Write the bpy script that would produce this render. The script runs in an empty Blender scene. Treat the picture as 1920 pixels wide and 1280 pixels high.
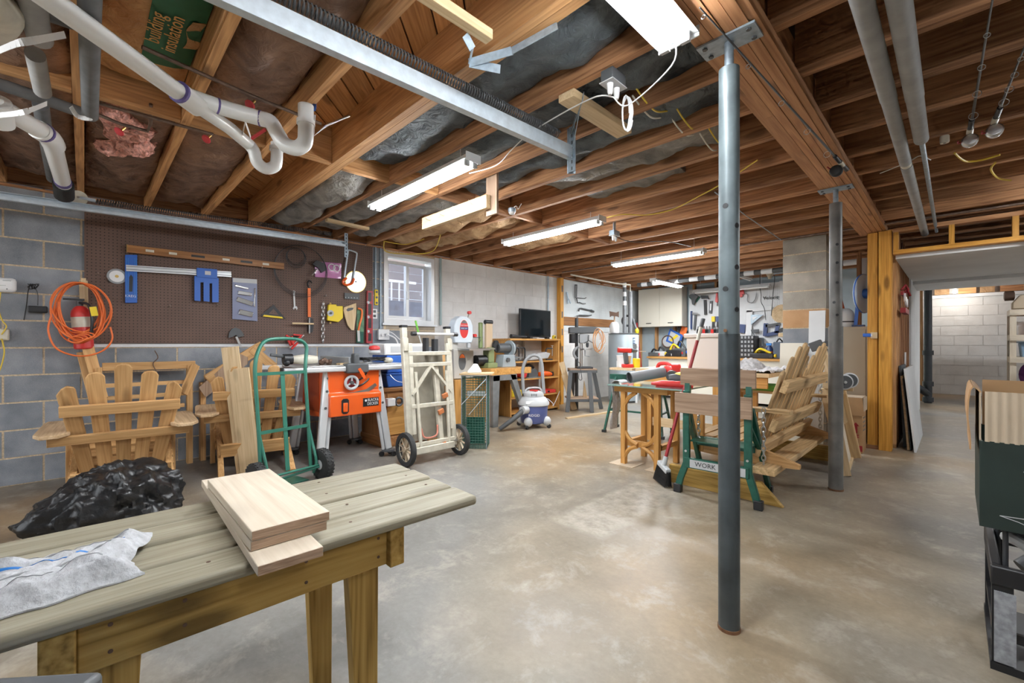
import bpy, math, random
from mathutils import Vector, Matrix, noise
random.seed(7)
R = math.radians
PI = math.pi
scene = bpy.context.scene
COL = scene.collection
# ---------------------------------------------------------------- camera
CAM_H, CAM_F, CAM_YH, CAM_YAW = 1.043, 816.0, 645.0, R(45.5)
cd = bpy.data.cameras.new('camera'); cam = bpy.data.objects.new('camera', cd); COL.objects.link(cam)
cam.location = (0, 0, CAM_H); cam.rotation_euler = (PI/2, 0, CAM_YAW)
cd.sensor_width = 36.0; cd.lens = 36.0*CAM_F/1920; cd.shift_y = (CAM_YH-640)/1920; cd.clip_start = 0.02
scene.camera = cam
# ---------------------------------------------------------------- world, exposure
world = bpy.data.worlds.new('world'); scene.world = world; world.use_nodes = True
wb = world.node_tree.nodes['Background']; wb.inputs[0].default_value = (0.90, 0.95, 1.0, 1); wb.inputs[1].default_value = 2.0
scene.view_settings.view_transform = 'Standard'; scene.view_settings.look = 'None'
scene.view_settings.gamma = 1.0; scene.view_settings.use_curve_mapping = False
scene.view_settings.exposure = 0.68
scene.cycles.use_denoising = True
scene.cycles.max_bounces = 5; scene.cycles.diffuse_bounces = 3; scene.cycles.glossy_bounces = 3; scene.cycles.transmission_bounces = 4; scene.cycles.adaptive_threshold = 0.04; scene.cycles.adaptive_min_samples = 12
scene.cycles.sample_clamp_indirect = 6.0
sd = bpy.data.lights.new('sun', 'SUN'); sd.energy = 9.0; sd.angle = R(1.5); sd.color = (1, .95, .86)
so = bpy.data.objects.new('sun', sd); COL.objects.link(so)
so.rotation_euler = Vector((0.76, -0.64, -0.93)).to_track_quat('-Z', 'Y').to_euler()
# ---------------------------------------------------------------- placing helpers (world points from bearings)
_c, _s = math.cos(CAM_YAW), math.sin(CAM_YAW)
def _ray(ix):
    k = (ix-960)/CAM_F
    return (-_s+_c*k, _c+_s*k)
def fl(ix, iy, z=0.0):
    d = CAM_F*(CAM_H-z)/(iy-CAM_YH); r = _ray(ix); return Vector((d*r[0], d*r[1], z))
def onx(ix, iy, x):
    r = _ray(ix); t = x/r[0]; return Vector((x, t*r[1], CAM_H-(iy-CAM_YH)*t/CAM_F))
def ony(ix, iy, y):
    r = _ray(ix); t = y/r[1]; return Vector((t*r[0], y, CAM_H-(iy-CAM_YH)*t/CAM_F))
def dep(ix, iy, t):
    r = _ray(ix); return Vector((t*r[0], t*r[1], CAM_H-(iy-CAM_YH)*t/CAM_F))
# ---------------------------------------------------------------- mesh collector
V3 = Vector
class MB:
    def __init__(s): s.v=[]; s.f=[]; s.g=[]
    def add(s, vs, fs, gs=None):
        b=len(s.v); o=Vector((random.uniform(-9,9),random.uniform(-9,9),random.uniform(-9,9)))
        s.v += [Vector(p) for p in vs]
        gs = gs or vs
        s.g += [Vector(p)+o for p in gs]
        s.f += [tuple(b+i for i in f) for f in fs]
        return s
    def box(s, c, d, m=None):
        """box at centre c with full dims d; grain along the longest dim"""
        ax = max(range(3), key=lambda i: d[i]); oth=[i for i in range(3) if i!=ax]
        vs=[];gs=[]
        for x in (-.5,.5):
            for y in (-.5,.5):
                for z in (-.5,.5):
                    p=Vector((x*d[0],y*d[1],z*d[2])); gs.append(Vector((p[ax],p[oth[0]],p[oth[1]])))
                    vs.append((m@p if m else p)+Vector(c))
        return s.add(vs,[(0,1,3,2),(4,6,7,5),(0,4,5,1),(2,3,7,6),(0,2,6,4),(1,5,7,3)],gs)
    def bb(s, x0,y0,z0,x1,y1,z1):
        return s.box(((x0+x1)/2,(y0+y1)/2,(z0+z1)/2),(abs(x1-x0),abs(y1-y0),abs(z1-z0)))
    def bar(s, p0, p1, w, h, up=(0,0,1), w1=None, h1=None):
        """rectangular bar from p0 to p1: w across (side), h along up"""
        p0=Vector(p0);p1=Vector(p1);a=(p1-p0);L=a.length;a.normalize()
        u=Vector(up); sd_=a.cross(u)
        if sd_.length<1e-5: sd_=a.cross(Vector((1,0,0)))
        sd_.normalize(); u=sd_.cross(a).normalized()
        w1=w1 or w; h1=h1 or h; vs=[];gs=[]
        for (p,t,ww,hh) in ((p0,0,w,h),(p1,L,w1,h1)):
            for y in (-.5,.5):
                for z in (-.5,.5):
                    vs.append(p+sd_*(y*ww)+u*(z*hh)); gs.append((t,y*ww,z*hh))
        return s.add(vs,[(0,1,3,2),(4,6,7,5),(0,4,5,1),(2,3,7,6),(0,2,6,4),(1,5,7,3)],gs)
    def tube(s, pts, r, n=8, closed=False, cap=True):
        pts=[Vector(p) for p in pts]; m=len(pts); rs=r if isinstance(r,(list,tuple)) else [r]*m
        vs=[];gs=[];fs=[]; L=0; prev=None
        for i,p in enumerate(pts):
            if closed: t=(pts[(i+1)%m]-pts[i-1])
            else: t=pts[min(i+1,m-1)]-pts[max(i-1,0)]
            t.normalize()
            if prev is None:
                q=t.cross(Vector((0,0,1)));
                if q.length<1e-3: q=t.cross(Vector((1,0,0)))
            else:
                q=prev-t*prev.dot(t)
                if q.length<1e-5: q=t.cross(Vector((0,0,1)))
            q.normalize(); prev=q; b=t.cross(q)
            if i: L+=(pts[i]-pts[i-1]).length
            for j in range(n):
                a=2*PI*j/n; vs.append(p+(q*math.cos(a)+b*math.sin(a))*rs[i]); gs.append((L,math.cos(a)*rs[i],math.sin(a)*rs[i]))
        for i in range(m if closed else m-1):
            for j in range(n):
                a=i*n+j;b2=i*n+(j+1)%n;c=((i+1)%m)*n+(j+1)%n;d=((i+1)%m)*n+j
                fs.append((a,d,c,b2))
        if cap and not closed:
            fs.append(tuple(range(n))); fs.append(tuple(reversed(range((m-1)*n,m*n))))
        return s.add(vs,fs,gs)
    def cyl(s, p0, p1, r, n=12, r1=None, cap=True):
        return s.tube([p0,p1],[r,r if r1 is None else r1],n,cap=cap)
    def ring(s, c, axis, R0, r, n=20, k=6):
        """torus: centre, axis"""
        a=Vector(axis).normalized(); q=a.orthogonal().normalized(); b=a.cross(q)
        return s.tube([Vector(c)+(q*math.cos(2*PI*i/n)+b*math.sin(2*PI*i/n))*R0 for i in range(n)],r,k,closed=True)
    def lathe(s, c, prof, n=20, axis=(0,0,1), loop=False):
        """prof: [(radius, height)] revolved about axis"""
        a=Vector(axis).normalized(); q=a.orthogonal().normalized(); b=a.cross(q); c=Vector(c)
        vs=[];fs=[];m=len(prof)
        for (r,h) in prof:
            for j in range(n):
                t=2*PI*j/n; vs.append(c+a*h+(q*math.cos(t)+b*math.sin(t))*max(r,1e-4))
        for i in range(m-1):
            for j in range(n):
                fs.append((i*n+j,i*n+(j+1)%n,(i+1)*n+(j+1)%n,(i+1)*n+j))
        if loop:
            for j in range(n): fs.append(((m-1)*n+j,(m-1)*n+(j+1)%n,(j+1)%n,j))
        else: fs.append(tuple(reversed(range(n)))); fs.append(tuple(range((m-1)*n,m*n)))
        return s.add(vs,fs)
    def prism(s, poly, o, u, v, th):
        """2D polygon (a,b) -> o+a*u+b*v, extruded by th along u x v"""
        o=Vector(o);u=Vector(u).normalized();v=Vector(v).normalized();w=u.cross(v).normalized()*th
        n=len(poly); A=[o+u*a+v*b for a,b in poly]; vs=A+[p+w for p in A]
        du=max(a for a,b in poly)-min(a for a,b in poly); dv=max(b for a,b in poly)-min(b for a,b in poly)
        gp=[(a,b,0) if du>=dv else (b,a,0) for a,b in poly]; gs=gp+[(g[0],g[1],th) for g in gp]
        fs=[tuple(reversed(range(n))),tuple(range(n,2*n))]+[(i,(i+1)%n,n+(i+1)%n,n+i) for i in range(n)]
        return s.add(vs,fs,gs)
    def ball(s, c, r, n=12, m=8):
        r=r if isinstance(r,(tuple,list)) else (r,r,r); c=Vector(c); vs=[];fs=[]
        for i in range(m+1):
            t=PI*i/m
            for j in range(n):
                a=2*PI*j/n; vs.append(c+Vector((r[0]*max(math.sin(t),.01)*math.cos(a),r[1]*max(math.sin(t),.01)*math.sin(a),r[2]*math.cos(t))))
        for i in range(m):
            for j in range(n): fs.append((i*n+j,(i+1)*n+j,(i+1)*n+(j+1)%n,i*n+(j+1)%n))
        fs.append(tuple(range(n))); fs.append(tuple(reversed(range(m*n,(m+1)*n))))
        return s.add(vs,fs)
    def grid(s, fn, nu, nv, th=0.0):
        """surface fn(u,v)->point, u,v in 0..1; th: closed slab of that thickness (fn(u,v,1) gives the back)"""
        P=[fn(i/nu,j/nv) for i in range(nu+1) for j in range(nv+1)]
        q=lambda i,j:i*(nv+1)+j
        fs=[(q(i,j),q(i+1,j),q(i+1,j+1),q(i,j+1)) for i in range(nu) for j in range(nv)]
        if th:
            N=len(P); tv=Vector(th) if not isinstance(th,(int,float)) else Vector((0,0,-th))
            P=P+[Vector(p)+tv for p in P]
            fs+= [tuple(N+k for k in reversed(f)) for f in fs]
            bd=[q(i,0) for i in range(nu)]+[q(nu,j) for j in range(nv)]+[q(i,nv) for i in range(nu,0,-1)]+[q(0,j) for j in range(nv,0,-1)]
            for a in range(len(bd)):
                b=bd[(a+1)%len(bd)]; fs.append((bd[a],N+bd[a],N+b,b))
        return s.add(P,fs)
    def mesh(s, name, inv=None, smooth=None):
        me=bpy.data.meshes.new(name); vs=[inv@p for p in s.v] if inv else s.v
        me.from_pydata([tuple(p) for p in vs],[],s.f); me.update()
        at=me.attributes.new('gc','FLOAT_VECTOR','POINT')
        at.data.foreach_set('vector',[c for g in s.g for c in g])
        if smooth is not None:
            me.shade_smooth(); me.set_sharp_from_angle(angle=R(smooth))
        return me
TM = {}
def tag(o, label=None, cat=None, group=None, kind=None):
    if label: o['label']=label
    if cat: o['category']=cat
    if group: o['group']=group
    if kind: o['kind']=kind
    return o
def thing(name, label, cat, loc=(0,0,0), rz=0, group=None, kind=None):
    o=bpy.data.objects.new(name,None); COL.objects.link(o); o.location=loc; o.rotation_euler=(0,0,rz)
    o.empty_display_size=.05
    TM[o.name]=Matrix.Translation(Vector(loc))@Matrix.Rotation(rz,4,'Z')
    return tag(o,label,cat,group,kind)
def part(name, mb, mat, parent=None, w=0, smooth=35, bevel=0, label=None, kind=None):
    """one mesh object; w=1: the collector holds world points; otherwise points local to the thing"""
    inv=None; root=parent
    while root is not None and root.parent is not None: root=root.parent
    if w and root is not None and root.name in TM: inv=TM[root.name].inverted()
    me=mb.mesh(name,inv,smooth); me.materials.append(mat)
    o=bpy.data.objects.new(name,me); COL.objects.link(o)
    if parent is not None: o.parent=parent
    if bevel:
        b=o.modifiers.new('bevel','BEVEL'); b.width=bevel; b.segments=2; b.limit_method='ANGLE'; b.angle_limit=R(50)
    if label: o['label']=label
    if kind: o['kind']=kind
    return o
def solo(name, mb, mat, label, cat, group=None, smooth=35, bevel=0, org=None, kind=None):
    """a thing that is one mesh, its origin at its base (world points in)"""
    if org is None:
        n=len(mb.v); org=Vector((sum(p.x for p in mb.v)/n,sum(p.y for p in mb.v)/n,min(p.z for p in mb.v)))
    me=mb.mesh(name,Matrix.Translation(-Vector(org)),smooth); me.materials.append(mat)
    o=bpy.data.objects.new(name,me); COL.objects.link(o); o.location=org
    if bevel:
        b=o.modifiers.new('bevel','BEVEL'); b.width=bevel; b.segments=2; b.limit_method='ANGLE'; b.angle_limit=R(50)
    return tag(o,label,cat,group,kind)
def copy_tree(o, parent=None, loc=None, rz=None, label=None):
    c=o.copy(); COL.objects.link(c); c.parent=parent
    if loc is not None: c.location=loc
    if rz is not None: c.rotation_euler=(0,0,rz)
    if label: c['label']=label
    for ch in list(o.children): copy_tree(ch,c)
    return c
def inst(name, me, parent, loc, rot=None, mat=None):
    o=bpy.data.objects.new(name,me); COL.objects.link(o); o.parent=parent; o.location=loc
    if rot: o.rotation_euler=rot
    return o
def text(body, size, mat, parent, loc, xdir, ydir, name='lettering', depth=.0006, align='CENTER', sx=1.0, w=1, fill=True):
    """raised print: letters lie in the plane xdir,ydir at loc (world)"""
    cu=bpy.data.curves.new('t','FONT'); cu.body=body; cu.size=size; cu.extrude=depth; cu.align_x=align; cu.align_y='CENTER'; cu.resolution_u=2
    t=bpy.data.objects.new('t',cu); COL.objects.link(t)
    me=bpy.data.meshes.new_from_object(t.evaluated_get(bpy.context.evaluated_depsgraph_get())); bpy.data.objects.remove(t); bpy.data.curves.remove(cu)
    x=Vector(xdir).normalized();y=Vector(ydir).normalized();z=x.cross(y)
    M=Matrix(((x.x*sx,y.x,z.x,loc[0]),(x.y*sx,y.y,z.y,loc[1]),(x.z*sx,y.z,z.z,loc[2]),(0,0,0,1)))
    root=parent
    while root is not None and root.parent is not None: root=root.parent
    if w and root is not None and root.name in TM: M=TM[root.name].inverted()@M
    me.transform(M); me.name=name; me.materials.clear(); me.materials.append(mat)
    o=bpy.data.objects.new(name,me); COL.objects.link(o); o.parent=parent
    return o
def arc(c, u, v, r, a0, a1, n=8):
    c=Vector(c);u=Vector(u);v=Vector(v)
    return [c+(u*math.cos(R(a0+(a1-a0)*i/n))+v*math.sin(R(a0+(a1-a0)*i/n)))*r for i in range(n+1)]
def smooth_path(pts, n=6, closed=False):
    """Catmull-Rom through pts"""
    P=[Vector(p) for p in pts]; out=[]; m=len(P)
    rng=range(m if closed else m-1)
    for i in rng:
        if closed: a,b,c,d=P[i-1],P[i],P[(i+1)%m],P[(i+2)%m]
        else: a,b,c,d=P[max(i-1,0)],P[i],P[i+1],P[min(i+2,m-1)]
        for k in range(n):
            t=k/n
            out.append(.5*((2*b)+(c-a)*t+(2*a-5*b+4*c-d)*t*t+(3*b-a-3*c+d)*t**3))
    if not closed: out.append(P[-1])
    return out
# ---------------------------------------------------------------- materials
def _mat(name):
    m=bpy.data.materials.new(name); m.use_nodes=True; nt=m.node_tree
    return m,nt,nt.nodes['Principled BSDF']
def _n(nt,t,**k):
    n=nt.nodes.new(t)
    for a,b in k.items(): setattr(n,a,b)
    return n
def plain(name, col, rough=.5, metal=0, bump=0, bs=60, var=.0, coat=0, emit=0, alpha=1, spec=.5, trans=0):
    m,nt,b=_mat(name); c=tuple(col)+(1,)
    b.inputs['Base Color'].default_value=c; b.inputs['Roughness'].default_value=rough; b.inputs['Metallic'].default_value=metal
    b.inputs['Specular IOR Level'].default_value=spec
    if coat: b.inputs['Coat Weight'].default_value=coat
    if trans: b.inputs['Transmission Weight'].default_value=trans
    if alpha<1: b.inputs['Alpha'].default_value=alpha
    if emit: b.inputs['Emission Color'].default_value=c; b.inputs['Emission Strength'].default_value=emit
    if var or bump:
        tc=_n(nt,'ShaderNodeTexCoord'); no=_n(nt,'ShaderNodeTexNoise'); no.inputs['Scale'].default_value=bs; no.inputs['Detail'].default_value=5
        nt.links.new(tc.outputs['Object'],no.inputs['Vector'])
        if var:
            mx=_n(nt,'ShaderNodeMix',data_type='RGBA'); rp=_n(nt,'ShaderNodeMapRange'); rp.inputs[1].default_value=.3; rp.inputs[2].default_value=.7
            mx.inputs[6].default_value=tuple(max(0,x*(1-var)) for x in col)+(1,); mx.inputs[7].default_value=tuple(min(1,x*(1+var)) for x in col)+(1,)
            nt.links.new(no.outputs['Fac'],rp.inputs[0]); nt.links.new(rp.outputs[0],mx.inputs[0]); nt.links.new(mx.outputs[2],b.inputs['Base Color'])
        if bump:
            bp=_n(nt,'ShaderNodeBump'); bp.inputs['Strength'].default_value=bump; bp.inputs['Distance'].default_value=.01
            nt.links.new(no.outputs['Fac'],bp.inputs['Height']); nt.links.new(bp.outputs[0],b.inputs['Normal'])
    return m
def ramp(nt, stops):
    r=_n(nt,'ShaderNodeValToRGB'); e=r.color_ramp.elements
    while len(e)<len(stops): e.new(.5)
    for i,(p,c) in enumerate(stops): e[i].position=p; e[i].color=tuple(c)+(1,)
    return r
def wood(name, c0, c1, c2=None, rough=.6, sc=1.0, knots=.5, rings=14, var=.25, bump=.15, ct=1.0):
    """grain runs along the first axis of the stored board coordinates"""
    m,nt,b=_mat(name); at=_n(nt,'ShaderNodeAttribute',attribute_name='gc'); L=nt.links.new
    mp=_n(nt,'ShaderNodeMapping'); mp.inputs['Scale'].default_value=(.38*sc,6*sc,6*sc); L(at.outputs['Vector'],mp.inputs['Vector'])
    n1=_n(nt,'ShaderNodeTexNoise'); n1.inputs['Scale'].default_value=1.3; n1.inputs['Detail'].default_value=3; L(mp.outputs[0],n1.inputs['Vector'])
    mul=_n(nt,'ShaderNodeMath',operation='MULTIPLY'); mul.inputs[1].default_value=rings; L(n1.outputs['Fac'],mul.inputs[0])
    fr=_n(nt,'ShaderNodeMath',operation='PINGPONG'); fr.inputs[1].default_value=.5; L(mul.outputs[0],fr.inputs[0])
    m2=_n(nt,'ShaderNodeMapping'); m2.inputs['Scale'].default_value=(4*sc,110*sc,110*sc); L(at.outputs['Vector'],m2.inputs['Vector'])
    n2=_n(nt,'ShaderNodeTexNoise'); n2.inputs['Scale'].default_value=1; n2.inputs['Detail'].default_value=2; L(m2.outputs[0],n2.inputs['Vector'])
    ad=_n(nt,'ShaderNodeMath',operation='MULTIPLY_ADD'); ad.inputs[1].default_value=.75*ct; L(fr.outputs[0],ad.inputs[0])
    s2=_n(nt,'ShaderNodeMath',operation='MULTIPLY_ADD'); s2.inputs[1].default_value=1.0; s2.inputs[2].default_value=-.17+.2*(1-ct); L(n2.outputs['Fac'],s2.inputs[0]); L(s2.outputs[0],ad.inputs[2])
    mid=tuple((a+d)/2 for a,d in zip(c0,c1)) if c2 is None else c2
    rp=ramp(nt,[(0.1,c0),(.5,mid),(.95,c1)]); L(ad.outputs[0],rp.inputs[0]); col=rp.outputs[0]
    if knots:
        m3=_n(nt,'ShaderNodeMapping'); m3.inputs['Scale'].default_value=(2.2*sc,7*sc,7*sc); L(at.outputs['Vector'],m3.inputs['Vector'])
        vo=_n(nt,'ShaderNodeTexVoronoi'); vo.inputs['Scale'].default_value=1; L(m3.outputs[0],vo.inputs['Vector'])
        kr=_n(nt,'ShaderNodeMapRange'); kr.inputs[1].default_value=.10; kr.inputs[2].default_value=.20; kr.inputs[3].default_value=knots; kr.inputs[4].default_value=0; L(vo.outputs['Distance'],kr.inputs[0])
        mx=_n(nt,'ShaderNodeMix',data_type='RGBA'); L(kr.outputs[0],mx.inputs[0]); L(col,mx.inputs[6]); mx.inputs[7].default_value=tuple(x*.35 for x in c0)+(1,); col=mx.outputs[2]
    if var:
        oi=_n(nt,'ShaderNodeObjectInfo'); hs=_n(nt,'ShaderNodeHueSaturation'); mr=_n(nt,'ShaderNodeMapRange'); mr.inputs[3].default_value=1-var; mr.inputs[4].default_value=1+var
        L(oi.outputs['Random'],mr.inputs[0]); L(mr.outputs[0],hs.inputs['Value']); L(col,hs.inputs['Color']); col=hs.outputs[0]
    L(col,b.inputs['Base Color']); b.inputs['Roughness'].default_value=rough; b.inputs['Specular IOR Level'].default_value=.3
    if bump:
        bp=_n(nt,'ShaderNodeBump'); bp.inputs['Strength'].default_value=bump; bp.inputs['Distance'].default_value=.004
        L(ad.outputs[0],bp.inputs['Height']); L(bp.outputs[0],b.inputs['Normal'])
    return m
def block_mat(name, c0, c1, speck=.35, rough=.9, warm=None, var=.12, fine=260, bump=.5):
    m,nt,b=_mat(name); L=nt.links.new; tc=_n(nt,'ShaderNodeTexCoord'); oi=_n(nt,'ShaderNodeObjectInfo')
    of=_n(nt,'ShaderNodeVectorMath',operation='MULTIPLY_ADD'); of.inputs[1].default_value=(1,1,1); cm=_n(nt,'ShaderNodeCombineXYZ')
    rs=_n(nt,'ShaderNodeMath',operation='MULTIPLY'); rs.inputs[1].default_value=50; L(oi.outputs['Random'],rs.inputs[0]); L(rs.outputs[0],cm.inputs[0]); L(rs.outputs[0],cm.inputs[1])
    L(tc.outputs['Object'],of.inputs[0]); L(cm.outputs[0],of.inputs[2])
    n1=_n(nt,'ShaderNodeTexNoise'); n1.inputs['Scale'].default_value=fine; n1.inputs['Detail'].default_value=3; L(of.outputs[0],n1.inputs['Vector'])
    n2=_n(nt,'ShaderNodeTexNoise'); n2.inputs['Scale'].default_value=6; n2.inputs['Detail'].default_value=5; L(of.outputs[0],n2.inputs['Vector'])
    rp=ramp(nt,[(.3,c0),(.7,c1)]); ad=_n(nt,'ShaderNodeMath',operation='MULTIPLY_ADD'); ad.inputs[1].default_value=speck; L(n1.outputs['Fac'],ad.inputs[0])
    sb=_n(nt,'ShaderNodeMath',operation='MULTIPLY'); sb.inputs[1].default_value=1-speck; L(n2.outputs['Fac'],sb.inputs[0]); L(sb.outputs[0],ad.inputs[2]); L(ad.outputs[0],rp.inputs[0]); col=rp.outputs[0]
    hs=_n(nt,'ShaderNodeHueSaturation'); mr=_n(nt,'ShaderNodeMapRange'); mr.inputs[3].default_value=1-var; mr.inputs[4].default_value=1+var
    L(oi.outputs['Random'],mr.inputs[0]); L(mr.outputs[0],hs.inputs['Value']); L(col,hs.inputs['Color']); L(hs.outputs[0],b.inputs['Base Color'])
    b.inputs['Roughness'].default_value=rough; b.inputs['Specular IOR Level'].default_value=.2
    bp=_n(nt,'ShaderNodeBump'); bp.inputs['Strength'].default_value=bump; bp.inputs['Distance'].default_value=.003; L(n1.outputs['Fac'],bp.inputs['Height']); L(bp.outputs[0],b.inputs['Normal'])
    return m
def peg_mat(name, base, hole, ax, pitch=.0254, r=.13, rough=.6):
    """board with a square grid of drilled holes (flat print), ax: the two object axes of the board's face"""
    m,nt,b=_mat(name); L=nt.links.new; tc=_n(nt,'ShaderNodeTexCoord'); sp=_n(nt,'ShaderNodeSeparateXYZ'); L(tc.outputs['Object'],sp.inputs[0])
    ds=[]
    for a in ax:
        dv=_n(nt,'ShaderNodeMath',operation='DIVIDE'); dv.inputs[1].default_value=pitch; L(sp.outputs[a],dv.inputs[0])
        fr=_n(nt,'ShaderNodeMath',operation='FRACT'); L(dv.outputs[0],fr.inputs[0])
        su=_n(nt,'ShaderNodeMath',operation='SUBTRACT'); su.inputs[1].default_value=.5; L(fr.outputs[0],su.inputs[0])
        mu=_n(nt,'ShaderNodeMath',operation='MULTIPLY'); L(su.outputs[0],mu.inputs[0]); L(su.outputs[0],mu.inputs[1]); ds.append(mu)
    ad=_n(nt,'ShaderNodeMath',operation='ADD'); L(ds[0].outputs[0],ad.inputs[0]); L(ds[1].outputs[0],ad.inputs[1])
    lt=_n(nt,'ShaderNodeMath',operation='LESS_THAN'); lt.inputs[1].default_value=r*r; L(ad.outputs[0],lt.inputs[0])
    no=_n(nt,'ShaderNodeTexNoise'); no.inputs['Scale'].default_value=3; L(tc.outputs['Object'],no.inputs['Vector'])
    rp=ramp(nt,[(.3,tuple(x*.85 for x in base)),(.7,tuple(min(1,x*1.12) for x in base))]); L(no.outputs['Fac'],rp.inputs[0])
    mx=_n(nt,'ShaderNodeMix',data_type='RGBA'); L(lt.outputs[0],mx.inputs[0]); L(rp.outputs[0],mx.inputs[6]); mx.inputs[7].default_value=tuple(hole)+(1,); L(mx.outputs[2],b.inputs['Base Color'])
    b.inputs['Roughness'].default_value=rough
    return m
def floor_mat():
    m,nt,b=_mat('concrete_floor'); L=nt.links.new; tc=_n(nt,'ShaderNodeTexCoord')
    def N(scale,detail=6,rough=.6,dist=0):
        n=_n(nt,'ShaderNodeTexNoise'); n.inputs['Scale'].default_value=scale; n.inputs['Detail'].default_value=detail; n.inputs['Roughness'].default_value=rough; n.inputs['Distortion'].default_value=dist
        L(tc.outputs['Object'],n.inputs['Vector']); return n
    n1=N(.42,3,.5,.3); n2=N(1.7,6,.66,.25); n3=N(38,3,.7); n4=N(5,5,.75,.3)
    r1=ramp(nt,[(.36,(.30,.205,.11)),(.5,(.275,.23,.17)),(.60,(.225,.215,.20))]); L(n1.outputs['Fac'],r1.inputs[0])
    r2=ramp(nt,[(.25,(.45,.44,.43)),(.5,(1,1,1)),(.75,(1.5,1.5,1.5))]); L(n2.outputs['Fac'],r2.inputs[0])
    m1=_n(nt,'ShaderNodeMix',data_type='RGBA',blend_type='MULTIPLY'); m1.inputs[0].default_value=.8; L(r1.outputs[0],m1.inputs[6]); L(r2.outputs[0],m1.inputs[7])
    r3=ramp(nt,[(.3,(.86,.86,.86)),(.7,(1.08,1.08,1.08))]); L(n3.outputs['Fac'],r3.inputs[0])
    m2=_n(nt,'ShaderNodeMix',data_type='RGBA',blend_type='MULTIPLY'); m2.inputs[0].default_value=.8; L(m1.outputs[2],m2.inputs[6]); L(r3.outputs[0],m2.inputs[7])
    # worn pale flecks
    r4=ramp(nt,[(.52,(0,0,0)),(.80,(1,1,1))]); L(n4.outputs['Fac'],r4.inputs[0])
    ml=_n(nt,'ShaderNodeMath',operation='MULTIPLY'); ml.inputs[1].default_value=.7; L(r4.outputs[0],ml.inputs[0])
    m3=_n(nt,'ShaderNodeMix',data_type='RGBA'); L(ml.outputs[0],m3.inputs[0]); L(m2.outputs[2],m3.inputs[6]); m3.inputs[7].default_value=(.52,.47,.40,1)
    # worn rectangle of old adhesive
    sp=_n(nt,'ShaderNodeSeparateXYZ'); nz=N(14,3,.7); L(tc.outputs['Object'],sp.inputs[0])
    def band(o,lo,hi,soft=.05):
        a=_n(nt,'ShaderNodeMapRange'); a.inputs[1].default_value=lo; a.inputs[2].default_value=lo+soft; L(o,a.inputs[0])
        c=_n(nt,'ShaderNodeMapRange'); c.inputs[1].default_value=hi; c.inputs[2].default_value=hi-soft; L(o,c.inputs[0])
        q=_n(nt,'ShaderNodeMath',operation='MULTIPLY'); L(a.outputs[0],q.inputs[0]); L(c.outputs[0],q.inputs[1]); return q
    bx_=band(sp.outputs[0],-1.72,-1.30); by_=band(sp.outputs[1],1.95,3.05)
    q=_n(nt,'ShaderNodeMath',operation='MULTIPLY'); L(bx_.outputs[0],q.inputs[0]); L(by_.outputs[0],q.inputs[1])
    rz=_n(nt,'ShaderNodeMapRange'); rz.inputs[1].default_value=.35; rz.inputs[2].default_value=.65; rz.inputs[3].default_value=.1; rz.inputs[4].default_value=.75; L(nz.outputs['Fac'],rz.inputs[0])
    q2=_n(nt,'ShaderNodeMath',operation='MULTIPLY'); L(q.outputs[0],q2.inputs[0]); L(rz.outputs[0],q2.inputs[1])
    m4=_n(nt,'ShaderNodeMix',data_type='RGBA'); L(q2.outputs[0],m4.inputs[0]); L(m3.outputs[2],m4.inputs[6]); m4.inputs[7].default_value=(.50,.45,.37,1)
    L(m4.outputs[2],b.inputs['Base Color'])
    rr=_n(nt,'ShaderNodeMapRange'); rr.inputs[1].default_value=.15; rr.inputs[2].default_value=.85; rr.inputs[3].default_value=.30; rr.inputs[4].default_value=.50; L(n2.outputs['Fac'],rr.inputs[0]); L(rr.outputs[0],b.inputs['Roughness'])
    bp=_n(nt,'ShaderNodeBump'); bp.inputs['Strength'].default_value=.12; bp.inputs['Distance'].default_value=.004; L(n3.outputs['Fac'],bp.inputs['Height']); L(bp.outputs[0],b.inputs['Normal'])
    return m
def paper_mat(name, c0, c1, rough=.6):
    m,nt,b=_mat(name); L=nt.links.new; tc=_n(nt,'ShaderNodeTexCoord')
    n=_n(nt,'ShaderNodeTexNoise'); n.inputs['Scale'].default_value=5; n.inputs['Detail'].default_value=8; n.inputs['Distortion'].default_value=1.2; L(tc.outputs['Object'],n.inputs['Vector'])
    rp=ramp(nt,[(.3,c0),(.7,c1)]); L(n.outputs['Fac'],rp.inputs[0]); L(rp.outputs[0],b.inputs['Base Color']); b.inputs['Roughness'].default_value=rough
    n2=_n(nt,'ShaderNodeTexNoise'); n2.inputs['Scale'].default_value=14; n2.inputs['Detail'].default_value=6; n2.inputs['Distortion'].default_value=2; L(tc.outputs['Object'],n2.inputs['Vector'])
    bp=_n(nt,'ShaderNodeBump'); bp.inputs['Strength'].default_value=.8; bp.inputs['Distance'].default_value=.02; L(n2.outputs['Fac'],bp.inputs['Height']); L(bp.outputs[0],b.inputs['Normal'])
    return m
def lamp_mat(name, col, st):
    m=bpy.data.materials.new(name); m.use_nodes=True; nt=m.node_tree; nt.nodes.clear()
    e=_n(nt,'ShaderNodeEmission'); o=_n(nt,'ShaderNodeOutputMaterial'); e.inputs[0].default_value=tuple(col)+(1,); e.inputs[1].default_value=st
    nt.links.new(e.outputs[0],o.inputs[0]); return m
M={}
M['floor']=floor_mat()
M['mortar']=plain('tan_mortar',(.60,.47,.32),.95,bump=.4,bs=90,var=.25)
M['mortar_w']=plain('painted_mortar',(.62,.60,.58),.85,var=.05,bs=30)
M['block_b']=block_mat('beige_grey_block',(.26,.235,.20),(.47,.43,.37))
M['block']=block_mat('grey_block',(.16,.175,.20),(.36,.375,.40),warm=None)
M['block_t']=block_mat('tan_stained_block',(.27,.22,.16),(.45,.38,.30))
M['block_o']=block_mat('orange_block',(.40,.22,.10),(.58,.36,.20))
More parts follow.
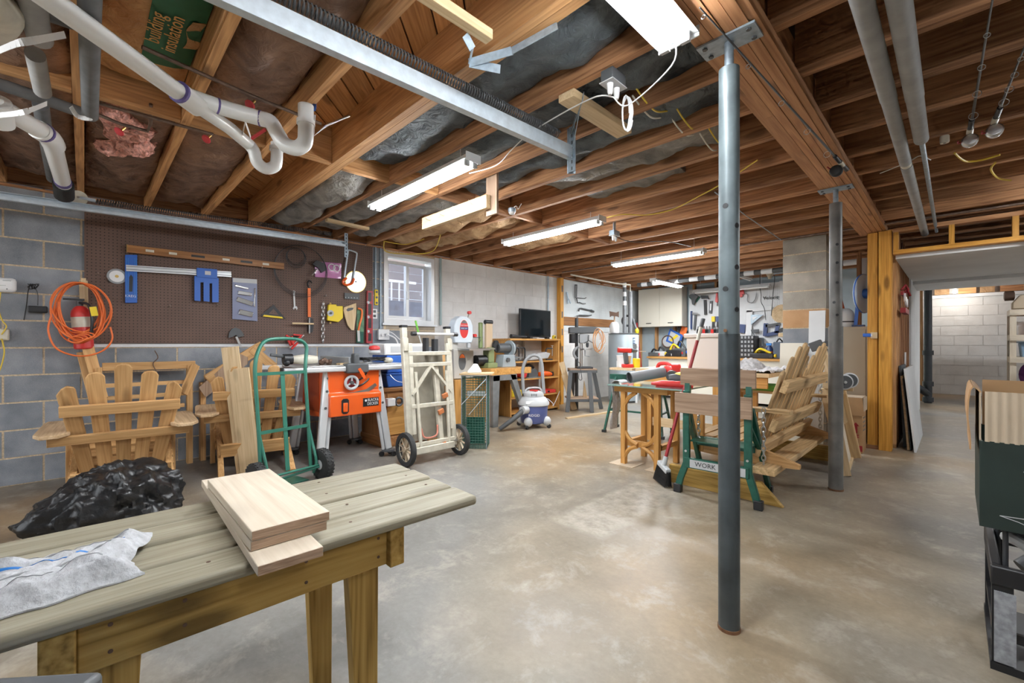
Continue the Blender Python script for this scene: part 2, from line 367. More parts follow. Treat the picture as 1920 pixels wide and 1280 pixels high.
M['block_w']=block_mat('white_painted_block',(.63,.615,.595),(.74,.73,.715),speck=.25,rough=.75,var=.025,fine=90,bump=.35)
M['white']=plain('white_paint',(.72,.73,.74),.6,var=.06,bs=4)
M['drywall']=plain('grey_white_drywall',(.74,.75,.76),.8,var=.06,bs=3)
M['bluefoam']=plain('pale_blue_board',(.42,.50,.54),.8,var=.1,bs=3)
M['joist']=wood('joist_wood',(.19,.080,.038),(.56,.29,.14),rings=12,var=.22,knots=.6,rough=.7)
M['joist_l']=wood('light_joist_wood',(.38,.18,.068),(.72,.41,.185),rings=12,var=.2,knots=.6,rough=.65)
M['plank']=wood('subfloor_plank',(.34,.14,.045),(.64,.32,.12),rings=14,var=.25,knots=.7,rough=.65)
M['beam']=wood('beam_wood',(.36,.155,.065),(.62,.33,.16),rings=10,var=.12,knots=.6,rough=.6)
M['stud']=wood('orange_stud',(.46,.19,.025),(.78,.40,.075),rings=9,var=.1,knots=.8,rough=.5)
M['pine']=wood('pale_pine',(.52,.36,.19),(.74,.57,.36),rings=8,var=.06,knots=.35,rough=.6)
M['whitewood']=wood('fresh_whitewood',(.58,.48,.36),(.72,.63,.51),rings=9,var=.04,knots=.15,rough=.65)
M['endgrain']=wood('cut_end_wood',(.30,.19,.12),(.50,.35,.24),rings=22,var=.04,knots=0,rough=.7,sc=3)
M['cedar']=wood('cedar_wood',(.42,.215,.075),(.70,.43,.195),rings=9,var=.12,knots=.55,rough=.6)
M['deck']=wood('weathered_deck',(.20,.165,.105),(.42,.385,.30),(.31,.28,.205),rings=7,var=.14,knots=.3,rough=.5,bump=.2,ct=.45)
M['treated']=wood('treated_yellow_wood',(.22,.125,.025),(.54,.355,.11),(.42,.255,.065),rings=10,var=.06,knots=.7,rough=.6)
M['oldwood']=wood('grey_brown_board',(.22,.135,.085),(.47,.33,.23),rings=9,var=.06,knots=.4)
M['swing']=wood('swing_wood',(.40,.245,.11),(.76,.54,.29),rings=9,var=.14,knots=.5)
M['honey']=wood('honey_wood',(.42,.19,.045),(.70,.38,.12),rings=7,var=.06,knots=.3,rough=.45)
M['walnut']=wood('brown_cabinet_wood',(.20,.085,.03),(.42,.20,.075),rings=8,var=.05,knots=0,rough=.4)
M['kraft']=paper_mat('brown_kraft_paper',(.115,.062,.042),(.34,.205,.135))
M['blackp']=paper_mat('black_facing_paper',(.022,.030,.036),(.13,.155,.17))
M['greyp']=paper_mat('grey_facing_paper',(.10,.10,.10),(.33,.31,.28))
M['pinkf']=plain('pink_fibreglass',(.66,.33,.27),.95,bump=1,bs=60,var=.45)
M['yelf']=paper_mat('tan_insulation',(.30,.16,.07),(.60,.40,.22),.8)
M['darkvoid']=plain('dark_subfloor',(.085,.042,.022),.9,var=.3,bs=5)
M['galv']=plain('galvanised_steel',(.62,.70,.77),.38,.35,var=.12,bs=25)
M['galv_d']=plain('dull_steel',(.33,.40,.46),.42,.45,var=.2,bs=40)
M['steel']=plain('bare_steel',(.62,.62,.62),.28,.95)
M['alu']=plain('white_aluminium',(.70,.71,.72),.35,.35)
M['chrome']=plain('chrome',(.8,.8,.8),.12,1)
M['post_u']=plain('lit_post_paint',(.125,.155,.165),.45,.15,var=.3,bs=9,bump=.1)  # post paint made lighter: reflected light on the upper tube put into colour
M['post']=plain('blue_grey_post_paint',(.065,.080,.088),.45,.15,var=.35,bs=7,bump=.1)
M['post2']=plain('grey_post_paint',(.17,.165,.155),.45,.15,var=.3,bs=9,bump=.1)
M['rust']=plain('rust',(.20,.10,.05),.9,.1,var=.4,bs=30)
M['pvc']=plain('white_pvc',(.88,.89,.88),.28,coat=.2)
M['purple']=plain('purple_primer',(.13,.10,.30),.5)
M['greyins']=plain('grey_foam_sleeve',(.33,.33,.325),.65,var=.12,bs=14)
M['dgrey']=plain('dark_grey_sleeve',(.14,.145,.15),.6,var=.2,bs=14)
M['black']=plain('black_plastic',(.018,.018,.02),.42)
M['rubber']=plain('black_rubber',(.03,.03,.03),.8,bump=.3,bs=80)
M['blackiron']=plain('black_iron',(.05,.053,.058),.5,.3)
M['grey']=plain('grey_plastic',(.30,.31,.32),.5)
M['lgrey']=plain('light_grey_plastic',(.52,.53,.54),.45)
M['dkgrey']=plain('charcoal_paint',(.085,.09,.095),.5)
M['whitep']=plain('white_plastic',(.80,.80,.80),.4)
M['cream']=plain('cream_paint',(.62,.58,.48),.45,.1,var=.12,bs=20)
M['beige']=plain('beige_plastic',(.66,.58,.53),.5)
M['tanmetal']=plain('tan_metal',(.42,.335,.235),.45,.1)
M['orange']=plain('orange_paint',(.82,.115,.012),.35,coat=.3)
M['orangec']=plain('orange_cord',(.80,.17,.035),.5)
M['red']=plain('red_plastic',(.62,.035,.03),.4)
M['dred']=plain('dark_red_paint',(.33,.025,.03),.4)
M['yellow']=plain('yellow_plastic',(.80,.58,.02),.45)
M['cable_y']=plain('yellow_cable',(.72,.52,.06),.5)
M['cable_w']=plain('white_cable',(.70,.68,.62),.5)
M['blue']=plain('blue_plastic',(.03,.13,.50),.45)
M['navy']=plain('navy_plastic',(.03,.055,.16),.45)
M['vacblue']=plain('slate_blue_plastic',(.095,.125,.33),.4)
M['skyblue']=plain('blue_band',(.035,.22,.62),.4)
M['green']=plain('green_enamel',(.035,.17,.12),.35,.1)
M['dgreen']=plain('dark_green_enamel',(.012,.095,.065),.38,.1,var=.2,bs=30)
M['lgreen']=plain('lime_plastic',(.16,.48,.05),.5)
M['wire']=plain('green_coated_wire',(.06,.15,.12),.5,.2)
M['card']=plain('brown_cardboard',(.44,.26,.125),.85,var=.1,bs=6)
M['card_in']=plain('pale_cardboard',(.50,.40,.29),.85,var=.06,bs=6)
M['boxgreen']=plain('dark_green_box_print',(.018,.032,.026),.55,var=.15,bs=5)
M['bag']=plain('black_bin_bag',(.016,.016,.017),.30,bump=.7,bs=22)
M['cloth']=plain('grey_white_cloth',(.50,.51,.53),.95,bump=.6,bs=60,var=.18)
M['cream_l']=plain('cream_laminate',(.72,.68,.58),.45)
M['screen']=plain('dark_screen',(.008,.012,.015),.12,coat=.3)
M['glassy']=plain('green_glass',(.22,.34,.31),.1,.0,coat=.6)
M['heater']=plain('grey_blue_enamel',(.33,.385,.42),.35)
M['brownboard']=peg_mat('brown_pegboard',(.130,.075,.055),(.02,.012,.01),(1,2),r=.16)
M['whiteboard_x']=peg_mat('white_pegboard_far',(.74,.75,.76),(.09,.10,.11),(0,2),r=.19)
M['whiteboard_y']=peg_mat('white_pegboard_side',(.66,.70,.71),(.25,.28,.30),(1,2),r=.14)
M['brass']=plain('brass',(.62,.42,.14),.3,.9)
M['copper']=plain('dull_copper_pipe',(.20,.14,.11),.5,.7,var=.3,bs=30)
M['redvalve']=plain('red_valve',(.55,.04,.05),.5)
M['blueprint']=plain('blue_pex',(.02,.10,.45),.4)
M['tube_on']=lamp_mat('lit_tube',(.93,.97,1),55.0)
M['fixture']=plain('white_fixture_enamel',(.75,.77,.78),.4)
M['axe']=plain('rusty_iron',(.14,.085,.06),.7,.4)
M['grass_l']=plain('grass_green_plastic',(.12,.36,.05),.5)
# ================================================================ THE SETTING
XW, YB, YC = -4.87, 8.68, 12.84          # block wall, tool wall, wall of the far room
ZJ, ZB, ZF = 2.215, 2.155, 2.455         # undersides of joists, beam, subfloor
S='structure'
def struct(name, mb, mat, **k):
    o=part(name,mb,mat,None,**k); tag(o,kind=S); return o
struct('floor', MB().bb(XW-.25,-2.7,-.12,3.0,13.2,0), M['floor'])
WY0,WY1,WZ0,WZ1 = 2.60,3.33,1.30,2.175   # window opening
def slab_with_hole(x0,x1,y0,y1,z0,z1):
    return MB().bb(x0,y0,z0,x1,WY0,z1).bb(x0,WY1,z0,x1,y1,z1).bb(x0,WY0,z0,x1,WY1,WZ0).bb(x0,WY0,WZ1,x1,WY1,z1)
wl=struct('wall_left', slab_with_hole(XW-.2,XW-.004,-2.7,3.34,0,2.2), M['mortar'],smooth=None)
wp=struct('wall_left_painted', MB().bb(XW-.2,3.34,0,XW-.0035,YB+.2,2.2), M['mortar_w'],smooth=None)
J0=onx(82,680,XW).y; CH=.2032; CL=.4064
_bm={}
def block(parent, mat, c, L, Hh, along='y', depth=.02):
    key=(round(L,3),round(Hh,3),along,mat.name)
    if key not in _bm:
        me=(MB().box((0,0,0),(depth,L,Hh)) if along=='y' else MB().box((0,0,0),(L,depth,Hh))).mesh('block',None,None); me.materials.append(mat); _bm[key]=me
    return inst('block',_bm[key],parent,c)
for k in range(11):
    z0,z1=k*CH+.006,(k+1)*CH-.006
    ph=J0+(0 if k%2==0 else CL/2)
    n0=int(math.floor((-1.4-ph)/CL))
    for i in range(n0,60):
        a,b=ph+i*CL+.006,ph+(i+1)*CL-.006
        if a>YB: break
        for (m,par,lo,hi) in ((M['block'],wl,-9,3.335),(M['block_w'],wp,3.345,YB)):
            y0,y1=max(a,lo),min(b,hi)
            if m is M['block_w']: y0,y1=y0-.0035,y1+.0035
            if y1-y0<.03: continue
            segs=[(y0,y1,z0,z1)]
            if z1>WZ0 and z0<WZ1:
                segs=[]
                if y0<WY0: segs.append((y0,min(y1,WY0-.004),z0,z1))
                if y1>WY1: segs.append((max(y0,WY1+.004),y1,z0,z1))
                if z0<WZ0-.03 and y1>WY0 and y0<WY1: segs.append((max(y0,WY0),min(y1,WY1),z0,WZ0-.004))
            for (p,q,r0,r1) in segs:
                if q-p<.03: continue
                mm=M['block_t'] if (m is M['block'] and p>2.55 and 1.0<r0<1.4) else m
                e_=.006 if mm is M['block_w'] else 0
                block(par,mm,(XW-.01-(.0015 if e_ else 0),(p+q)/2,(r0+r1)/2),q-p,r1-r0+e_)
# tool wall at the back: pale board between studs
wbk=struct('wall_back', MB().bb(XW-.2,YB,0,-.62,YB+.1,2.5), M['bluefoam'])
for x in (-4.80,-4.42,-4.02,-3.62,-3.2):
    part('stud',MB().bb(x-.02,YB-.09,0,x+.02,YB,2.45),M['joist_l'],wbk)
# partition beside the passage and the passage wall
pt=thing('wall_passage',None,None,(-.46,7,0),kind=S)
for y in (5.82,5.93,6.10,6.30,6.55,6.85,7.2,7.5):
    part('stud',MB().bb(-.50,y-.02,0,-.41,y+.02,2.2),M['joist_l'] if y<6.2 else M['joist'],pt,w=1)
part('bottom_plate',MB().bb(-.50,5.80,0,-.41,7.6,.038),M['joist_l'],pt,w=1)
part('panel',MB().bb(-.55,5.8,0,-.505,7.6,2.2),M['walnut'],pt,w=1)
part('drywall',MB().bb(-.52,7.6,0,-.395,9.6,1.93),M['drywall'],pt,w=1)
for y in (11.0,11.3): part('stud',MB().bb(-.52,y-.02,0,-.42,y+.02,2.1),M['joist_l'],pt,w=1)
part('end_panel',MB().bb(-.62,11.0,0,-.53,12.85,2.2),M['white'],pt,w=1)
wr=struct('wall_far_room', MB().bb(-.7,YC+.008,0,3.0,YC+.2,2.2), M['mortar_w'],smooth=None)
for k in range(11):
    z0,z1=k*CH+.004,(k+1)*CH-.004
    for i in range(-1,6):
        a=-.62+(CL/2 if k%2 else 0)+i*CL+.004; b=a+CL-.008
        a=max(a,-.62); b=min(b,1.9)
        if b-a>.03: block(wr,M['block_w'],((a+b)/2,YC+.009,(z0+z1)/2),b-a,z1-z0,'x')
struct('wall_right', MB().bb(3.0,-2.7,0,3.1,13.2,2.5), M['white'])
struct('wall_front', MB().bb(XW-.2,-2.8,0,-4.5,-2.7,2.5).bb(-1.4,-2.8,0,3.1,-2.7,2.5).bb(-4.5,-2.8,2.1,-1.4,-2.7,2.5), M['block'])
struct('driveway', MB().bb(-9,-9,-.14,5,-2.8,-.02), M['floor'])
# ---- window
win=thing('window_1',None,None,(XW,2.96,WZ0),kind=S)
def frame(mb,x0,x1,y0,y1,z0,z1,t):
    return mb.bb(x0,y0,z0,x1,y0+t,z1).bb(x0,y1-t,z0,x1,y1,z1).bb(x0,y0+t,z0,x1,y1-t,z0+t).bb(x0,y0+t,z1-t,x1,y1-t,z1)
part('window_frame',frame(MB(),XW-.15,XW+.005,WY0,WY1,WZ0,WZ1,.05),M['alu'],win,w=1)
f1=part('sash',frame(MB(),XW-.10,XW-.065,2.66,2.985,WZ0+.06,WZ1-.09,.04),M['alu'],win,w=1)
f2=part('sash',frame(MB(),XW-.14,XW-.105,2.955,3.27,WZ0+.06,WZ1-.09,.04),M['alu'],win,w=1)
gm=bpy.data.materials.new('dusty_pane'); gm.use_nodes=True; gm.node_tree.nodes.clear(); _g=gm.node_tree
_tr=_n(_g,'ShaderNodeBsdfTransparent'); _tr.inputs[0].default_value=(.86,.90,.97,1); _gl=_n(_g,'ShaderNodeBsdfGlossy'); _gl.inputs['Roughness'].default_value=.05; _df=_n(_g,'ShaderNodeBsdfDiffuse'); _df.inputs[0].default_value=(.6,.63,.70,1)
_m1=_n(_g,'ShaderNodeMixShader'); _m1.inputs[0].default_value=.12; _m2=_n(_g,'ShaderNodeMixShader'); _m2.inputs[0].default_value=.06; _go=_n(_g,'ShaderNodeOutputMaterial')
_g.links.new(_tr.outputs[0],_m1.inputs[1]); _g.links.new(_df.outputs[0],_m1.inputs[2]); _g.links.new(_m1.outputs[0],_m2.inputs[1]); _g.links.new(_gl.outputs[0],_m2.inputs[2]); _g.links.new(_m2.outputs[0],_go.inputs[0])
part('pane',MB().bb(XW-.083,2.69,WZ0+.10,XW-.080,2.96,WZ1-.13),gm,f1,w=1,smooth=None)
part('pane',MB().bb(XW-.123,2.99,WZ0+.10,XW-.120,3.24,WZ1-.13),gm,f2,w=1,smooth=None)
part('latch',MB().bb(XW-.065,2.955,1.62,XW-.045,2.98,1.72),M['whitep'],f1,w=1)
part('window_sill',MB().bb(XW-.06,WY0-.03,WZ0-.025,XW+.03,WY1+.03,WZ0),M['alu'],win,w=1)
# outside the window: well wall and railing
solo('window_well_wall',MB().bb(-6.5,1.0,0,-6.3,6.2,1.74),plain('blue_grey_stucco',(.115,.125,.165),.9,var=.35,bs=9),'blue grey wall of the window well seen through the dusty window','wall')
rl=thing('railing','white metal railing outside the basement window','railing',(-6.4,3,1.74))
part('rail',MB().bb(-6.42,1.2,2.05,-6.38,4.0,2.09),M['whitep'],rl,w=1)
for i in range(19): part('baluster',MB().bb(-6.41,1.3+.14*i,1.74,-6.39,1.32+.14*i,2.05),M['whitep'],rl,w=1)
nh=thing('neighbour_house','pinkish house siding seen through the right window pane','house',(-9,7,1.7))
for i in range(14): part('siding_board',MB().bb(-9.0,2.5,1.7+.2*i,-8.96,12,1.89+.2*i),plain('pink_siding',(.30,.25,.25),.8) if i==0 else bpy.data.materials['pink_siding'],nh,w=1)
struct('ground_outside',MB().bb(-30,-20,-.5,-6.5,30,1.70),plain('lawn',(.10,.14,.06),.9))
# ---------------------------------------------------------------- ceiling
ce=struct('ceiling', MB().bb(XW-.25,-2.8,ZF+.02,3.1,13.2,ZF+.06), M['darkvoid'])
JYL=[-.02+.4031*k for k in range(-6,22)]
def joist(parent,x0,x1,y,mat,z0=ZJ,h=.24,t=.04):
    return part('joist',MB().box(((x0+x1)/2,y,z0+h/2),(x1-x0,t,h)),mat,parent,w=1,smooth=None)
for k,y in enumerate(JYL):
    if k==9:
        joist(ce,XW,-.67,y-.021,M['joist_l']); joist(ce,XW,-.67,y+.021,M['joist_l'])
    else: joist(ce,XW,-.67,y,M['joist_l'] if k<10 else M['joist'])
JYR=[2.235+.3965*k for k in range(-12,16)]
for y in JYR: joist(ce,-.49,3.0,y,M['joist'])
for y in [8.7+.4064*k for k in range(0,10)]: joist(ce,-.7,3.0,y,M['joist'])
# solid blocking between the joists at mid span
for k in range(3,17):
    x=-2.86+random.uniform(-.03,.03)
    part('blocking',MB().bb(x-.02,JYL[k]+(.045 if k==9 else .022),ZJ+.0,x+.02,JYL[k+1]-(.045 if k+1==9 else .022),ZJ+.23),M['joist_l'] if k<11 else M['joist'],ce,w=1,smooth=None)
# diagonal subfloor planks over the near bays
for i in range(-34,34):
    # boards follow x + y = c, clipped to the bay area
    cc=i*.202
    lo=max(XW,cc-4.4); hi=min(-.67,cc+1.6)
    if hi-lo<.15: continue
    p0=Vector((lo,cc-lo,ZF+.008)); p1=Vector((hi,cc-hi,ZF+.008))
    part('plank',MB().bar(p0,p1,.134,.02),M['plank'],ce,w=1,smooth=None)
struct('trim_1', MB().bb(XW-.2,-2.7,2.2,XW+.03,YB,ZJ), M['joist'])          # sill plate
struct('trim_2', MB().bb(XW-.2,-2.7,ZJ,XW-.02,YB,ZF+.02), M['joist'])       # rim board
# ---------------------------------------------------------------- beam and posts
bm=thing('support_beam','long built-up wooden beam of nailed planks carried by the two steel posts','beam',(-.58,1.6,ZB))
for i,x in enumerate((-.638,-.598,-.558,-.518)):
    ys=[-2.7,[2.4,.8,3.6,1.4][i],5.72]
    for a,b in zip(ys,ys[1:]):
        part('ply',MB().bb(x-.0185,a+.0015,ZB+random.uniform(0,.004),x+.0185,b-.001,ZB+.24),M['beam'],bm,w=1,smooth=None)
for y in (-2.6,): 
    part('ledger',MB().bb(-.498,-2.7,ZB+.005,-.470,5.72,ZB+.055),M['beam'],bm,w=1,smooth=None)
    part('ledger',MB().bb(-.686,-2.7,ZB+.005,-.658,5.72,ZB+.055),M['beam'],bm,w=1,smooth=None)
def steel_post(x,y,label,r0,r1,zsplit,mlow,mup,holes):
    t=thing('steel_post',label,'post',(x,y,0))
    part('base_plate',MB().cyl((x,y,0),(x,y,.012),r0*1.06,24),M['rust'],t,w=1)
    part('lower_tube',MB().cyl((x,y,.004),(x,y,zsplit),r0,28),mlow,t,w=1)
    up=part('upper_tube',MB().cyl((x,y,zsplit-.05),(x,y,2.05),r1,28),mup,t,w=1)
    part('jack_screw',MB().cyl((x,y,2.05),(x,y,ZB-.008),.016,12),M['galv_d'],t,w=1)
    ang=math.atan2(-y,-x)
    for (z,da) in holes:
        a=ang+R(da); d=Vector((math.cos(a),math.sin(a),0)); c=Vector((x,y,z))+d*(r1-.001)
        part('pin_hole',MB().cyl(c,c+d*.0016,.0095,16),M['black'],up,w=1)
    q=Matrix.Rotation(R(0),3,'Z'); pl=MB().box((x,y,ZB-.004),(.20,.10,.008)); part('cap_plate',pl,M['galv_d'],t,w=1)
    for sx in (-.075,.075):
        for sy in (-.03,.03): part('bolt',MB().cyl((x+sx,y+sy,ZB-.014),(x+sx,y+sy,ZB-.008),.009,6),M['dkgrey'],t,w=1)
    return t
P1=fl(1367,1178); P2=fl(1567,918)
ps=steel_post(P1.x,P1.y,'tall blue-grey steel post nearest the camera, standing in front of the work stand',.0365,.0350,1.08,M['post'],M['post_u'],
  [(1.47,46),(1.32,46),(1.168,46),(1.543,-20),(1.243,-20)])
part('pin',MB().cyl((P1.x+.004,P1.y-.050,1.092),(P1.x-.002,P1.y-.030,1.092),.006,10),M['rust'],ps,w=1)
ps2=steel_post(P2.x,P2.y,'grey steel post farther back, beside the leaning sawhorse legs',.0440,.0385,1.17,M['post2'],M['post2'],
  [(1.75,12),(1.62,12),(1.48,12),(1.34,-14),(1.25,12)])
# ---------------------------------------------------------------- insulation between the joists
def batt(name,label,bay,x0,x1,mat,sag=.05,amp=.03,seed=0,top=.1,frac=(0,1),zoff=.10,nu=36):
    ya=JYL[bay]+(.05 if bay==9 else .024); yb=JYL[bay+1]-(.05 if bay+1==9 else .024)
    ya,yb=ya+(yb-ya)*frac[0],ya+(yb-ya)*frac[1]
    def fn(u,v):
        x=x0+(x1-x0)*u; y=ya+(yb-ya)*v
        e=math.sin(PI*v)**.6*math.sin(PI*min(1,max(0,u*6 if u<.17 else (1-u)*6 if u>.83 else 1)*.5))
        z=ZJ+zoff-sag*e+amp*noise.noise(Vector((x*4+seed,y*7,seed)))+amp*.5*noise.noise(Vector((x*11+seed,y*15,seed+3)))
        return Vector((x,y,z))
    m=MB().grid(fn,nu,9,th=(0,0,top))
    return solo(name,m,mat,label,'insulation',group='insulation batts between the joists',smooth=60)
batt('insulation_batt','brown kraft paper insulation batt above the white drain pipe, nearest the left edge',5,-4.75,-2.0,M['kraft'],seed=1,zoff=.09)
batt('insulation_batt','brown paper insulation batt behind the torn pink fibreglass tuft',6,-4.78,-2.92,M['kraft'],seed=2,zoff=.07)
batt('insulation_batt','wide sagging brown paper insulation batt above the galvanised door track',7,-2.80,-.80,M['kraft'],seed=3,sag=.08,amp=.045,zoff=.12)
batt('insulation_batt','brown paper insulation batt above the brown pegboard, beside bare planks',7,-4.78,-2.92,M['kraft'],seed=4,zoff=.07)
batt('insulation_batt','black faced insulation batt behind the galvanised joist hanger strap',9,-2.80,-.72,M['blackp'],seed=5,amp=.05,zoff=.09)
batt('insulation_batt','crumpled grey brown paper batt beside the doubled joist near the pegboard',9,-4.7,-2.92,M['greyp'],seed=6,sag=.09,amp=.055,zoff=.06)
batt('insulation_batt','dark faced insulation batt above the outlet box with the plugged cords',10,-2.80,-.72,M['blackp'],seed=7,amp=.05,zoff=.09)
batt('insulation_batt','grey faced insulation batt above the second ceiling light',10,-4.7,-2.92,M['greyp'],seed=8,sag=.07,amp=.045,zoff=.08)
batt('insulation_batt','dark batt above the short pine block of the track hanger',11,-2.80,-.72,M['blackp'],seed=9,amp=.05,zoff=.09)
batt('insulation_batt','pale crumpled insulation batt over the window',11,-4.7,-2.92,M['greyp'],seed=10,amp=.06,zoff=.08)
batt('insulation_batt','narrow grey batt with dark edge past the pine hanger board',12,-2.3,-.9,M['greyp'],seed=11,amp=.05,zoff=.10)
batt('insulation_batt','tan crumpled insulation batt beside the white ceiling sensor',12,-4.7,-2.92,M['yelf'],seed=12,sag=.07,amp=.06,zoff=.06)
batt('insulation_batt','tan torn insulation batt over the bench grinder end of the room',13,-4.7,-3.0,M['yelf'],seed=13,sag=.06,amp=.06,zoff=.07)
batt('insulation_batt','grey batt above the post end of the third bay',13,-2.2,-1.4,M['greyp'],seed=14,amp=.04,zoff=.11)
batt('insulation_batt','brown wrinkled batt over the television',15,-3.9,-2.92,M['yelf'],seed=15,sag=.06,amp=.05,zoff=.05)
# printed paper facing with lettering
bp_=thing('printed_insulation','orange and green printed insulation paper lettered BUILDING INSULATION','insulation',(-2.0,.18,ZJ+.13))
ya,yb=JYL[6]+.024,JYL[7]-.024
def sag_(x0,x1,zz,seed):
    return lambda u,v: Vector((x0+(x1-x0)*u, ya+(yb-ya)*v, ZJ+zz-.03*math.sin(PI*v)+.008*noise.noise(Vector((x0*3+u*4+seed,v*4,seed)))))
part('facing',MB().grid(sag_(-2.80,-1.55,.15,1),26,8,th=(0,0,.03)),paper_mat('orange_printed_paper',(.42,.17,.05),(.70,.40,.17)),bp_,w=1,smooth=60)
part('print_panel',MB().grid(lambda u,v: sag_(-2.58,-1.55,.146,1)(u,.5+.5*v),16,6,th=(0,0,.003)),plain('green_print',(.03,.145,.07),.5,var=.2,bs=6),bp_,w=1,smooth=60)
part('print_patch',MB().grid(lambda u,v: sag_(-2.38,-2.16,.1425,1)(u,.86+.13*v+.02*math.sin(u*7)),10,4,th=(0,0,.002)),paper_mat('pale_orange_print',(.45,.20,.06),(.70,.42,.20)),bp_,w=1,smooth=60)
for (tx,yy,sz) in (('building',.205,.074),('insulation',.262,.074)):
    text(tx,sz,plain('orange_print',(.74,.38,.12),.6),bp_,(-2.27,yy,ZJ+.108),(1,0,0),(0,-1,0))
pk=MB()
for (x,y,z,rx,ry,rz) in ((-3.25,.17,ZJ+.03,.20,.11,.07),(-3.45,.22,ZJ+.02,.13,.09,.06),(-3.1,.12,ZJ+.04,.12,.08,.05),(-3.33,.25,ZJ-.02,.05,.05,.05),(-3.55,.12,ZJ+.02,.09,.07,.06)):
    pk.ball((x,y,z),(rx,ry,rz*.8),36,22)
for p in pk.v:
    p+=noise.noise_vector(p*9)*.035+noise.noise_vector(p*30)*.022+noise.noise_vector(p*70)*.012
solo('fibreglass_tuft',pk,M['pinkf'],'torn tuft of pink fibreglass hanging below the brown paper batt','insulation',smooth=60)
# ---------------------------------------------------------------- passage header and soffit
hd=thing('header_frame','orange two-by-four header framing with open bays above the passage','header frame',(.2,5.66,1.9))
part('bottom_plate',MB().bb(-.42,5.60,1.915,.62,5.69,1.953),M['stud'],hd,w=1)
part('top_plate',MB().bb(-.42,5.60,2.125,.62,5.69,2.163),M['beam'],hd,w=1)
for x in (-.40,-.02,.36): part('stud',MB().bb(x-.019,5.60,1.953,x+.019,5.69,2.125),M['stud'],hd,w=1)
for x in (.44,.48): part('end_post',MB().bb(x-.019,5.56,1.85,x+.019,5.66,2.2),M['beam'],hd,w=1)
struct('trim_3',MB().bb(-.41,5.70,1.88,1.6,7.9,1.94),M['drywall'])
struct('trim_4',MB().bb(-.41,7.9,1.84,1.6,8.9,1.94),M['white'])
struct('trim_5',MB().bb(-.5,YC-.12,2.0,2.0,YC-.02,2.06),M['drywall'])   # pipe chase over the far wall
# main orange stud post at the end of the beam
sp_=thing('stud_post','thick orange pair of upright studs carrying the end of the beam','post',(-.52,5.64,0))
part('stud',MB().bb(-.615,5.60,.04,-.535,5.68,2.15),M['stud'],sp_,w=1,bevel=.003)
part('stud',MB().bb(-.527,5.58,.0,-.430,5.62,2.15),M['stud'],sp_,w=1,bevel=.003)
part('stud',MB().bb(-.527,5.622,.0,-.430,5.70,2.15),M['stud'],sp_,w=1,bevel=.003)
part('bottom_plate',MB().bb(-.64,5.60,0,-.53,5.69,.04),M['joist'],sp_,w=1)
# ---------------------------------------------------------------- chimney pier
pr=thing('block_pier','square chimney pier of stacked grey and orange concrete blocks','pier',(-1.155,5.8,0))
part('core',MB().bb(-1.352,5.603,0,-.958,5.997,2.205),M['mortar'],pr,w=1)
for k in range(11):
    c=M['block_o'] if k in (6,2) else M['block'] if k in (5,3) else M['block_b']
    part('block',MB().bb(-1.355,5.60,k*CH+.006,-.955,6.0,min(2.205,(k+1)*CH-.006)),c,pr,w=1,smooth=None)
# ================================================================ CEILING LIGHTS
def light_fixture(c, ax, L, label, wd=.11, lit=True, tubes=2, power=9, hang=0, mat=None, open_ends=False):
    """strip light; c centre of its underside, ax 'x' or 'y'"""
    t=thing('strip_light',label,'ceiling light',c,0 if ax=='x' else R(90),group='strip lights under the joists')
    h=MB().prism([(-wd/2,0.012),(wd/2,0.012),(wd*.28,.05),(-wd*.28,.05)],(-L/2,0,0),(0,1,0),(0,0,1),L)
    part('housing',h,M['fixture'],t)
    for i in range(tubes):
        y=(i-(tubes-1)/2)*wd*.5
        part('tube',MB().cyl((-L/2+.03,y,-.005),(L/2-.03,y,-.005),.013,12),M['tube_on'] if lit else M['whitep'],t)
        for e in (-1,1): part('socket',MB().bb(e*(L/2-.03)-.004,y-.016,-.02,e*(L/2-.03)+.012*e,y+.016,.02),M['lgrey'],t)
    for e in (-1,1): part('end_cap',MB().bb(e*L/2-.003,-wd/2,.0,e*L/2+.003,wd/2,.05),M['fixture'],t)
    hang=(ZF-c[2]-.05) if hang else 0
    if hang:
        for e in (-.4,.4): part('chain',MB().tube([(e*L,0,.05),(e*L,0,.05+hang)],.0022,5),M['alu'],t)
    if lit:
        ld=bpy.data.lights.new('strip','AREA'); ld.shape='RECTANGLE'; ld.size=L*.95; ld.size_y=wd; ld.energy=power; ld.color=(.93,.97,1.0)
        lo=bpy.data.objects.new('lamp',ld); COL.objects.link(lo); lo.parent=t; lo.location=(0,0,-.03)
    return t
light_fixture((-.700,.92,2.12),'y',1.22,'large glowing twin-tube light at the top edge, beside the long beam',wd=.15,power=7)
light_fixture((-2.58,1.62,2.105),'x',1.22,'glowing strip light over the pegboard bay, left of the nailed pine hanger board',power=13,hang=.09)
light_fixture((-2.75,3.20,2.105),'x',1.22,'glowing strip light in the middle, left of the outlet box with two plugs',power=14,hang=.09)
light_fixture((-2.64,5.12,2.105),'x',1.22,'glowing strip light over the middle of the far workshop',power=24,hang=.09)
light_fixture((-3.42,7.05,2.06),'y',1.0,'short glowing strip light in front of the white wall cabinet',power=28,hang=.13)
light_fixture((-2.85,8.30,2.02),'x',1.30,'unlit white strip light along the top of the white pegboard',lit=False,tubes=1,wd=.13,hang=.15)
light_fixture((-2.36,7.45,2.10),'y',.75,'unlit slim tube light set crosswise above the white pegboard',lit=False,tubes=1,wd=.06,hang=.1)
light_fixture((1.06,4.62,2.12),'x',1.22,'bright strip light cut off by the right edge',power=9,hang=.08)
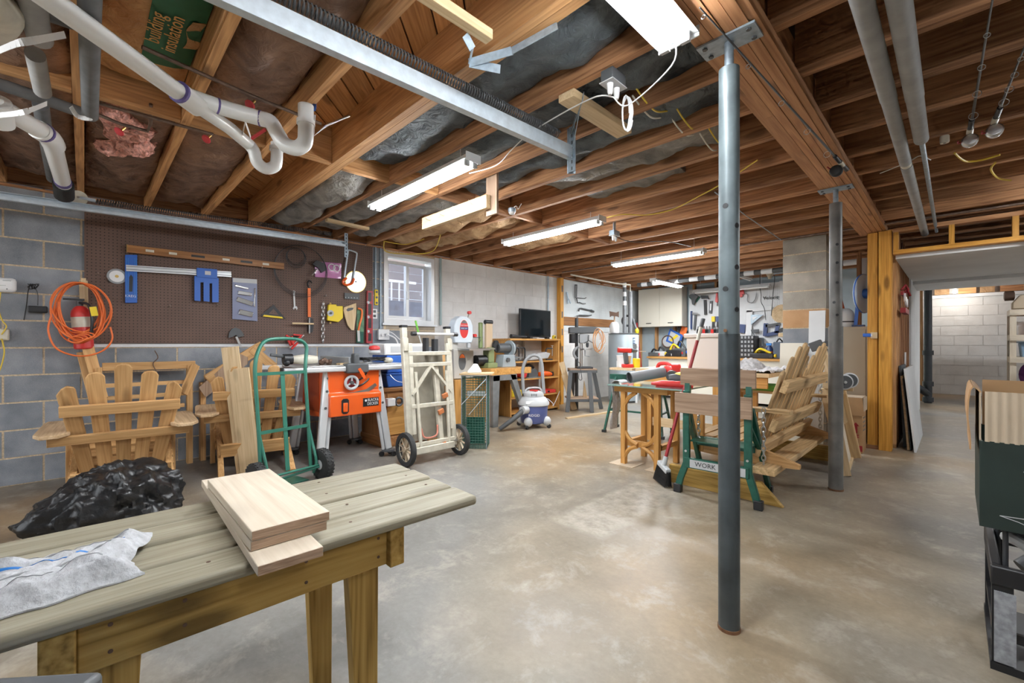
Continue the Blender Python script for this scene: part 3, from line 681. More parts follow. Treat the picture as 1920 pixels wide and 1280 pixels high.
for (x,y,pw_,l) in ((1.3,.4,5,'added unseen strip light right of the camera'),(-2.6,-.9,5,'added unseen strip light left of the camera'),(1.9,9.9,26,'strip light of the far room, out of view to the right')):  # the two beside the camera are added, unseen, to light the near room
    light_fixture((x,y,2.12),'x',1.22,l,power=pw_,tubes=1,hang=.08)
bl=thing('bulb_lamp','bare round bulb in a porcelain holder in the far room','ceiling light',(.0,12.357,2.215))
part('holder',MB().lathe((0,0,-.08),[(.02,0),(.035,.03),(.055,.08)],16),M['whitep'],bl)
part('bulb',MB().ball((0,0,-.13),.035),lamp_mat('bulb_glow',(1,.95,.85),30),bl)
ld=bpy.data.lights.new('bulb','POINT'); ld.energy=9; ld.shadow_soft_size=.05; ld.color=(1,.95,.88)
lo=bpy.data.objects.new('lamp',ld); COL.objects.link(lo); lo.parent=bl; lo.location=(0,-.05,-.24)
# ================================================================ GARAGE DOOR TRACKS AND SPRINGS
def track(x,y0,z0,y1,z1,label,flip,h=.066):
    t=thing('door_track',label,'door track',(x,y1,z1))
    s=-1 if flip else 1
    web=MB().bar((x,y0,z0+h/2),(x,y1,z1+h/2),.003,h); part('web',web,M['galv'],t,w=1)
    part('lower_lip',MB().bar((x+s*.016,y0,z0+.001),(x+s*.016,y1,z1+.001),.034,.003).bar((x+s*.033,y0,z0+.011),(x+s*.033,y1,z1+.011),.003,.02),M['galv'],t,w=1)
    part('upper_lip',MB().bar((x+s*.02,y0,z0+h),(x+s*.02,y1,z1+h),.04,.003),M['galv'],t,w=1)
    return t
track(-1.45,-2.4,1.95,1.90,2.05,'long galvanised garage door track crossing the upper left ceiling',True)
track(-4.43,-2.4,1.95,1.92,2.05,'galvanised garage door track running above the brown pegboard',False,.048)
def spring(p0,p1,r,wire,turns,label,mat,hook=True):
    p0=Vector(p0);p1=Vector(p1);a=(p1-p0).normalized();q=a.cross(Vector((0,0,1))).normalized();b=a.cross(q); n=turns*9
    pts=[p0+(p1-p0)*(i/n)+(q*math.cos(2*PI*i/9)+b*math.sin(2*PI*i/9))*r for i in range(n+1)]
    return solo('coil_spring',MB().tube(pts,wire,4),mat,label,'spring',group='garage door springs',smooth=80)
spring((-1.50,-.25,2.135),(-1.50,1.82,2.175),.021,.0034,150,'dark coil spring stretched above the long upper track',M['dkgrey'])
spring((-4.46,.06,2.10),(-4.46,1.80,2.165),.019,.003,120,'coil spring stretched above the track over the pegboard',M['dkgrey'])
pu=thing('cable_pulley','cream cable pulley wheel at the end of the left spring','pulley',(-4.44,-.02,2.10))
pc=Vector((-4.44,-.03,2.10))
part('wheel',MB().lathe(pc,[(.012,-.012),(.05,-.012),(.05,-.006),(.044,0),(.05,.006),(.05,.012),(.012,.012)],24,axis=(1,0,0)),M['cream'],pu,w=1)
part('fork',MB().bar(pc+Vector((.014,0,0)),pc+Vector((.014,.09,0)),.003,.02).bar(pc+Vector((-.014,0,0)),pc+Vector((-.014,.09,0)),.003,.02),M['galv'],pu,w=1)
part('axle',MB().cyl(pc-Vector((.018,0,0)),pc+Vector((.018,0,0)),.008,10),M['steel'],pu,w=1)
part('cable',MB().tube([pc+Vector((0,-.01,.05)),(-4.44,-1.6,2.02)],.002,5),M['copper'],pu,w=1)
# perforated hangers
def perforated(mb, slots, p0, p1, w, wdir):
    p0=Vector(p0);p1=Vector(p1);a=(p1-p0);L=a.length;a.normalize();wd=Vector(wdir).normalized();nrm=a.cross(wd)
    mb.bar(p0,p1,.003,w,up=wd)
    k=int(L/.032)
    for i in range(k):
        c=p0+a*(L*(i+.5)/k); slots.bar(c-a*.009,c+a*.009,.0045,.009,up=wd)
hg=thing('track_hanger','blue-grey perforated angle bracket holding the end of the long upper track','bracket',(-1.45,1.9,1.98))
m1,s1=MB(),MB()
perforated(m1,s1,(-1.47,1.90,1.975),(-1.47,1.90,2.22),.046,(.7,.713,0)); perforated(m1,s1,(-1.450,1.88,1.975),(-1.450,1.88,2.22),.042,(1,0,0))
part('upright',m1,M['galv_d'],hg,w=1); part('slots',s1,M['dkgrey'],hg,w=1,kind='stuff')
m2,s2=MB(),MB(); perforated(m2,s2,(-1.45,1.87,2.04),(-1.26,1.70,2.19),.042,(0,.3,1)); part('brace',m2,M['galv_d'],hg,w=1); part('slots',s2,M['dkgrey'],hg,w=1,kind='stuff')
m3,s3=MB(),MB(); perforated(m3,s3,(-1.47,1.89,2.185),(-1.20,1.64,2.185),.042,(0,0.2,1)); part('top_arm',m3,M['galv_d'],hg,w=1); part('slots',s3,M['dkgrey'],hg,w=1,kind='stuff')
a,b=fl(1066,176,2.196),fl(1166,250,2.196)
xm=(a.x+b.x)/2
solo('hanger_block',MB().bb(xm-.045,a.y,2.177,xm+.045,b.y,2.213),M['pine'],'short pale pine block screwed under the joists beside the perforated bracket','wood block',bevel=.002)
hg2=thing('track_hanger','grey perforated strap hanging the track from a thin wood strip above the pegboard','bracket',(-4.42,1.92,2.0))
m1,s1=MB(),MB(); perforated(m1,s1,(-4.41,1.93,1.94),(-4.41,1.93,2.19),.035,(0,1,0)); part('upright',m1,M['galv_d'],hg2,w=1); part('slots',s1,M['black'],hg2,w=1,kind='stuff')
a,b=fl(612,412,2.2),fl(690,429,2.2)
solo('nailer_strip',MB().bar(a,b,.05,.026),M['pine'],'thin pale strip under the joists above the pegboard corner','wood strip')
# bent strap bracket and the loose 2x4
st=thing('bent_strap','bent galvanised joist strap hanging loose under the doubled joist','strap',fl(880,120,2.17))
A=[fl(872,65,2.17),fl(886,92,2.14),fl(880,118,2.11)]; B_=[fl(880,118,2.11),fl(960,95,2.16),fl(1045,48,2.20)]; C_=[fl(880,118,2.11),fl(938,130,2.10)]
for nm,P in (('hook',A),('long_leaf',B_),('short_leaf',C_)):
    m=MB()
    for p,q in zip(P,P[1:]): m.bar(p,q,.003,.034,up=(0.2,.3,1))
    part(nm,m,M['galv_d'],st,w=1)
a,b=fl(800,-6,2.19),fl(930,62,2.19)
solo('loose_stud',MB().bb(a.x-.02,a.y-.4,2.175,a.x+.02,b.y,2.213),M['pine'],'pale two-by-four strip under the joists above the springs','wood strip',bevel=.002)
# nailed pine hanger board
hb=thing('hanger_board','thick pine board with bent nails on a plywood upright below the joists','hanger',ony(860,420,2.02))
a,b=ony(795,418,2.02),ony(916,380,2.02); zz=(a.z+b.z)/2
part('board',MB().bb(a.x,2.00,zz-.048,b.x,2.038,zz+.048),M['pine'],hb,w=1,bevel=.003)
part('upright',MB().bb(b.x-.05,2.042,zz-.09,b.x+.06,2.06,2.30),M['oldwood'],hb,w=1)
for i in range(4):
    x=a.x+(b.x-a.x)*(.15+.23*i); part('nail',MB().tube([(x,2.0,zz),(x,1.965,zz+.004),(x-.012,1.955,zz+.03)],.002,5),M['steel'],hb,w=1)
# ceiling sensor, outlet boxes
sn=thing('ceiling_sensor','round grey and white sensor hanging beside the pine hanger board','sensor',fl(960,398,2.14))
c=fl(960,398,2.14)
part('cap',MB().lathe(c,[(.03,.0),(.033,.012),(.033,.03),(.028,.035)],18),M['galv_d'],sn,w=1)
part('dome',MB().lathe(c,[(.008,-.02),(.022,-.015),(.03,0)],18),M['whitep'],sn,w=1)
part('wire',MB().tube(smooth_path([c+Vector((0,0,.03)),c+Vector((.03,.02,.05)),c+Vector((.05,.02,.02)),c+Vector((.06,.05,.07))]),.003,6),M['cable_w'],sn,w=1)
def outlet_box(c,label,col,plugs=2):
    t=thing('outlet_box',label,'outlet box',c)
    part('box',MB().bb(-.03,-.052,0,.03,.052,.05),col,t,bevel=.004)
    part('face',MB().bb(-.033,-.056,-.004,.033,.056,0),M['lgrey'],t)
    part('bracket',MB().bb(-.004,-.02,.05,.004,.02,ZF-c[2]),M['galv_d'],t)
    for i in range(plugs):
        y=(i-.5)*.05
        part('plug',MB().lathe((0,y,-.05),[(.008,0),(.012,.012),(.014,.046)],12),M['whitep'],t)
    return t
c=fl(1150,160,2.15); ob=outlet_box((c.x,c.y,2.15),'dark ceiling outlet box with two white plugs and a coiled white cord',M['dkgrey'])
lp=[]
c2=Vector((c.x,c.y,2.10))
for i in range(5):
    for k in range(16):
        t=2*PI*k/16; lp.append(c2+Vector((.03+.010*math.cos(t)*(1+.2*i),.05+.012*math.cos(t)+.004*i,-.06+.075*math.sin(t))))
part('coiled_cord',MB().tube(lp,.003,6),M['whitep'],ob,w=1)
part('cord',MB().tube(smooth_path([c2,c2+Vector((.06,.02,-.05)),(-.74,1.56,2.08),(-.70,1.50,2.13)]),.003,6),M['whitep'],ob,w=1)
part('cord',MB().tube(smooth_path([c2,c2+Vector((-.1,-.03,.02)),fl(1000,245,2.17),fl(960,280,2.15),fl(930,310,2.13),fl(880,325,2.11)]),.003,6),M['whitep'],ob,w=1)
c=fl(1152,442,2.13); ob2=outlet_box((c.x,c.y,2.13),'grey ceiling outlet box with two dark plugs at the end of the middle strip light',M['galv_d'])
part('cord',MB().tube(smooth_path([c,c+Vector((.1,.15,-.05)),c+Vector((.25,.6,.0)),c+Vector((.3,1.1,.02))]),.004,6),M['black'],ob2,w=1)
# ---------------------------------------------------------------- cables
def cable(pts,mat,label,r=.0045,group='cables stapled to the joists'):
    return solo('cable',MB().tube(smooth_path(pts),r,6),mat,label,'cable',group=group)
cable([fl(1122,412,2.17),fl(1165,402,2.17),fl(1210,403,2.16),fl(1260,393,2.16),fl(1310,368,2.17),fl(1352,345,2.18),fl(1420,300,2.2)],M['cable_y'],'yellow cable sagging along the joists between the middle light and the near post')
for i,(ix,iy) in enumerate(((1205,205),(1212,192),(1272,240),(1285,228),(1325,270),(1340,258))):
    a=fl(ix,iy,2.23); cable([a+Vector((0,-.1,.03)),a,a+Vector((0,.10,-.006)),a+Vector((0,.22,.04))],M['cable_y'] if i%2 else M['cable_w'],['white cable','yellow cable'][i%2]+' dipping between joists, '+['first','first','second','second','third','third'][i]+' pair left of the near post')
for (p,l) in (([(1790,287),(1810,302),(1840,300),(1875,290)],'flat yellow cable drooping under the joists right of the grey sleeved pipes'),([(1866,305),(1858,318),(1872,334),(1895,338)],'yellow cable loop entering the metal box near the right edge')):
    cable([fl(ix,iy,2.19) for ix,iy in p],M['cable_y'],l,.006)
cable([fl(720,452,2.2),fl(725,472,2.16),fl(775,476,2.12),fl(812,470,2.14),fl(826,440,2.22)],M['cable_y'],'tan cable loop hanging above the window',.006)
cable([fl(720,452,2.22),fl(760,458,2.2),fl(795,448,2.21)],M['cable_y'],'short tan cable over the left top corner of the window',.005)
for i in range(9):
    a=fl(1330+((i*61)%270),300+((i*37)%130),2.2)
cable([fl(1650,325,2.18),fl(1700,305,2.18),fl(1725,292,2.19),fl(1745,300,2.18)],M['cable_w'],'thin pale wire strung beside the two sleeved pipes',.003)
# ================================================================ DRAIN PIPES, UPPER LEFT
ZP=2.07
dr=thing('drain_pipe','white plastic drain pipe with two looping traps slung under the joists','drain pipe',fl(350,185,ZP))
a=fl(95,0,ZP);b=fl(345,180,ZP); 
part('main_run',MB().tube([a+(a-b)*1.2,b],.034,18),M['pvc'],dr,w=1)
part('hub',MB().tube([fl(338,174,ZP),fl(372,200,ZP-.005)],.043,18),M['pvc'],dr,w=1)
part('primer_band',MB().tube([fl(334,171,ZP),fl(338,174,ZP)],.0435,18),M['purple'],dr,w=1)
p0=fl(365,196,ZP-.01); br=[p0,fl(430,240,ZP-.015),fl(468,272,ZP-.02)]
part('lower_branch',MB().tube(br,.029,16),M['pvc'],dr,w=1)
e=br[-1]; ax=(fl(510,275,ZP)-e).normalized(); 
tr=[e,e+ax*.02+Vector((0,0,-.03)),e+ax*.035+Vector((0,0,-.085)),e+ax*.075+Vector((0,0,-.115)),e+ax*.115+Vector((0,0,-.10)),e+ax*.125+Vector((0,0,-.06)),e+ax*.125+Vector((0,0,.02))]
part('lower_trap',MB().tube(smooth_path(tr,5),.029,16),M['pvc'],dr,w=1)
part('trap_nut',MB().cyl(e+ax*.125+Vector((0,0,-.02)),e+ax*.125+Vector((0,0,.0)),.035,14),M['pvc'],dr,w=1)
part('riser',MB().cyl(e+ax*.125,e+ax*.125+Vector((0,0,.12)),.020,12),M['copper'],dr,w=1)
q0=fl(358,182,ZP+.02); q1=fl(410,200,ZP+.03); q2=fl(488,222,ZP+.03)
part('upper_branch',MB().tube([q0,q1,q2],.034,18),M['pvc'],dr,w=1)
part('primer_band',MB().tube([fl(405,198,ZP+.03),fl(409,199.5,ZP+.03)],.0355,18),M['purple'],dr,w=1)
ax=(fl(560,232,ZP)-q2).normalized()
tr=[q2,q2+ax*.05+Vector((0,0,-.01)),q2+ax*.085+Vector((0,0,-.06)),q2+ax*.12+Vector((0,0,-.105)),q2+ax*.175+Vector((0,0,-.115)),q2+ax*.215+Vector((0,0,-.085)),q2+ax*.222+Vector((0,0,-.03)),q2+ax*.222+Vector((0,0,.09))]
part('upper_trap',MB().tube(smooth_path(tr,5),.034,16),M['pvc'],dr,w=1)
part('primer_band',MB().tube([q2-(q2-q1).normalized()*.004,q2+ax*.004],.0355,18),M['purple'],dr,w=1)
part('trap_nut',MB().cyl(q2+ax*.222+Vector((0,0,.0)),q2+ax*.222+Vector((0,0,.02)),.040,14),M['pvc'],dr,w=1)
part('hook_strap',MB().bar(fl(460,228,ZP),fl(452,262,ZP-.02),.002,.018).bar(fl(460,228,ZP),fl(470,258,ZP-.02),.002,.018),M['whitep'],dr,w=1)
text('NSF-PW-DWV  ASTM D2665  2 IN  PVC',.017,M['dgrey'],dr,q1*.45+q2*.55+Vector((.012,-.028,-.016)),(q2-q1),Vector((.3,-.4,.8)))
# left drain going into the wall
d2=thing('drain_pipe','white plastic drain pipe with an elbow dropping into a black coupling above the left wall','drain pipe',fl(98,262,2.1))
P=[fl(-40,175,2.1),fl(30,218,2.1),fl(85,250,2.1)]
part('run',MB().tube(P,.040,18),M['pvc'],d2,w=1)
part('elbow',MB().tube(smooth_path([fl(72,243,2.1),fl(92,257,2.1),fl(101,272,2.1)]),.046,18),M['pvc'],d2,w=1)
part('drop',MB().tube([fl(98,268,2.1),fl(119,345,2.1)],.040,18),M['pvc'],d2,w=1)
part('primer_band',MB().tube([fl(80,247,2.1),fl(83,249,2.1)],.047,18),M['purple'],d2,w=1)
part('primer_band',MB().tube([fl(117,338,2.1),fl(118,342,2.1)],.043,18),M['purple'],d2,w=1)
e=fl(119,345,2.1)
part('coupling',MB().tube([e,e+Vector((-.10,0,-.015)),e+Vector((-.16,0,-.04))],.052,18),M['rubber'],d2,w=1)
part('tee_cap',MB().tube([fl(-5,190,2.1),fl(2,232,2.04)],.045,18),M['pvc'],d2,w=1)
# pale duct elbow in the very corner
solo('duct_elbow',MB().tube(smooth_path([fl(-90,-60,2.10),fl(-30,-5,2.11),fl(-4,25,2.13),fl(-30,60,2.2)]),.06,20),M['cream'],'fat cream coloured duct elbow in the top left corner','duct')
# straps
def strap(pts,label,wd=.022):
    m=MB(); pts=smooth_path(pts,5)
    for p,q in zip(pts,pts[1:]): m.bar(p,q,.0015,wd,up=(.5,.2,1))
    return solo('pipe_strap',m,M['whitep'],label,'strap',group='white plastic pipe straps')
strap([fl(-20,103,2.00),fl(30,82,2.01),fl(62,76,2.03),fl(122,65,2.10)],'white perforated strap stretched under the grey sleeves near the top left corner',.022)
strap([fl(0,216,2.02),fl(45,210,2.01),fl(88,194,2.1)],'white perforated strap under the left drain pipe')
strap([fl(131,25,2.16),fl(132,50,2.2)],'short white strap nailed to the end of the nearest joist',.024)
strap([fl(133,200,2.13),fl(146,218,2.11),fl(170,222,2.11),fl(178,216,2.14)],'white strap looped under the end of the grey pipe',.02)
# grey pipes and sleeves
def pipe(name,pts,r,mat,label,cat='pipe',n=16):
    return solo(name,MB().tube([Vector(p) for p in pts],r,n),mat,label,cat)
pipe('sleeved_pipe',[fl(52,-60,2.15),fl(66,38,2.15),fl(75,72,2.15)],.036,M['greyins'],'grey foam sleeved pipe in the top left corner, upper length')
pipe('sleeved_pipe',[fl(66,102,2.16),fl(80,172,2.16)],.030,M['greyins'],'short grey foam sleeve with a cut open end, lower left of the first')
pipe('sleeved_pipe',[fl(168,-50,2.14),fl(169,216,2.14)],.030,M['dgrey'],'dark grey pipe running beside the nearest joist toward the wall')
pipe('sleeved_pipe',[fl(-30,148,2.18),fl(72,182,2.18),fl(150,210,2.18)],.026,M['dgrey'],'dark grey pipe crossing low in the upper left corner')
pipe('sleeved_pipe',[fl(62,16,2.2),fl(170,52,2.2)],.026,M['dgrey'],'dark grey pipe crossing high in the upper left corner')
pipe('sleeved_pipe',[fl(76,195,2.2),fl(98,335,2.2)],.030,M['dgrey'],'grey pipe going behind the left drain toward the wall')
pipe('copper_pipe',[fl(266,88,2.19),fl(400,148,2.19),fl(478,182,2.19),fl(602,232,2.19)],.008,M['copper'],'thin copper pipe crossing behind the upper trap')
pipe('copper_pipe',[fl(180,192,2.19),fl(290,222,2.19),fl(400,252,2.19)],.008,M['copper'],'thin copper pipe above the pink fibreglass')
pipe('copper_pipe',[fl(178,212,2.18),fl(225,232,2.17),fl(277,246,2.17),fl(282,232,2.19),fl(283,195,2.25)],.008,M['copper'],'thin bent copper pipe in front of the pink fibreglass')
pipe('blue_pipe',[fl(589,205,2.18),fl(591,168,2.34)],.009,M['blueprint'],'short blue plastic pipe behind the upper trap')
pipe('red_pipe',[fl(468,262,2.1),fl(497,243,2.14)],.008,M['redvalve'],'short red plastic pipe between the two traps')
pipe('steel_loop',[fl(590,215,2.17),fl(588,255,2.08),fl(612,235,2.14),fl(655,217,2.22)],.005,M['steel'],'thin steel loop hanging right of the upper trap')
for (ix,iy,l) in ((470,196,'red valve handle on the copper pipe behind the upper trap'),(225,246,'red valve handle in front of the pink fibreglass'),(388,260,'red valve handle on the pipe left of the lower trap')):
    c=fl(ix,iy,2.17); v=thing('valve',l,'valve',c,group='red valve handles')
    part('handle',MB().lathe(c,[(.006,0),(.022,.002),(.024,.007),(.020,.012),(.006,.014)],10,axis=(.3,-.5,-.6)),M['redvalve'],v,w=1)
    part('stem',MB().cyl(c,c+Vector((-.01,.02,.03)),.006,8),M['brass'],v,w=1)
# right hand pipes
pA=thing('sleeved_pipe','long grey foam sleeved pipe under the right hand joists, left one of the pair','pipe',(-.207,3,2.13))
part('sleeve',MB().tube([(-.207,-2.6,2.145),(-.207,2.55,2.135)],.031,18),M['greyins'],pA,w=1)
part('sleeve',MB().tube([(-.207,2.555,2.135),(-.207,3.5,2.13)],.029,18),M['greyins'],pA,w=1)
part('sleeve',MB().tube([(-.207,3.56,2.13),(-.207,5.9,2.13)],.029,18),M['greyins'],pA,w=1)
part('bare_band',MB().tube([(-.207,3.505,2.13),(-.207,3.555,2.13)],.027,18),M['cream'],pA,w=1)
pB=thing('sleeved_pipe','grey foam sleeved pipe with a bare thin end, right one of the pair','pipe',(-.125,2,2.13))
part('sleeve',MB().tube([(-.125,-2.6,2.145),(-.125,2.62,2.135)],.033,18),M['greyins'],pB,w=1)
part('sleeve',MB().tube([(-.125,2.625,2.135),(-.125,3.17,2.13)],.031,18),M['greyins'],pB,w=1)
part('bare_end',MB().tube([(-.125,3.1,2.135),(-.125,5.9,2.135)],.012,12),M['galv_d'],pB,w=1)
pipe('conduit',[(-4.4,5.45,2.19),(2.9,5.45,2.19)],.011,M['copper'],'thin brown pipe crossing under the joists in front of the passage header')
# black and white taped pipe by the tool wall
wb_=thing('taped_pipe','black and white taped pipe hung under the joists above the tool wall','pipe',(-2.2,7.2,2.12))
xs=-4.05; k=0
while xs<-1.0:
    L=random.uniform(.08,.2); part('band',MB().cyl((xs,7.2,2.12),(xs+L-.002,7.2,2.12),.038,14),M['white'] if k%2 else M['dkgrey'],wb_,w=1); xs+=L; k+=1
# ---------------------------------------------------------------- fishing rods
def fishing_rod(p0,p1,label,reelcol,side):
    p0=Vector(p0);p1=Vector(p1);a=(p1-p0).normalized(); t=thing('fishing_rod',label,'fishing rod',p0,group='fishing rods under the joists')
    L=(p1-p0).length
    part('blank',MB().tube([p0+a*.25,p1],[.006,.0025],8),M['dkgrey'],t,w=1)
    part('grip',MB().tube([p0,p0+a*.10],.012,12),M['black'],t,w=1); part('grip',MB().tube([p0+a*.10,p0+a*.17],.0135,12),M['cream'],t,w=1); part('fore_grip',MB().tube([p0+a*.17,p0+a*.28],.011,12),M['black'],t,w=1)
    s=Vector(side).normalized()
    c=p0+a*.12+s*.045
    rr=part('reel',MB().lathe(c-s*.0,[(.012,-.02),(.03,-.02),(.032,-.005),(.022,0),(.032,.012),(.026,.02),(.01,.022)],18,axis=a if reelcol is not M['steel'] else a),reelcol,t,w=1)
    part('reel_foot',MB().bar(p0+a*.12,c,.012,.008),M['black'],t,w=1)
    part('crank',MB().tube([c,c+s.cross(a)*.045,c+s.cross(a)*.045+a*.03],.004,6),M['dred'],t,w=1)
    for i in range(5):
        q=p0+a*(.38+(L-.42)*i/4); rr_=.016-.0025*i
        part('line_guide',MB().ring(q+s*(rr_+.004),a,rr_,.0015,14,5),M['steel'],t,w=1)
    return t
fishing_rod(fl(1588,318,2.10),fl(1312,14,2.11),'fishing rod with a black reel hung under the long beam',M['black'],(-.6,-.2,-.8))
fishing_rod(fl(1816,262,2.14),fl(1866,-30,2.16),'fishing rod with a silver spool, left one of the pair at the top right',M['steel'],(.0,.2,-1))
fishing_rod(fl(1858,245,2.14),fl(1932,60,2.16),'fishing rod with a silver spool, right one of the pair at the top right',M['steel'],(.0,.2,-1))
c=fl(1771,258,2.19); cn=thing('porcelain_knob','round white porcelain insulator under a joist left of the fishing reels','insulator',c)
part('body',MB().lathe(c,[(.018,-.03),(.020,-.025),(.020,.005),(.018,.01)],18),M['cream'],cn,w=1); part('bore',MB().cyl(c+Vector((0,0,-.031)),c+Vector((0,0,-.0295)),.006,12),M['dkgrey'],cn,w=1)
solo('hanging_rod',MB().tube([fl(1340,360,2.16),fl(1400,405,2.16),fl(1465,450,2.16)],.004,6),M['galv_d'],'thin grey rod hung across the joists behind the near post','rod')
# ================================================================ LEFT WALL: PEGBOARD AND WHAT HANGS ON IT
XPG=XW+.02
solo('pegboard',MB().bb(XW+.001,.0,1.05,XPG,2.445,2.20),M['brownboard'],'large brown pegboard hung with tools on the block wall','pegboard',smooth=None)
def pg(ix,iy,off=.0): return onx(ix,iy,XPG+off)
UY=Vector((0,1,0)); UZ=Vector((0,0,1)); UX=Vector((1,0,0))
def plate(name_mb, pts, off, th):
    """flat shape on the wall traced as wall points (y,z), standing off the board"""
    P=[pg(a,b) for a,b in pts]
    return name_mb.prism([(p.y,p.z) for p in P],(XPG+off,0,0),UY,UZ,th)
def wallthing(name,label,cat,ix,iy,group=None): return thing(name,label,cat,pg(ix,iy),group=group)
# hooks
for (ix,iy,l) in ((184,515,'right above the orange cord coil'),(202,525,'just left of the round disc'),(317,575,'low in the middle, below the aluminium rail'),(406,573,'under the blue fork block'),(489,503,'below the right end of the long level'),(608,555,'above the heavy chain'),(682,462,'at the top right corner'),(570,620,'beside the foot of the orange clamp')):
    p=pg(ix,iy); solo('peg_hook',MB().tube([p,p+Vector((.05,0,0)),p+Vector((.055,0,.012))],.003,6),M['steel'],'bare steel hook on the brown pegboard, '+l,'hook',group='bare pegboard hooks')
# long level
a,b=pg(238,467),pg(530,500); lv=thing('spirit_level','long reddish wooden spirit level along the top of the pegboard','level',a)
u=(b-a).normalized(); n=u.cross(UX).normalized()
part('body',MB().bar(a+UX*.03,b+UX*.03,.03,.062,up=n),M['walnut'],lv,w=1)
for f,k in ((.12,'vial'),(.25,'vial'),(.40,'hand_slot'),(.58,'vial'),(.72,'hand_slot'),(.86,'vial')):
    c=a.lerp(b,f)+UX*.0455
    part(k,MB().bar(c-u*(.028 if k=='vial' else .05),c+u*(.028 if k=='vial' else .05),.002,.02,up=n),M['cream'] if k=='vial' else M['black'],lv,w=1)
part('end_plate',MB().bar(a+UX*.03-u*.004,a+UX*.03,.032,.064,up=n),M['brass'],lv,w=1)
# blue cutting guide
g=wallthing('saw_guide','aluminium saw guide with a blue slotted handle at the left end','saw guide',245,520)
a,b=pg(236,503),pg(432,515); u=(b-a).normalized(); n=UX.cross(u).normalized()
part('rail',MB().bar(a+UX*.03,b+UX*.03,.012,.05,up=n).bar(a+UX*.038,b+UX*.038,.004,.006,up=n),M['alu'],g,w=1)
part('groove',MB().bar(a+UX*.0375+n*.014,b+UX*.0375+n*.014,.002,.004,up=n).bar(a+UX*.0375-n*.012,b+UX*.0375-n*.012,.002,.004,up=n),M['dkgrey'],g,w=1)
h=part('handle_plate',plate(MB(),[(234,568),(257,568),(257,478),(234,478)],.008,.014),M['blue'],g,w=1,bevel=.004)
part('hand_slot',plate(MB(),[(241.5,547),(248,547),(249,520),(245,515),(242,520)],.0221,.001),M['black'],h,w=1)
for dx in (237,240,252,255): part('rib',plate(MB(),[(dx-.6,560),(dx+.6,560),(dx+.6,484),(dx-.6,484)],.022,.003),M['skyblue'],h,w=1)
text('KREG',.028,M['whitep'],h,pg(245,555,.0235),UY,UZ)
f3=part('fork',plate(MB(),[(363,564),(374,565),(374,530),(380,530),(380,565),(391,566),(391,532),(396,532),(396,567),(408,567),(408,522),(363,518)],.03,.018),M['blue'],g,w=1)
part('clamp',plate(MB(),[(367,520),(405,524),(405,506),(367,503)],.036,.02),M['blue'],f3,w=1,bevel=.003); part('badge',plate(MB(),[(382,516),(393,517),(393,510),(382,509)],.0565,.001),M['lgrey'],f3,w=1)
# sanding disc
c=pg(219,518,.006); d=wallthing('grinding_disc','round grey grinding disc with a white centre hung beside the blue guide','disc',219,518)
part('wheel',MB().cyl(c,c+UX*.006,.062,32),M['grey'],d,w=1); part('label_disc',MB().cyl(c+UX*.0061,c+UX*.007,.047,32),M['whitep'],d,w=1); part('hub',MB().cyl(c+UX*.007,c+UX*.009,.012,16),M['brass'],d,w=1)
# blister pack
bpk=wallthing('blister_pack','clear blister pack of chrome tool parts on a blue grey card','packet',458,560)
part('card',plate(MB(),[(435,598),(482,602),(481,524),(435,521)],.012,.004),plain('blue_grey_card',(.20,.22,.34),.4),bpk,w=1)
for i,(p,q,wd) in enumerate((((440,535),(466,541),.02),((446,548),(472,552),.035),((444,560),(474,570),.045),((448,584),(474,590),.05),((478,540),(477,575),.012))):
    part('tool_part',MB().bar(pg(*p,.022),pg(*q,.022),.014,wd,up=UZ),M['chrome'],bpk,w=1,bevel=.004)
part('header',plate(MB(),[(436,529),(481,532),(481,524),(436,521)],.0162,.001),M['lgrey'],bpk,w=1)
# mitre gauge
mg=wallthing('mitre_gauge','half-round grey mitre gauge hung at the bottom edge of the pegboard','gauge',440,630)
part('head',plate(MB(),[(427,633),(428,624),(433,617),(440,614),(448,617),(454,624),(456,630),(446,632),(441,628),(434,632)],.02,.014),M['dkgrey'],mg,w=1)
part('bar',MB().bar(pg(443,631,.03),pg(452,651,.03),.008,.018,up=UY),M['steel'],mg,w=1)
# triangle square
tq=wallthing('triangle_square','black triangular square with a yellow scale','square',512,588)
part('frame',plate(MB(),[(487,592),(535,598),(512,571)],.012,.004),M['black'],tq,w=1); part('window',plate(MB(),[(503,588),(522,591),(512,579)],.0161,.001),M['brownboard'],tq,w=1); part('scale',plate(MB(),[(492,593.2),(530,597.4),(528,594),(494,590)],.0161,.001),M['yellow'],tq,w=1)
# wrench
wr_=wallthing('open_wrench','small steel open-ended wrench hanging left of the orange clamp','wrench',552,560)
a,b=pg(551,549,.015),pg(552.5,577,.015)
part('shank',MB().bar(a,b,.005,.016,up=UY),M['steel'],wr_,w=1); part('jaw',plate(MB(),[(548,578),(550,581),(551,578),(554,578),(555,582),(557,578),(555,574),(550,574)],.012,.007),M['steel'],wr_,w=1); part('ring_end',MB().ring(pg(551,547,.015),UX,.010,.004,14,5),M['steel'],wr_,w=1)
# coiled band saw blades
for (ix,iy,rr,l) in ((565,505,.255,'wide coil of thin saw blade hung on the pegboard'),(555,480,.085,'small inner coil of saw blade under the track')):
    c=pg(ix,iy,.03); m=MB()
    for k in range(3): m.tube([c+Vector((.004*k,(rr+.006*k)*math.cos(2*PI*i/40),(rr+.008*k)*math.sin(2*PI*i/40)-.01*k)) for i in range(40)],.0028,5,closed=True)
    solo('saw_blade_coil',m,M['blackiron'],l,'blade coil')
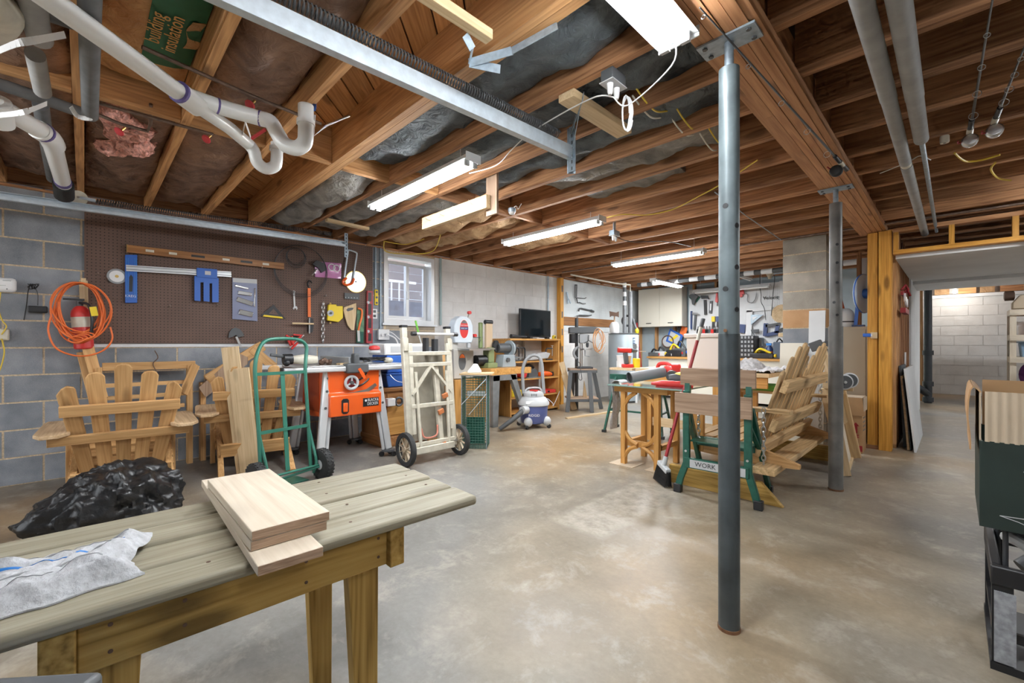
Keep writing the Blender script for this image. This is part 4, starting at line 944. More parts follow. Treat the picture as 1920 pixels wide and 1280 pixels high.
# orange bar clamp with wooden handle
oc=wallthing('bar_clamp','bright orange bar clamp with a wooden crossbar','clamp',580,570)
part('bar',MB().bar(pg(579.5,540,.03),pg(580,594,.03),.012,.03,up=UY),M['orangec'],oc,w=1)
part('hook',MB().tube(smooth_path([pg(579.5,540,.03),pg(577,532,.03),pg(580,526,.03),pg(585,530,.03)]),.007,8),M['black'],oc,w=1)
part('jaw',plate(MB(),[(575,622),(583,623),(585,610),(584,597),(577,596)],.018,.03),M['black'],oc,w=1)
part('screw',MB().cyl(pg(580,596,.05),pg(580,625,.05),.007,8),M['steel'],oc,w=1)
part('crossbar',MB().cyl(pg(548,606,.06),pg(588,607,.06),.010,10),M['pine'],oc,w=1)
# pink bag
pb=wallthing('parts_bag','pink plastic bag with white rings hanging on the pegboard','bag',618,505)
part('pouch',MB().grid(lambda u,v: pg(590+49*u,490+4*u+29*v)+UX*(.012+.018*math.sin(PI*u)*math.sin(PI*v)+.006*noise.noise(Vector((u*6,v*6,0)))),12,8,th=(-.008,0,0)),plain('pink_film',(.55,.22,.45),.25,coat=.4),pb,w=1,smooth=60)
for ix in (622,631): part('ring',MB().ring(pg(ix,501+(ix-622)*.2,.03),UX,.035,.005,18,6),M['whitep'],pb,w=1)
db=wallthing('drill_bit_tool','black angled fitting with a silver shank in front of the pink bag','fitting',594,502)
part('body',plate(MB(),[(583,496),(590,489),(605,494),(607,508),(600,512),(594,503)],.02,.03),M['black'],db,w=1); part('shank',MB().cyl(pg(594,504,.04),pg(585,516,.04),.007,8),M['steel'],db,w=1)
# circular saw blade and hacksaw
cb=wallthing('toothed_disc','round circular saw blade with gold teeth behind the hacksaw','saw blade',667,528)
c=pg(667,528,.008); tp=[]
for i in range(80):
    a=2*PI*i/80; r_=.127 if i%2 else .119; tp.append((c.y+r_*math.cos(a),c.z+r_*math.sin(a)))
part('disc',MB().prism(tp,(c.x,0,0),UY,UZ,.003),M['brass'],cb,w=1); part('face',MB().cyl(c+UX*.0031,c+UX*.0036,.114,40),M['steel'],cb,w=1); part('arbor',MB().cyl(c+UX*.0037,c+UX*.0042,.012,16),M['black'],cb,w=1)
hs=wallthing('hacksaw','steel hacksaw with an orange pistol handle','saw',657,500)
part('frame',MB().tube(smooth_path([pg(646,520,.03),pg(649,495,.03),pg(652.5,472,.03),pg(655,469,.03),pg(667,473,.03),pg(669,478,.03),pg(665.5,500,.03),pg(663,521,.03)],4),.009,8),M['galv'],hs,w=1)
part('blade',MB().bar(pg(646,519,.03),pg(653,470,.03),.002,.014,up=UY),M['galv_d'],hs,w=1)
part('handle',MB().tube(smooth_path([pg(663.5,522,.03),pg(660,531,.03),pg(650,534,.03),pg(644,531,.03),pg(644,526,.03),pg(650,521,.03)],4),.014,10),M['orange'],hs,w=1)
# small steel plate
sp2=wallthing('scraper_plate','small dark rectangular steel plate with a row of holes below the round blade','plate',659,555)
part('plate',plate(MB(),[(645,560.5),(673,562),(673,551),(645,549)],.012,.005),M['dkgrey'],sp2,w=1)
for i in range(5): part('hole',MB().cyl(pg(648+5.4*i,557.5+.25*i,.0172),pg(648+5.4*i,557.5+.25*i,.0178),.006,10),M['lgrey'],sp2,w=1)
# chain
def chain(p0,p1,link,r,name,label,mat,sidev=(0,1,0)):
    p0=Vector(p0);p1=Vector(p1);a=(p1-p0);L=a.length;a.normalize();n=max(2,int(L/(link*.72)));s=Vector(sidev);s=(s-a*s.dot(a)).normalized();t=a.cross(s)
    th=thing(name,label,'chain',p1)
    for i in range(n):
        c=p0+a*(L*(i+.5)/n); q=s if i%2 else t
        pts=[c+a*(link*.5*math.cos(2*PI*k/12))+q*(link*.28*math.sin(2*PI*k/12)) for k in range(12)]
        part('link',MB().tube(pts,r,5,closed=True),mat,th,w=1)
    return th
chain(pg(606,566,.03),pg(605.5,641,.03),.052,.006,'steel_chain','heavy steel chain hanging on the pegboard beside the yellow tool',M['steel'])
# yellow tool body
yt=wallthing('cutting_jig','yellow plastic cutting jig with a round grey hub','jig',625,588)
part('body',plate(MB(),[(611,601),(632,604),(640,596),(640,574),(628,574),(628,571),(613,571)],.012,.035),M['yellow'],yt,w=1,bevel=.005)
c=pg(619.5,587,.047); part('hub',MB().lathe(c,[(.035,0),(.035,.006),(.026,.006),(.026,.002),(.012,.002),(.012,.012)],24,axis=UX),M['lgrey'],yt,w=1); part('hub_cap',MB().cyl(c+UX*.012,c+UX*.016,.014,16),M['dkgrey'],yt,w=1)
for (x,y) in ((619.5,569),(619.5,605)): part('knob',MB().cyl(pg(x,y,.02),pg(x,y,.055),.011,12),M['brass'],yt,w=1)
# wooden saw template
wt=wallthing('wood_saw_handle','pale wooden saw-shaped push stick with a hand slot','push stick',655,592)
part('body',plate(MB(),[(666,568),(666,590),(662,619),(657,619),(650,610),(645,594),(642,582),(643,576)],.012,.018),M['pine'],wt,w=1,bevel=.003)
part('hand_slot',plate(MB(),[(647,581),(650,584),(659,581),(661,577),(656,577),(650,578)],.0301,.001),M['dkgrey'],wt,w=1)
# packaged pruning saw
ps_=wallthing('packaged_saw','orange handled pruning saw in a green blister card','saw',674,610)
part('card',plate(MB(),[(667,642),(680,643),(682,580),(668,577)],.012,.006),plain('green_card',(.10,.22,.12),.5,var=.6,bs=12),ps_,w=1)
part('lower_card',plate(MB(),[(667,642),(680,643),(680.5,622),(667,621)],.0185,.001),M['dgreen'],ps_,w=1)
part('handle',MB().tube(smooth_path([pg(671,578,.035),pg(678,581,.035),pg(678.5,592,.035),pg(675,606,.035),pg(672,619,.035)],5),.011,10),M['orangec'],ps_,w=1); part('blade',MB().bar(pg(672,619,.035),pg(673,640,.035),.003,.03,up=UY),M['steel'],ps_,w=1)
# red level
rl_=wallthing('box_level','red box level hanging upright at the right end of the pegboard','level',690,594)
part('body',plate(MB(),[(684,643),(696,644),(697,546),(686,545)],.012,.025),M['dred'],rl_,w=1,bevel=.003)
for k,(y,h) in enumerate(((557,16),(580,20),(606,18),(632,14))): part('window',plate(MB(),[(687.5,y+h/2),(693.5,y+h/2),(693.8,y-h/2),(687.8,y-h/2)],.0371,.001),M['black'],rl_,w=1)
for y in (567,594,621): part('vial',MB().cyl(pg(690.5,y,.037),pg(690.5,y,.041),.017,14),M['lgrey'],rl_,w=1)
yl=wallthing('torpedo_level','small yellow torpedo level screwed to the block wall right of the pegboard','level',705.5,557)
c0,c1=onx(705.5,543,XW+.01),onx(705.5,572,XW+.01)
part('body',MB().bar(c0,c1,.018,.045,up=UY),M['yellow'],yl,w=1,bevel=.006)
for f in (.15,.5,.85):
    c=c0.lerp(c1,f)+UX*.0095; part('vial',MB().cyl(c,c+UX*.002,.014,12),M['dkgrey'],yl,w=1)
sw=wallthing('wall_outlet','small white double outlet on the block wall under the yellow level','outlet',702,588)
c=onx(702,588,XW+.004); part('plate',MB().box(c,(.008,.07,.115)),M['whitep'],sw,w=1,bevel=.002)
for s in (-.027,.027): part('socket',MB().box(c+Vector((.005,0,s)),(.003,.034,.03)),M['dkgrey'],sw,w=1)
# conduits
for (ix,l) in ((704,'left thin grey conduit on the wall beside the window'),(713.5,'right grey conduit running down to the white outlet box beside the window')):
    a,b=onx(ix,455,XW+.014),onx(ix,618 if ix>710 else 540,XW+.014); b=Vector((a.x,a.y,b.z)); a=Vector((a.x,a.y,2.2))
    pipe('conduit',[a,b],.0115,M['galv_d'],l,'conduit')
pipe('conduit',[(XW+.02,3.42,2.2),(XW+.02,3.42,1.30)],.016,plain('teal_grey_pipe',(.30,.38,.38),.4),'teal grey pipe down the right side of the window','conduit')
pipe('conduit',[(XW+.02,onx(1026,520,XW).y,2.2),(XW+.02,onx(1026,520,XW).y,1.5)],.012,M['galv_d'],'thin grey conduit dropping behind the television','conduit')
ob3=wallthing('wall_outlet','grey surface outlet box with white cords at the foot of the conduit','outlet',718,627)
c=onx(718,627,XW+.03); part('box',MB().box(c,(.05,.13,.12)),M['lgrey'],ob3,w=1,bevel=.006)
part('face',MB().box(c+UX*.027,(.004,.14,.125)),M['alu'],ob3,w=1)
for s in (-.03,.03): part('plug',MB().cyl(c+Vector((.03,s,0)),c+Vector((.055,s,-.005)),.017,10),M['whitep'],ob3,w=1)
cable([c+Vector((.05,.03,0)),c+Vector((.12,.1,-.05)),c+Vector((.16,.14,-.17)),c+Vector((.2,.22,-.26)),c+Vector((.3,.18,-.30)),c+Vector((.35,.05,-.31))],M['whitep'],'thick white cord dropping from the wall outlet to the saw table',.009,None)
cable([c+Vector((.05,-.03,0)),c+Vector((.09,.05,.03)),c+Vector((.12,.16,-.06)),c+Vector((.12,.28,-.14))],M['whitep'],'thin white cord curving right from the wall outlet',.005,None)
# red clamps bundle
rc=wallthing('corner_clamp','bundle of small red corner clamps hung under the pegboard','clamp',552,640)
for i in range(7):
    p=pg(541+random.uniform(0,18),632+random.uniform(0,20),.04+random.uniform(0,.03)); d=Vector((0,random.uniform(-1,1),random.uniform(-1,1))).normalized()
    part('jaw',MB().bar(p-d*.045,p+d*.045,.016,.022,up=UX),M['red'],rc,w=1,bevel=.003)
part('screw',MB().cyl(pg(543,652,.05),pg(570,628,.05),.006,8),M['steel'],rc,w=1); part('arm',MB().bar(pg(550,627,.03),pg(568,629,.03),.01,.015),M['red'],rc,w=1)
# ---- extinguisher, orange cord, plugs at the left
XE=XW+.09
ex=thing('fire_extinguisher','dusty red fire extinguisher hung on the wall behind the orange cord coil','fire extinguisher',onx(157,655,XE))
a,b=onx(158,654,XE),onx(150,576,XE); up_=(b-a).normalized()
part('cylinder',MB().lathe(a,[(.05,0),(.058,.008),(.058,.27),(.052,.30),(.035,.325),(.022,.335)],24,axis=up_),M['red'],ex,w=1)
part('label_band',MB().cyl(a+up_*.17,a+up_*.25,.0585,24,cap=False),M['cream'],ex,w=1)
part('valve_head',MB().cyl(a+up_*.335,a+up_*.375,.02,14),M['dkgrey'],ex,w=1)
part('lever',MB().bar(a+up_*.375+Vector((0,-.09,.01)),a+up_*.385+Vector((0,.03,.0)),.018,.014),M['black'],ex,w=1)
part('hose',MB().tube(smooth_path([a+up_*.36+Vector((.02,0,0)),a+up_*.34+Vector((.06,.05,0)),a+up_*.22+Vector((.08,.06,0)),a+up_*.08+Vector((.07,.04,0))]),.010,8),M['black'],ex,w=1)
wbk_=onx(157,545,XW+.03)
solo('wall_bracket',MB().bar(onx(156,526,XW+.04),onx(158,580,XW+.04),.05,.05,up=UX).bar(onx(156,526,XW+.05),onx(156,526,XW+.17),.03,.04),M['pine'],'pale wooden bracket holding the orange cord coil','bracket',bevel=.003)
oc_=thing('extension_cord','thick coil of orange extension cord hanging over the fire extinguisher','cord',onx(150,655,XW+.15))
cc=onx(150,588,XW+.14)
pts=[]
for k in range(9):
    ph=random.uniform(0,6); rx=.140+random.uniform(-.035,.012); rz=.235+random.uniform(-.05,.015); dy=random.uniform(-.03,.03); dx=random.uniform(-.02,.07); dz=.235-rz
    for i in range(22):
        t=2*PI*i/22+PI/2
        pts.append(cc+Vector((dx+.02*math.sin(3*t+ph),dy*math.cos(t*.5)+rx*math.cos(t)*(1+.06*math.sin(2*t+ph)),dz+rz*math.sin(t))))
part('coil',MB().tube(smooth_path(pts,2),.0062,6),M['orangec'],oc_,w=1,smooth=80)
lo_=[cc+Vector((.05,-.15,-.02)),cc+Vector((.06,-.165,-.14)),cc+Vector((.07,-.12,-.27)),cc+Vector((.08,0,-.325)),cc+Vector((.08,.12,-.29)),cc+Vector((.07,.18,-.2)),cc+Vector((.06,.17,-.10))]
part('loose_loop',MB().tube(smooth_path(lo_),.0062,6),M['orangec'],oc_,w=1,smooth=80)
bd=[]
for k in range(4):
    for i in range(14):
        t=2*PI*i/14; bd.append(cc+Vector((.09+.03*math.cos(t),.04*math.cos(t)+.02*k-.02,-.20+.022*math.sin(t)+.01*k)))
part('wrap',MB().tube(smooth_path(bd,2),.0058,6),M['orangec'],oc_,w=1,smooth=80)
part('tag',MB().bar(onx(174,575,XW+.2),onx(178,592,XW+.2),.003,.04,up=UY),M['yellow'],oc_,w=1)
ch=thing('power_adapter','black power adapter and cord hanging on the grey block wall','adapter',onx(71,580,XW+.03))
c=onx(71,580,XW+.03); part('body',MB().box(c,(.045,.10,.05)),M['black'],ch,w=1,bevel=.006)
part('cord',MB().tube(smooth_path([c+Vector((.01,0,.03)),c+Vector((.01,.0,.11)),onx(66,540,XW+.04),onx(58,533,XW+.04),onx(53,545,XW+.03),onx(50,570,XW+.02),onx(45,600,XW+.02)]),.003,6),M['black'],ch,w=1)
part('bundle',MB().tube(smooth_path([onx(52+(i%5)*4.5+(i%2)*3,532+(i%3)*5,XW+.04+.006*(i%4)) for i in range(14)],3),.003,5),M['black'],ch,w=1)
gs=thing('gas_detector','white rounded wall detector at the left edge','detector',onx(8,534,XW+.03))
c=onx(6,534,XW+.03); part('body',MB().box(c,(.05,.13,.105)),M['whitep'],gs,w=1,bevel=.022); part('vent',MB().box(c+Vector((.0255,.02,.03)),(.002,.04,.004)).box(c+Vector((.0255,-.01,-.005)),(.002,.05,.002)),M['grey'],gs,w=1); part('button',MB().cyl(c+Vector((.025,.02,-.03)),c+Vector((.027,.02,-.03)),.004,10),M['dkgrey'],gs,w=1)
po=thing('plug_box','cream plug box with a yellow cord below the white detector','outlet',onx(6,628,XW+.03))
c=onx(4,627,XW+.03); part('body',MB().box(c,(.05,.07,.085)),M['cream'],po,w=1,bevel=.01)
part('cord',MB().tube(smooth_path([onx(1,548,XW+.03),onx(-2,580,XW+.03),onx(4,600,XW+.05),onx(12,612,XW+.06),c+Vector((.03,0,0))]),.004,6),M['cable_y'],po,w=1)
part('cord',MB().tube(smooth_path([c+Vector((.03,0,-.03)),onx(8,660,XW+.05),onx(1,690,XW+.04),onx(-6,700,XW+.04)]),.004,6),M['cable_y'],po,w=1)
# board under the pegboard (painted ledge)
struct('trim_6',MB().bb(XW,.02,1.018,XW+.006,2.6,1.047),M['white'])
# ================================================================ FOREGROUND TABLE
tb=thing('work_table','long weathered deck-board table with yellow treated legs in the foreground','table',(-.938,.79,0),R(-1.76))
TZ=.62; W4=.472; bw=(W4-.036)/4
for i in range(4):
    x1=-i*(bw+.012); part('top_board',MB().bb(x1-bw,-1.12+random.uniform(-.004,.004),TZ-.027,x1,random.uniform(-.004,.0),TZ-[0,.002,0,.003][i]),M['deck'],tb,bevel=.009)
part('apron',MB().bb(-.066,-.80,.505,-.028,-.262,.594),M['treated'],tb,bevel=.003)
part('apron',MB().bb(-.452,-.80,.505,-.414,-.262,.594),M['treated'],tb,bevel=.003)
for y in (-.80,-.262):
    part('cross_member',MB().bb(-.452,y-(.042 if y<-.5 else .0),.50,-.012,y+(0 if y<-.5 else .038),.592),M['treated'],tb,bevel=.003)
def leg(x0,x1,y0,y1,yb0,yb1,z1=.56):
    return MB().prism([(y0,z1),(yb0,0),(yb1,0),(y1,z1)],(x0,0,0),(0,1,0),(0,0,1),x1-x0)
part('leg',leg(-.106,-.068,-.345,-.265,-.315,-.268),M['treated'],tb,bevel=.003)
part('leg',leg(-.412,-.374,-.345,-.265,-.32,-.268),M['treated'],tb,bevel=.003)
part('leg',leg(-.106,-.068,-.80,-.715,-.79,-.745),M['treated'],tb,bevel=.003)
part('leg',leg(-.412,-.374,-.80,-.715,-.79,-.745),M['treated'],tb,bevel=.003)
for y in (-.285,-.45,-.66,-.76):
    for z in (.53,.575): part('screw_head',MB().cyl((-.0285,y,z),(-.0272,y,z),.0036,10),M['axe'],tb)
for (x,y) in ((-.06,-.34),(-.06,-.62),(-.18,-.30),(-.30,-.31),(-.42,-.29),(-.18,-.06),(-.30,-.06)):
    part('screw_head',MB().cyl((x,y,TZ-.0005),(x,y,TZ+.0004),.004,8),M['axe'],tb)
# three boards stacked on it
def plank_on(label,x0,x1,y0,y1,z,rz=0):
    t=thing('cut_board',label,'board',((x0+x1)/2,(y0+y1)/2,z),R(rz)); lx,ly=(x1-x0)/2,(y1-y0)/2
    part('plank',MB().bb(-lx,-ly,0,lx,ly,.019),M['whitewood'],t,bevel=.0015)
    part('sawn_end',MB().bb(lx,-ly+.001,.0008,lx+.0008,ly-.001,.0182),M['endgrain'],t)
    return t
plank_on('long pale board at the bottom of the stack on the table',-1.566,-.885,.236,.352,TZ+.0006,-2)
plank_on('pale board in the middle of the stack on the table',-1.40,-.957,.232,.378,TZ+.0202,-.5)
plank_on('wide pale board on top of the stack, with a green knot mark',-1.408,-.957,.234,.384,TZ+.0398,-.6)
# towel
tw=thing('shop_towel','grey white striped shop towel crumpled on the table','towel',(-1.10,-.06,TZ))
def towel(u,v):
    x=-1.245+.20*u+.02*math.sin(v*3)+.008*noise.noise(Vector((v*8,0,1))); y=-.30+.385*v+.02*math.sin(u*5+1)+.012*noise.noise(Vector((u*6,2,1)))
    h=.020+.030*abs(noise.noise(Vector((u*4,v*7,.3))))+.014*abs(noise.noise(Vector((u*11,v*13,2))))+.022*max(0,math.sin(v*6+u*3))*math.sin(PI*u)
    if v>.85: h+= .02*(v-.85)/.15*math.sin(u*9)**2
    return Vector((x,y,TZ+max(.004,h*min(1,6*min(u,1-u,1-v+.05)))))
part('cloth',MB().grid(towel,34,50,th=(0,0,-.003)),M['cloth'],tw,w=1,smooth=70)
for (u0,mt,wd) in ((.30,M['skyblue'],.007),(.52,M['grey'],.004),(.16,M['grey'],.004),(.70,M['grey'],.003)):
    part('stripe',MB().grid(lambda u,v: towel(u0+u*wd*2.6,.0+v*.9)+Vector((0,0,.0012)),2,60,th=(0,0,-.001)),mt,tw,w=1,smooth=70)
# blue case at the lower left corner
bc=thing('tool_case','blue and black hard case corner poking in at the lower left','case',(-.785,.02,0),R(50.4))
part('body',MB().bb(-.16,-.30,0,-.004,-.004,.585),M['skyblue'],bc,bevel=.01)
part('lid_rim',MB().bb(-.164,-.305,.585,.0,.0,.615),M['dkgrey'],bc,bevel=.008)
# ================================================================ ADIRONDACK CHAIRS (seen from behind, facing the wall)
M['cedar_l']=wood('sun_faded_cedar',(.48,.31,.165),(.72,.53,.33),rings=9,var=.1,knots=.4)
def adirondack(label, loc, rz, crossbar_dark=False):
    """local: sitter faces -x ; back leans towards +x ; width along y; origin under the middle of the chair"""
    t=thing('adirondack_chair',label,'chair',loc,rz,group='wooden adirondack chairs against the wall'); m=M['cedar']; hw=.26
    for s in (-1,1):
        part('front_leg',MB().bb(-.40,s*(hw+.02)-.019,0,-.31,s*(hw+.02)+.019,.481),m,t,bevel=.003)
        part('runner',MB().prism([(-.40,.36),(-.40,.24),(.30,0),(.42,0),(.44,.04),(.20,.17)],(0,s*(hw-.02)+.019,0),(1,0,0),(0,0,1),.038),m,t,bevel=.003)
        part('arm',MB().prism([(-.46,-.075),(-.36,-.085),(.14,-.08),(.24,-.045),(.24,.03),(.15,.075),(-.36,.085),(-.46,.06)],(0,s*(hw+.062),.482),(1,0,0),(0,1,0),.022),M['cedar_l'],t,bevel=.004)
    # slanted back: slats fan out
    def bk(z): return -.02+.30*(z-.10)/.9       # x of the slats at height z
    n=5
    for i in range(n):
        f=(i-(n-1)/2); yb=f*.080; yt=f*.133; zt=(.915,.865,.785)[int(abs(f))]; w0,w1=.070,.088
        L=Vector((bk(zt)-bk(.12),yt-yb,zt-.12)); a=L.normalized(); sdv=a.cross(Vector((1,0,-.3)).normalized()).normalized()
        if sdv.y<0: sdv=-sdv
        nrm=a.cross(sdv).normalized(); ll=L.length
        tip=[(ll-.03,-w1/2),(ll-.008,-w1*.34),(ll,-w1*.12),(ll,w1*.12),(ll-.008,w1*.34),(ll-.03,w1/2)]
        if i in (0,4): tip=[(ll-.05,-w1/2),(ll-.015,-w1*.2),(ll,w1*.1),(ll-.012,w1*.42),(ll-.03,w1/2)] if i==0 else [(ll-.03,-w1/2),(ll-.012,-w1*.42),(ll,-w1*.1),(ll-.015,w1*.2),(ll-.05,w1/2)]
        poly=[(0,-w0/2)]+tip+[(0,w0/2)]
        part('back_slat',MB().prism(poly,Vector((bk(.12),yb,.12)),a,sdv,.02),m,t,bevel=.004)
    for z,hwid,hh in ((.635,.29,.070),(.450,.346,.060)):
        x=bk(z)+.034; part('back_rail',MB().bar((x,-hwid,z),(x,hwid,z),.024,hh,up=(.3,0,1)),m,t,bevel=.003)
    part('rear_rail',MB().bar((.235,-hw+.02,.21),(.235,hw-.02,.21),.024,.105,up=(.3,0,1)),m,t,bevel=.003)
    for i in range(5):
        x=-.40+.085*i; z=.365-.042*i; part('seat_slat',MB().bar((x,-hw-.01,z),(x,hw+.01,z),.075,.02,up=(.45,0,1)),m,t,bevel=.003)
    part('front_apron',MB().bb(-.425,-hw-.04,.25,-.405,hw+.04,.36),m,t,bevel=.003)
    return t
adirondack('cedar adirondack chair seen from behind, nearest the orange cord, black bag at its foot',(-3.94,.19,0),R(-3))
adirondack('cedar adirondack chair behind the green hand truck and the leaning pale boards',(-4.20,1.03,0),R(-9))
# low swing-back frame behind the first chair and footrest behind the second
ft=thing('chair_frame','unfinished cedar chair frame with a rail and chain behind the first chair','chair frame',(-4.70,.38,0))
part('slat',MB().bar((-4.66,.10,.62),(-4.76,.02,1.02),.02,.07,up=UY),M['cedar'],ft,w=1,bevel=.004)
part('slat',MB().bar((-4.70,.05,.60),(-4.80,-.02,.98),.02,.05,up=UY),M['cedar'],ft,w=1,bevel=.004)
part('rail',MB().bb(-4.74,.10,.83,-4.70,.70,.895),M['cedar'],ft,w=1,bevel=.003)
for z in (.70,.60,.50): part('rung',MB().bb(-4.72,.06,z,-4.68,.62,z+.03),M['cedar'],ft,w=1)
part('brace',MB().bar((-4.68,.70,.86),(-4.60,.60,.62),.03,.06),M['cedar'],ft,w=1)
for y in (.08,.66): part('leg',MB().bb(-4.76,y-.02,0,-4.69,y+.02,.86),M['cedar'],ft,w=1)
part('chain',MB().tube(smooth_path([(-4.69,.42,.99),(-4.68,.44,.93),(-4.69,.41,.88),(-4.68,.43,.80),(-4.685,.42,.70)]),.004,5),M['axe'],ft,w=1)
fr_=thing('foot_rest','small cedar footrest with sloped slats tipped against the wall behind the second chair','footrest',(-4.72,1.05,0))
part('side',MB().prism([(0,0),(.30,.30),(.38,.26),(.38,.20),(.05,-.09)],(-4.70,.72,.66),(0,1,0),(0,0,1),.03),M['oldwood'],fr_,w=1)
part('side',MB().bar((-4.68,.78,.72),(-4.72,1.24,1.03),.03,.10,up=(0,-.5,1)),M['cedar'],fr_,w=1,bevel=.01)
part('slat',MB().bar((-4.70,1.14,1.0),(-4.72,1.46,.70),.02,.08,up=(0,.5,1)),M['cedar'],fr_,w=1)
part('leg',MB().bb(-4.80,.74,0,-4.72,.78,.70),M['cedar'],fr_,w=1); part('leg',MB().bb(-4.80,1.42,0,-4.72,1.46,.74),M['cedar'],fr_,w=1)
# leaning pale boards
for (p0,p1,l,wd) in (((-3.955,.915,0),(-4.035,.825,1.02),'taller pale board leaning against the second cedar chair',.125),((-3.925,.945,0),(-3.985,.875,.85),'shorter pale knotty board leaning in front of the taller one',.150)):
    t=thing('leaning_board',l,'board',p0); a=(Vector(p1)-Vector(p0)); part('plank',MB().bar(p0,p1,.019,wd,up=(.60,.80,0)),M['pine'],t,w=1,bevel=.002)
# ================================================================ BLACK BAG
bg=MB(); bg.ball((0,0,0),(1,1,1),110,64)
for p in bg.v:
    d=Vector(p); q=Vector((-3.46+.23*d.x,.17+.255*d.y,.125+.18*d.z))
    t=max(0,-d.y-.1)                         # the loose end trails off to the left
    q.y-=.20*t*t; q.x+=.06*t; q.z-=.10*t*max(0,d.z+.3)
    def rg(v,k): return 1-abs(noise.noise(v*k))*2.2
    w=q+noise.noise_vector(q*4)*.08
    r=max(-.6,rg(w,5.5))*.042+max(-.6,rg(Vector((w.x*1.6,w.y*.8,w.z*1.3)),11))*.034+max(-.6,rg(w,22))*.013
    q+=d.normalized()*(r-.015)+noise.noise_vector(q*6)*.03
    q.z=max(.003+.004*(1+noise.noise(q*30)),q.z); p.x,p.y,p.z=q
solo('bin_bag',bg,M['bag'],'crumpled black plastic bin bag on the floor behind the first chair','bag',smooth=50)
# ================================================================ GREEN HAND TRUCK
ht=thing('hand_truck','green tubular hand truck with black tyres in front of the second chair','hand truck',(-3.43,1.06,0),R(102.7))
# local x: axle direction (right in view), local y: away from the viewer
g=M['green']; r=.0135
def lean(x,z,e=0): return Vector((x,-.02+.10*z+e,z))
rail=[lean(-.19,.10),lean(-.19,.45),lean(-.195,.80),lean(-.19,.90),lean(-.165,.98,.01),lean(-.12,1.05,.02),lean(-.06,1.078,.02),lean(.06,1.085,.02),lean(.14,1.08,.02),lean(.19,1.06,.02),lean(.215,1.02,.02),lean(.205,.96,.015),lean(.185,.88),lean(.18,.80),lean(.18,.45),lean(.18,.10)]
part('frame',MB().tube(smooth_path(rail,4),r,12),g,ht)
for z in (.83,.42): part('crossbar',MB().bar(lean(-.19,z),lean(.18,z),.02,.022),g,ht)
part('centre_strap',MB().bar(lean(.0,.12),lean(.0,.83),.03,.006,up=(0,1,0)),g,ht)
for x in (-.19,.18):
    part('axle_brace',MB().tube(smooth_path([lean(x,.42),(x+.015,-.0,.30),(x+.02,-.05,.15),(x+.01,-.03,.06)],4),.011,8),g,ht)
part('toe_plate',MB().bb(-.18,.0,.004,.17,.20,.010),g,ht)
part('axle',MB().cyl((-.285,-.06,.118),(.285,-.06,.118),.009,10),g,ht)
part('lower_bar',MB().tube([(-.19,.0,.06),(.26,-.07,.11)],.009,8),g,ht)
def tyre(name,c,axis,R0,wd,parent,hubmat,w=0,tread=True):
    o=part(name,MB().lathe(c,[(R0*.56,-wd*.42),(R0*.75,-wd*.5),(R0*.93,-wd*.42),(R0,-wd*.2),(R0,wd*.2),(R0*.93,wd*.42),(R0*.75,wd*.5),(R0*.56,wd*.42)],30,axis=axis),M['rubber'],parent,w=w)
    part('hub',MB().lathe(c,[(R0*.15,-wd*.46),(R0*.56,-wd*.36),(R0*.58,0),(R0*.56,wd*.36),(R0*.15,wd*.46)],24,axis=axis),hubmat,o,w=w)
    if tread:
        a=Vector(axis).normalized(); q=a.orthogonal().normalized(); b=a.cross(q); m=MB()
        for i in range(26):
            th=2*PI*i/26
            for s,o2 in ((-1,0),(1,.12)):
                d=q*math.cos(th+o2)+b*math.sin(th+o2); tg=a.cross(d); cc=Vector(c)+d*(R0-.001)+a*(s*wd*.2)
                m.bar(cc-a*wd*.16-tg*.006*s,cc+a*wd*.16+tg*.006*s,.012,.008,up=d)
        part('tread',m,M['rubber'],o,w=w,kind='stuff')
    return o
tyre('wheel',(.245,-.06,.118),(1,0,0),.118,.066,ht,M['lgrey']); tyre('wheel',(-.245,-.06,.118),(1,0,0),.118,.066,ht,M['lgrey'])
# ================================================================ TABLE SAW
ts=thing('table_saw','orange table saw on splayed silver legs with castors in front of the pegboard','table saw',(-4.05,1.72,0))
# local: +x faces the room; y along the wall
part('cabinet',MB().prism([(-.36,.83),(.30,.83),(.30,.62),(.345,.60),(.345,.42),(-.10,.38),(-.36,.42)],(0,.235,0),(1,0,0),(0,0,1),.47),M['orange'],ts,bevel=.008)
part('side_shade',MB().bb(-.34,-.238,.44,.10,-.236,.80),plain('dark_orange_shadow',(.42,.06,.01),.5),ts)  # flat darker orange sheet paints the shade on the cabinet's left side
part('table_top',MB().bb(-.36,-.40,.835,.30,.40,.86),M['steel'],ts,bevel=.003)
part('extension',MB().bb(-.34,.402,.84,.28,.55,.858),M['alu'],ts)
rl2=part('front_rail',MB().bb(.30,-.60,.805,.345,.60,.85),M['alu'],ts,bevel=.012)
part('rail_end_cap',MB().bb(.298,-.615,.80,.348,-.60,.855),M['black'],rl2); part('rear_rail',MB().bb(-.40,-.60,.805,-.36,.60,.85),M['alu'],ts,bevel=.01)
fe=part('fence',MB().bb(-.38,-.045,.86,.28,.02,.925),M['grey'],ts,bevel=.004)
part('fence_head',MB().bb(.27,-.10,.79,.375,.10,.875).bb(.28,-.03,.86,.36,.02,.96),M['dkgrey'],fe,bevel=.012)
part('fence_lever',MB().bar((.37,.01,.83),(.40,.05,.74),.03,.022),M['orange'],fe)
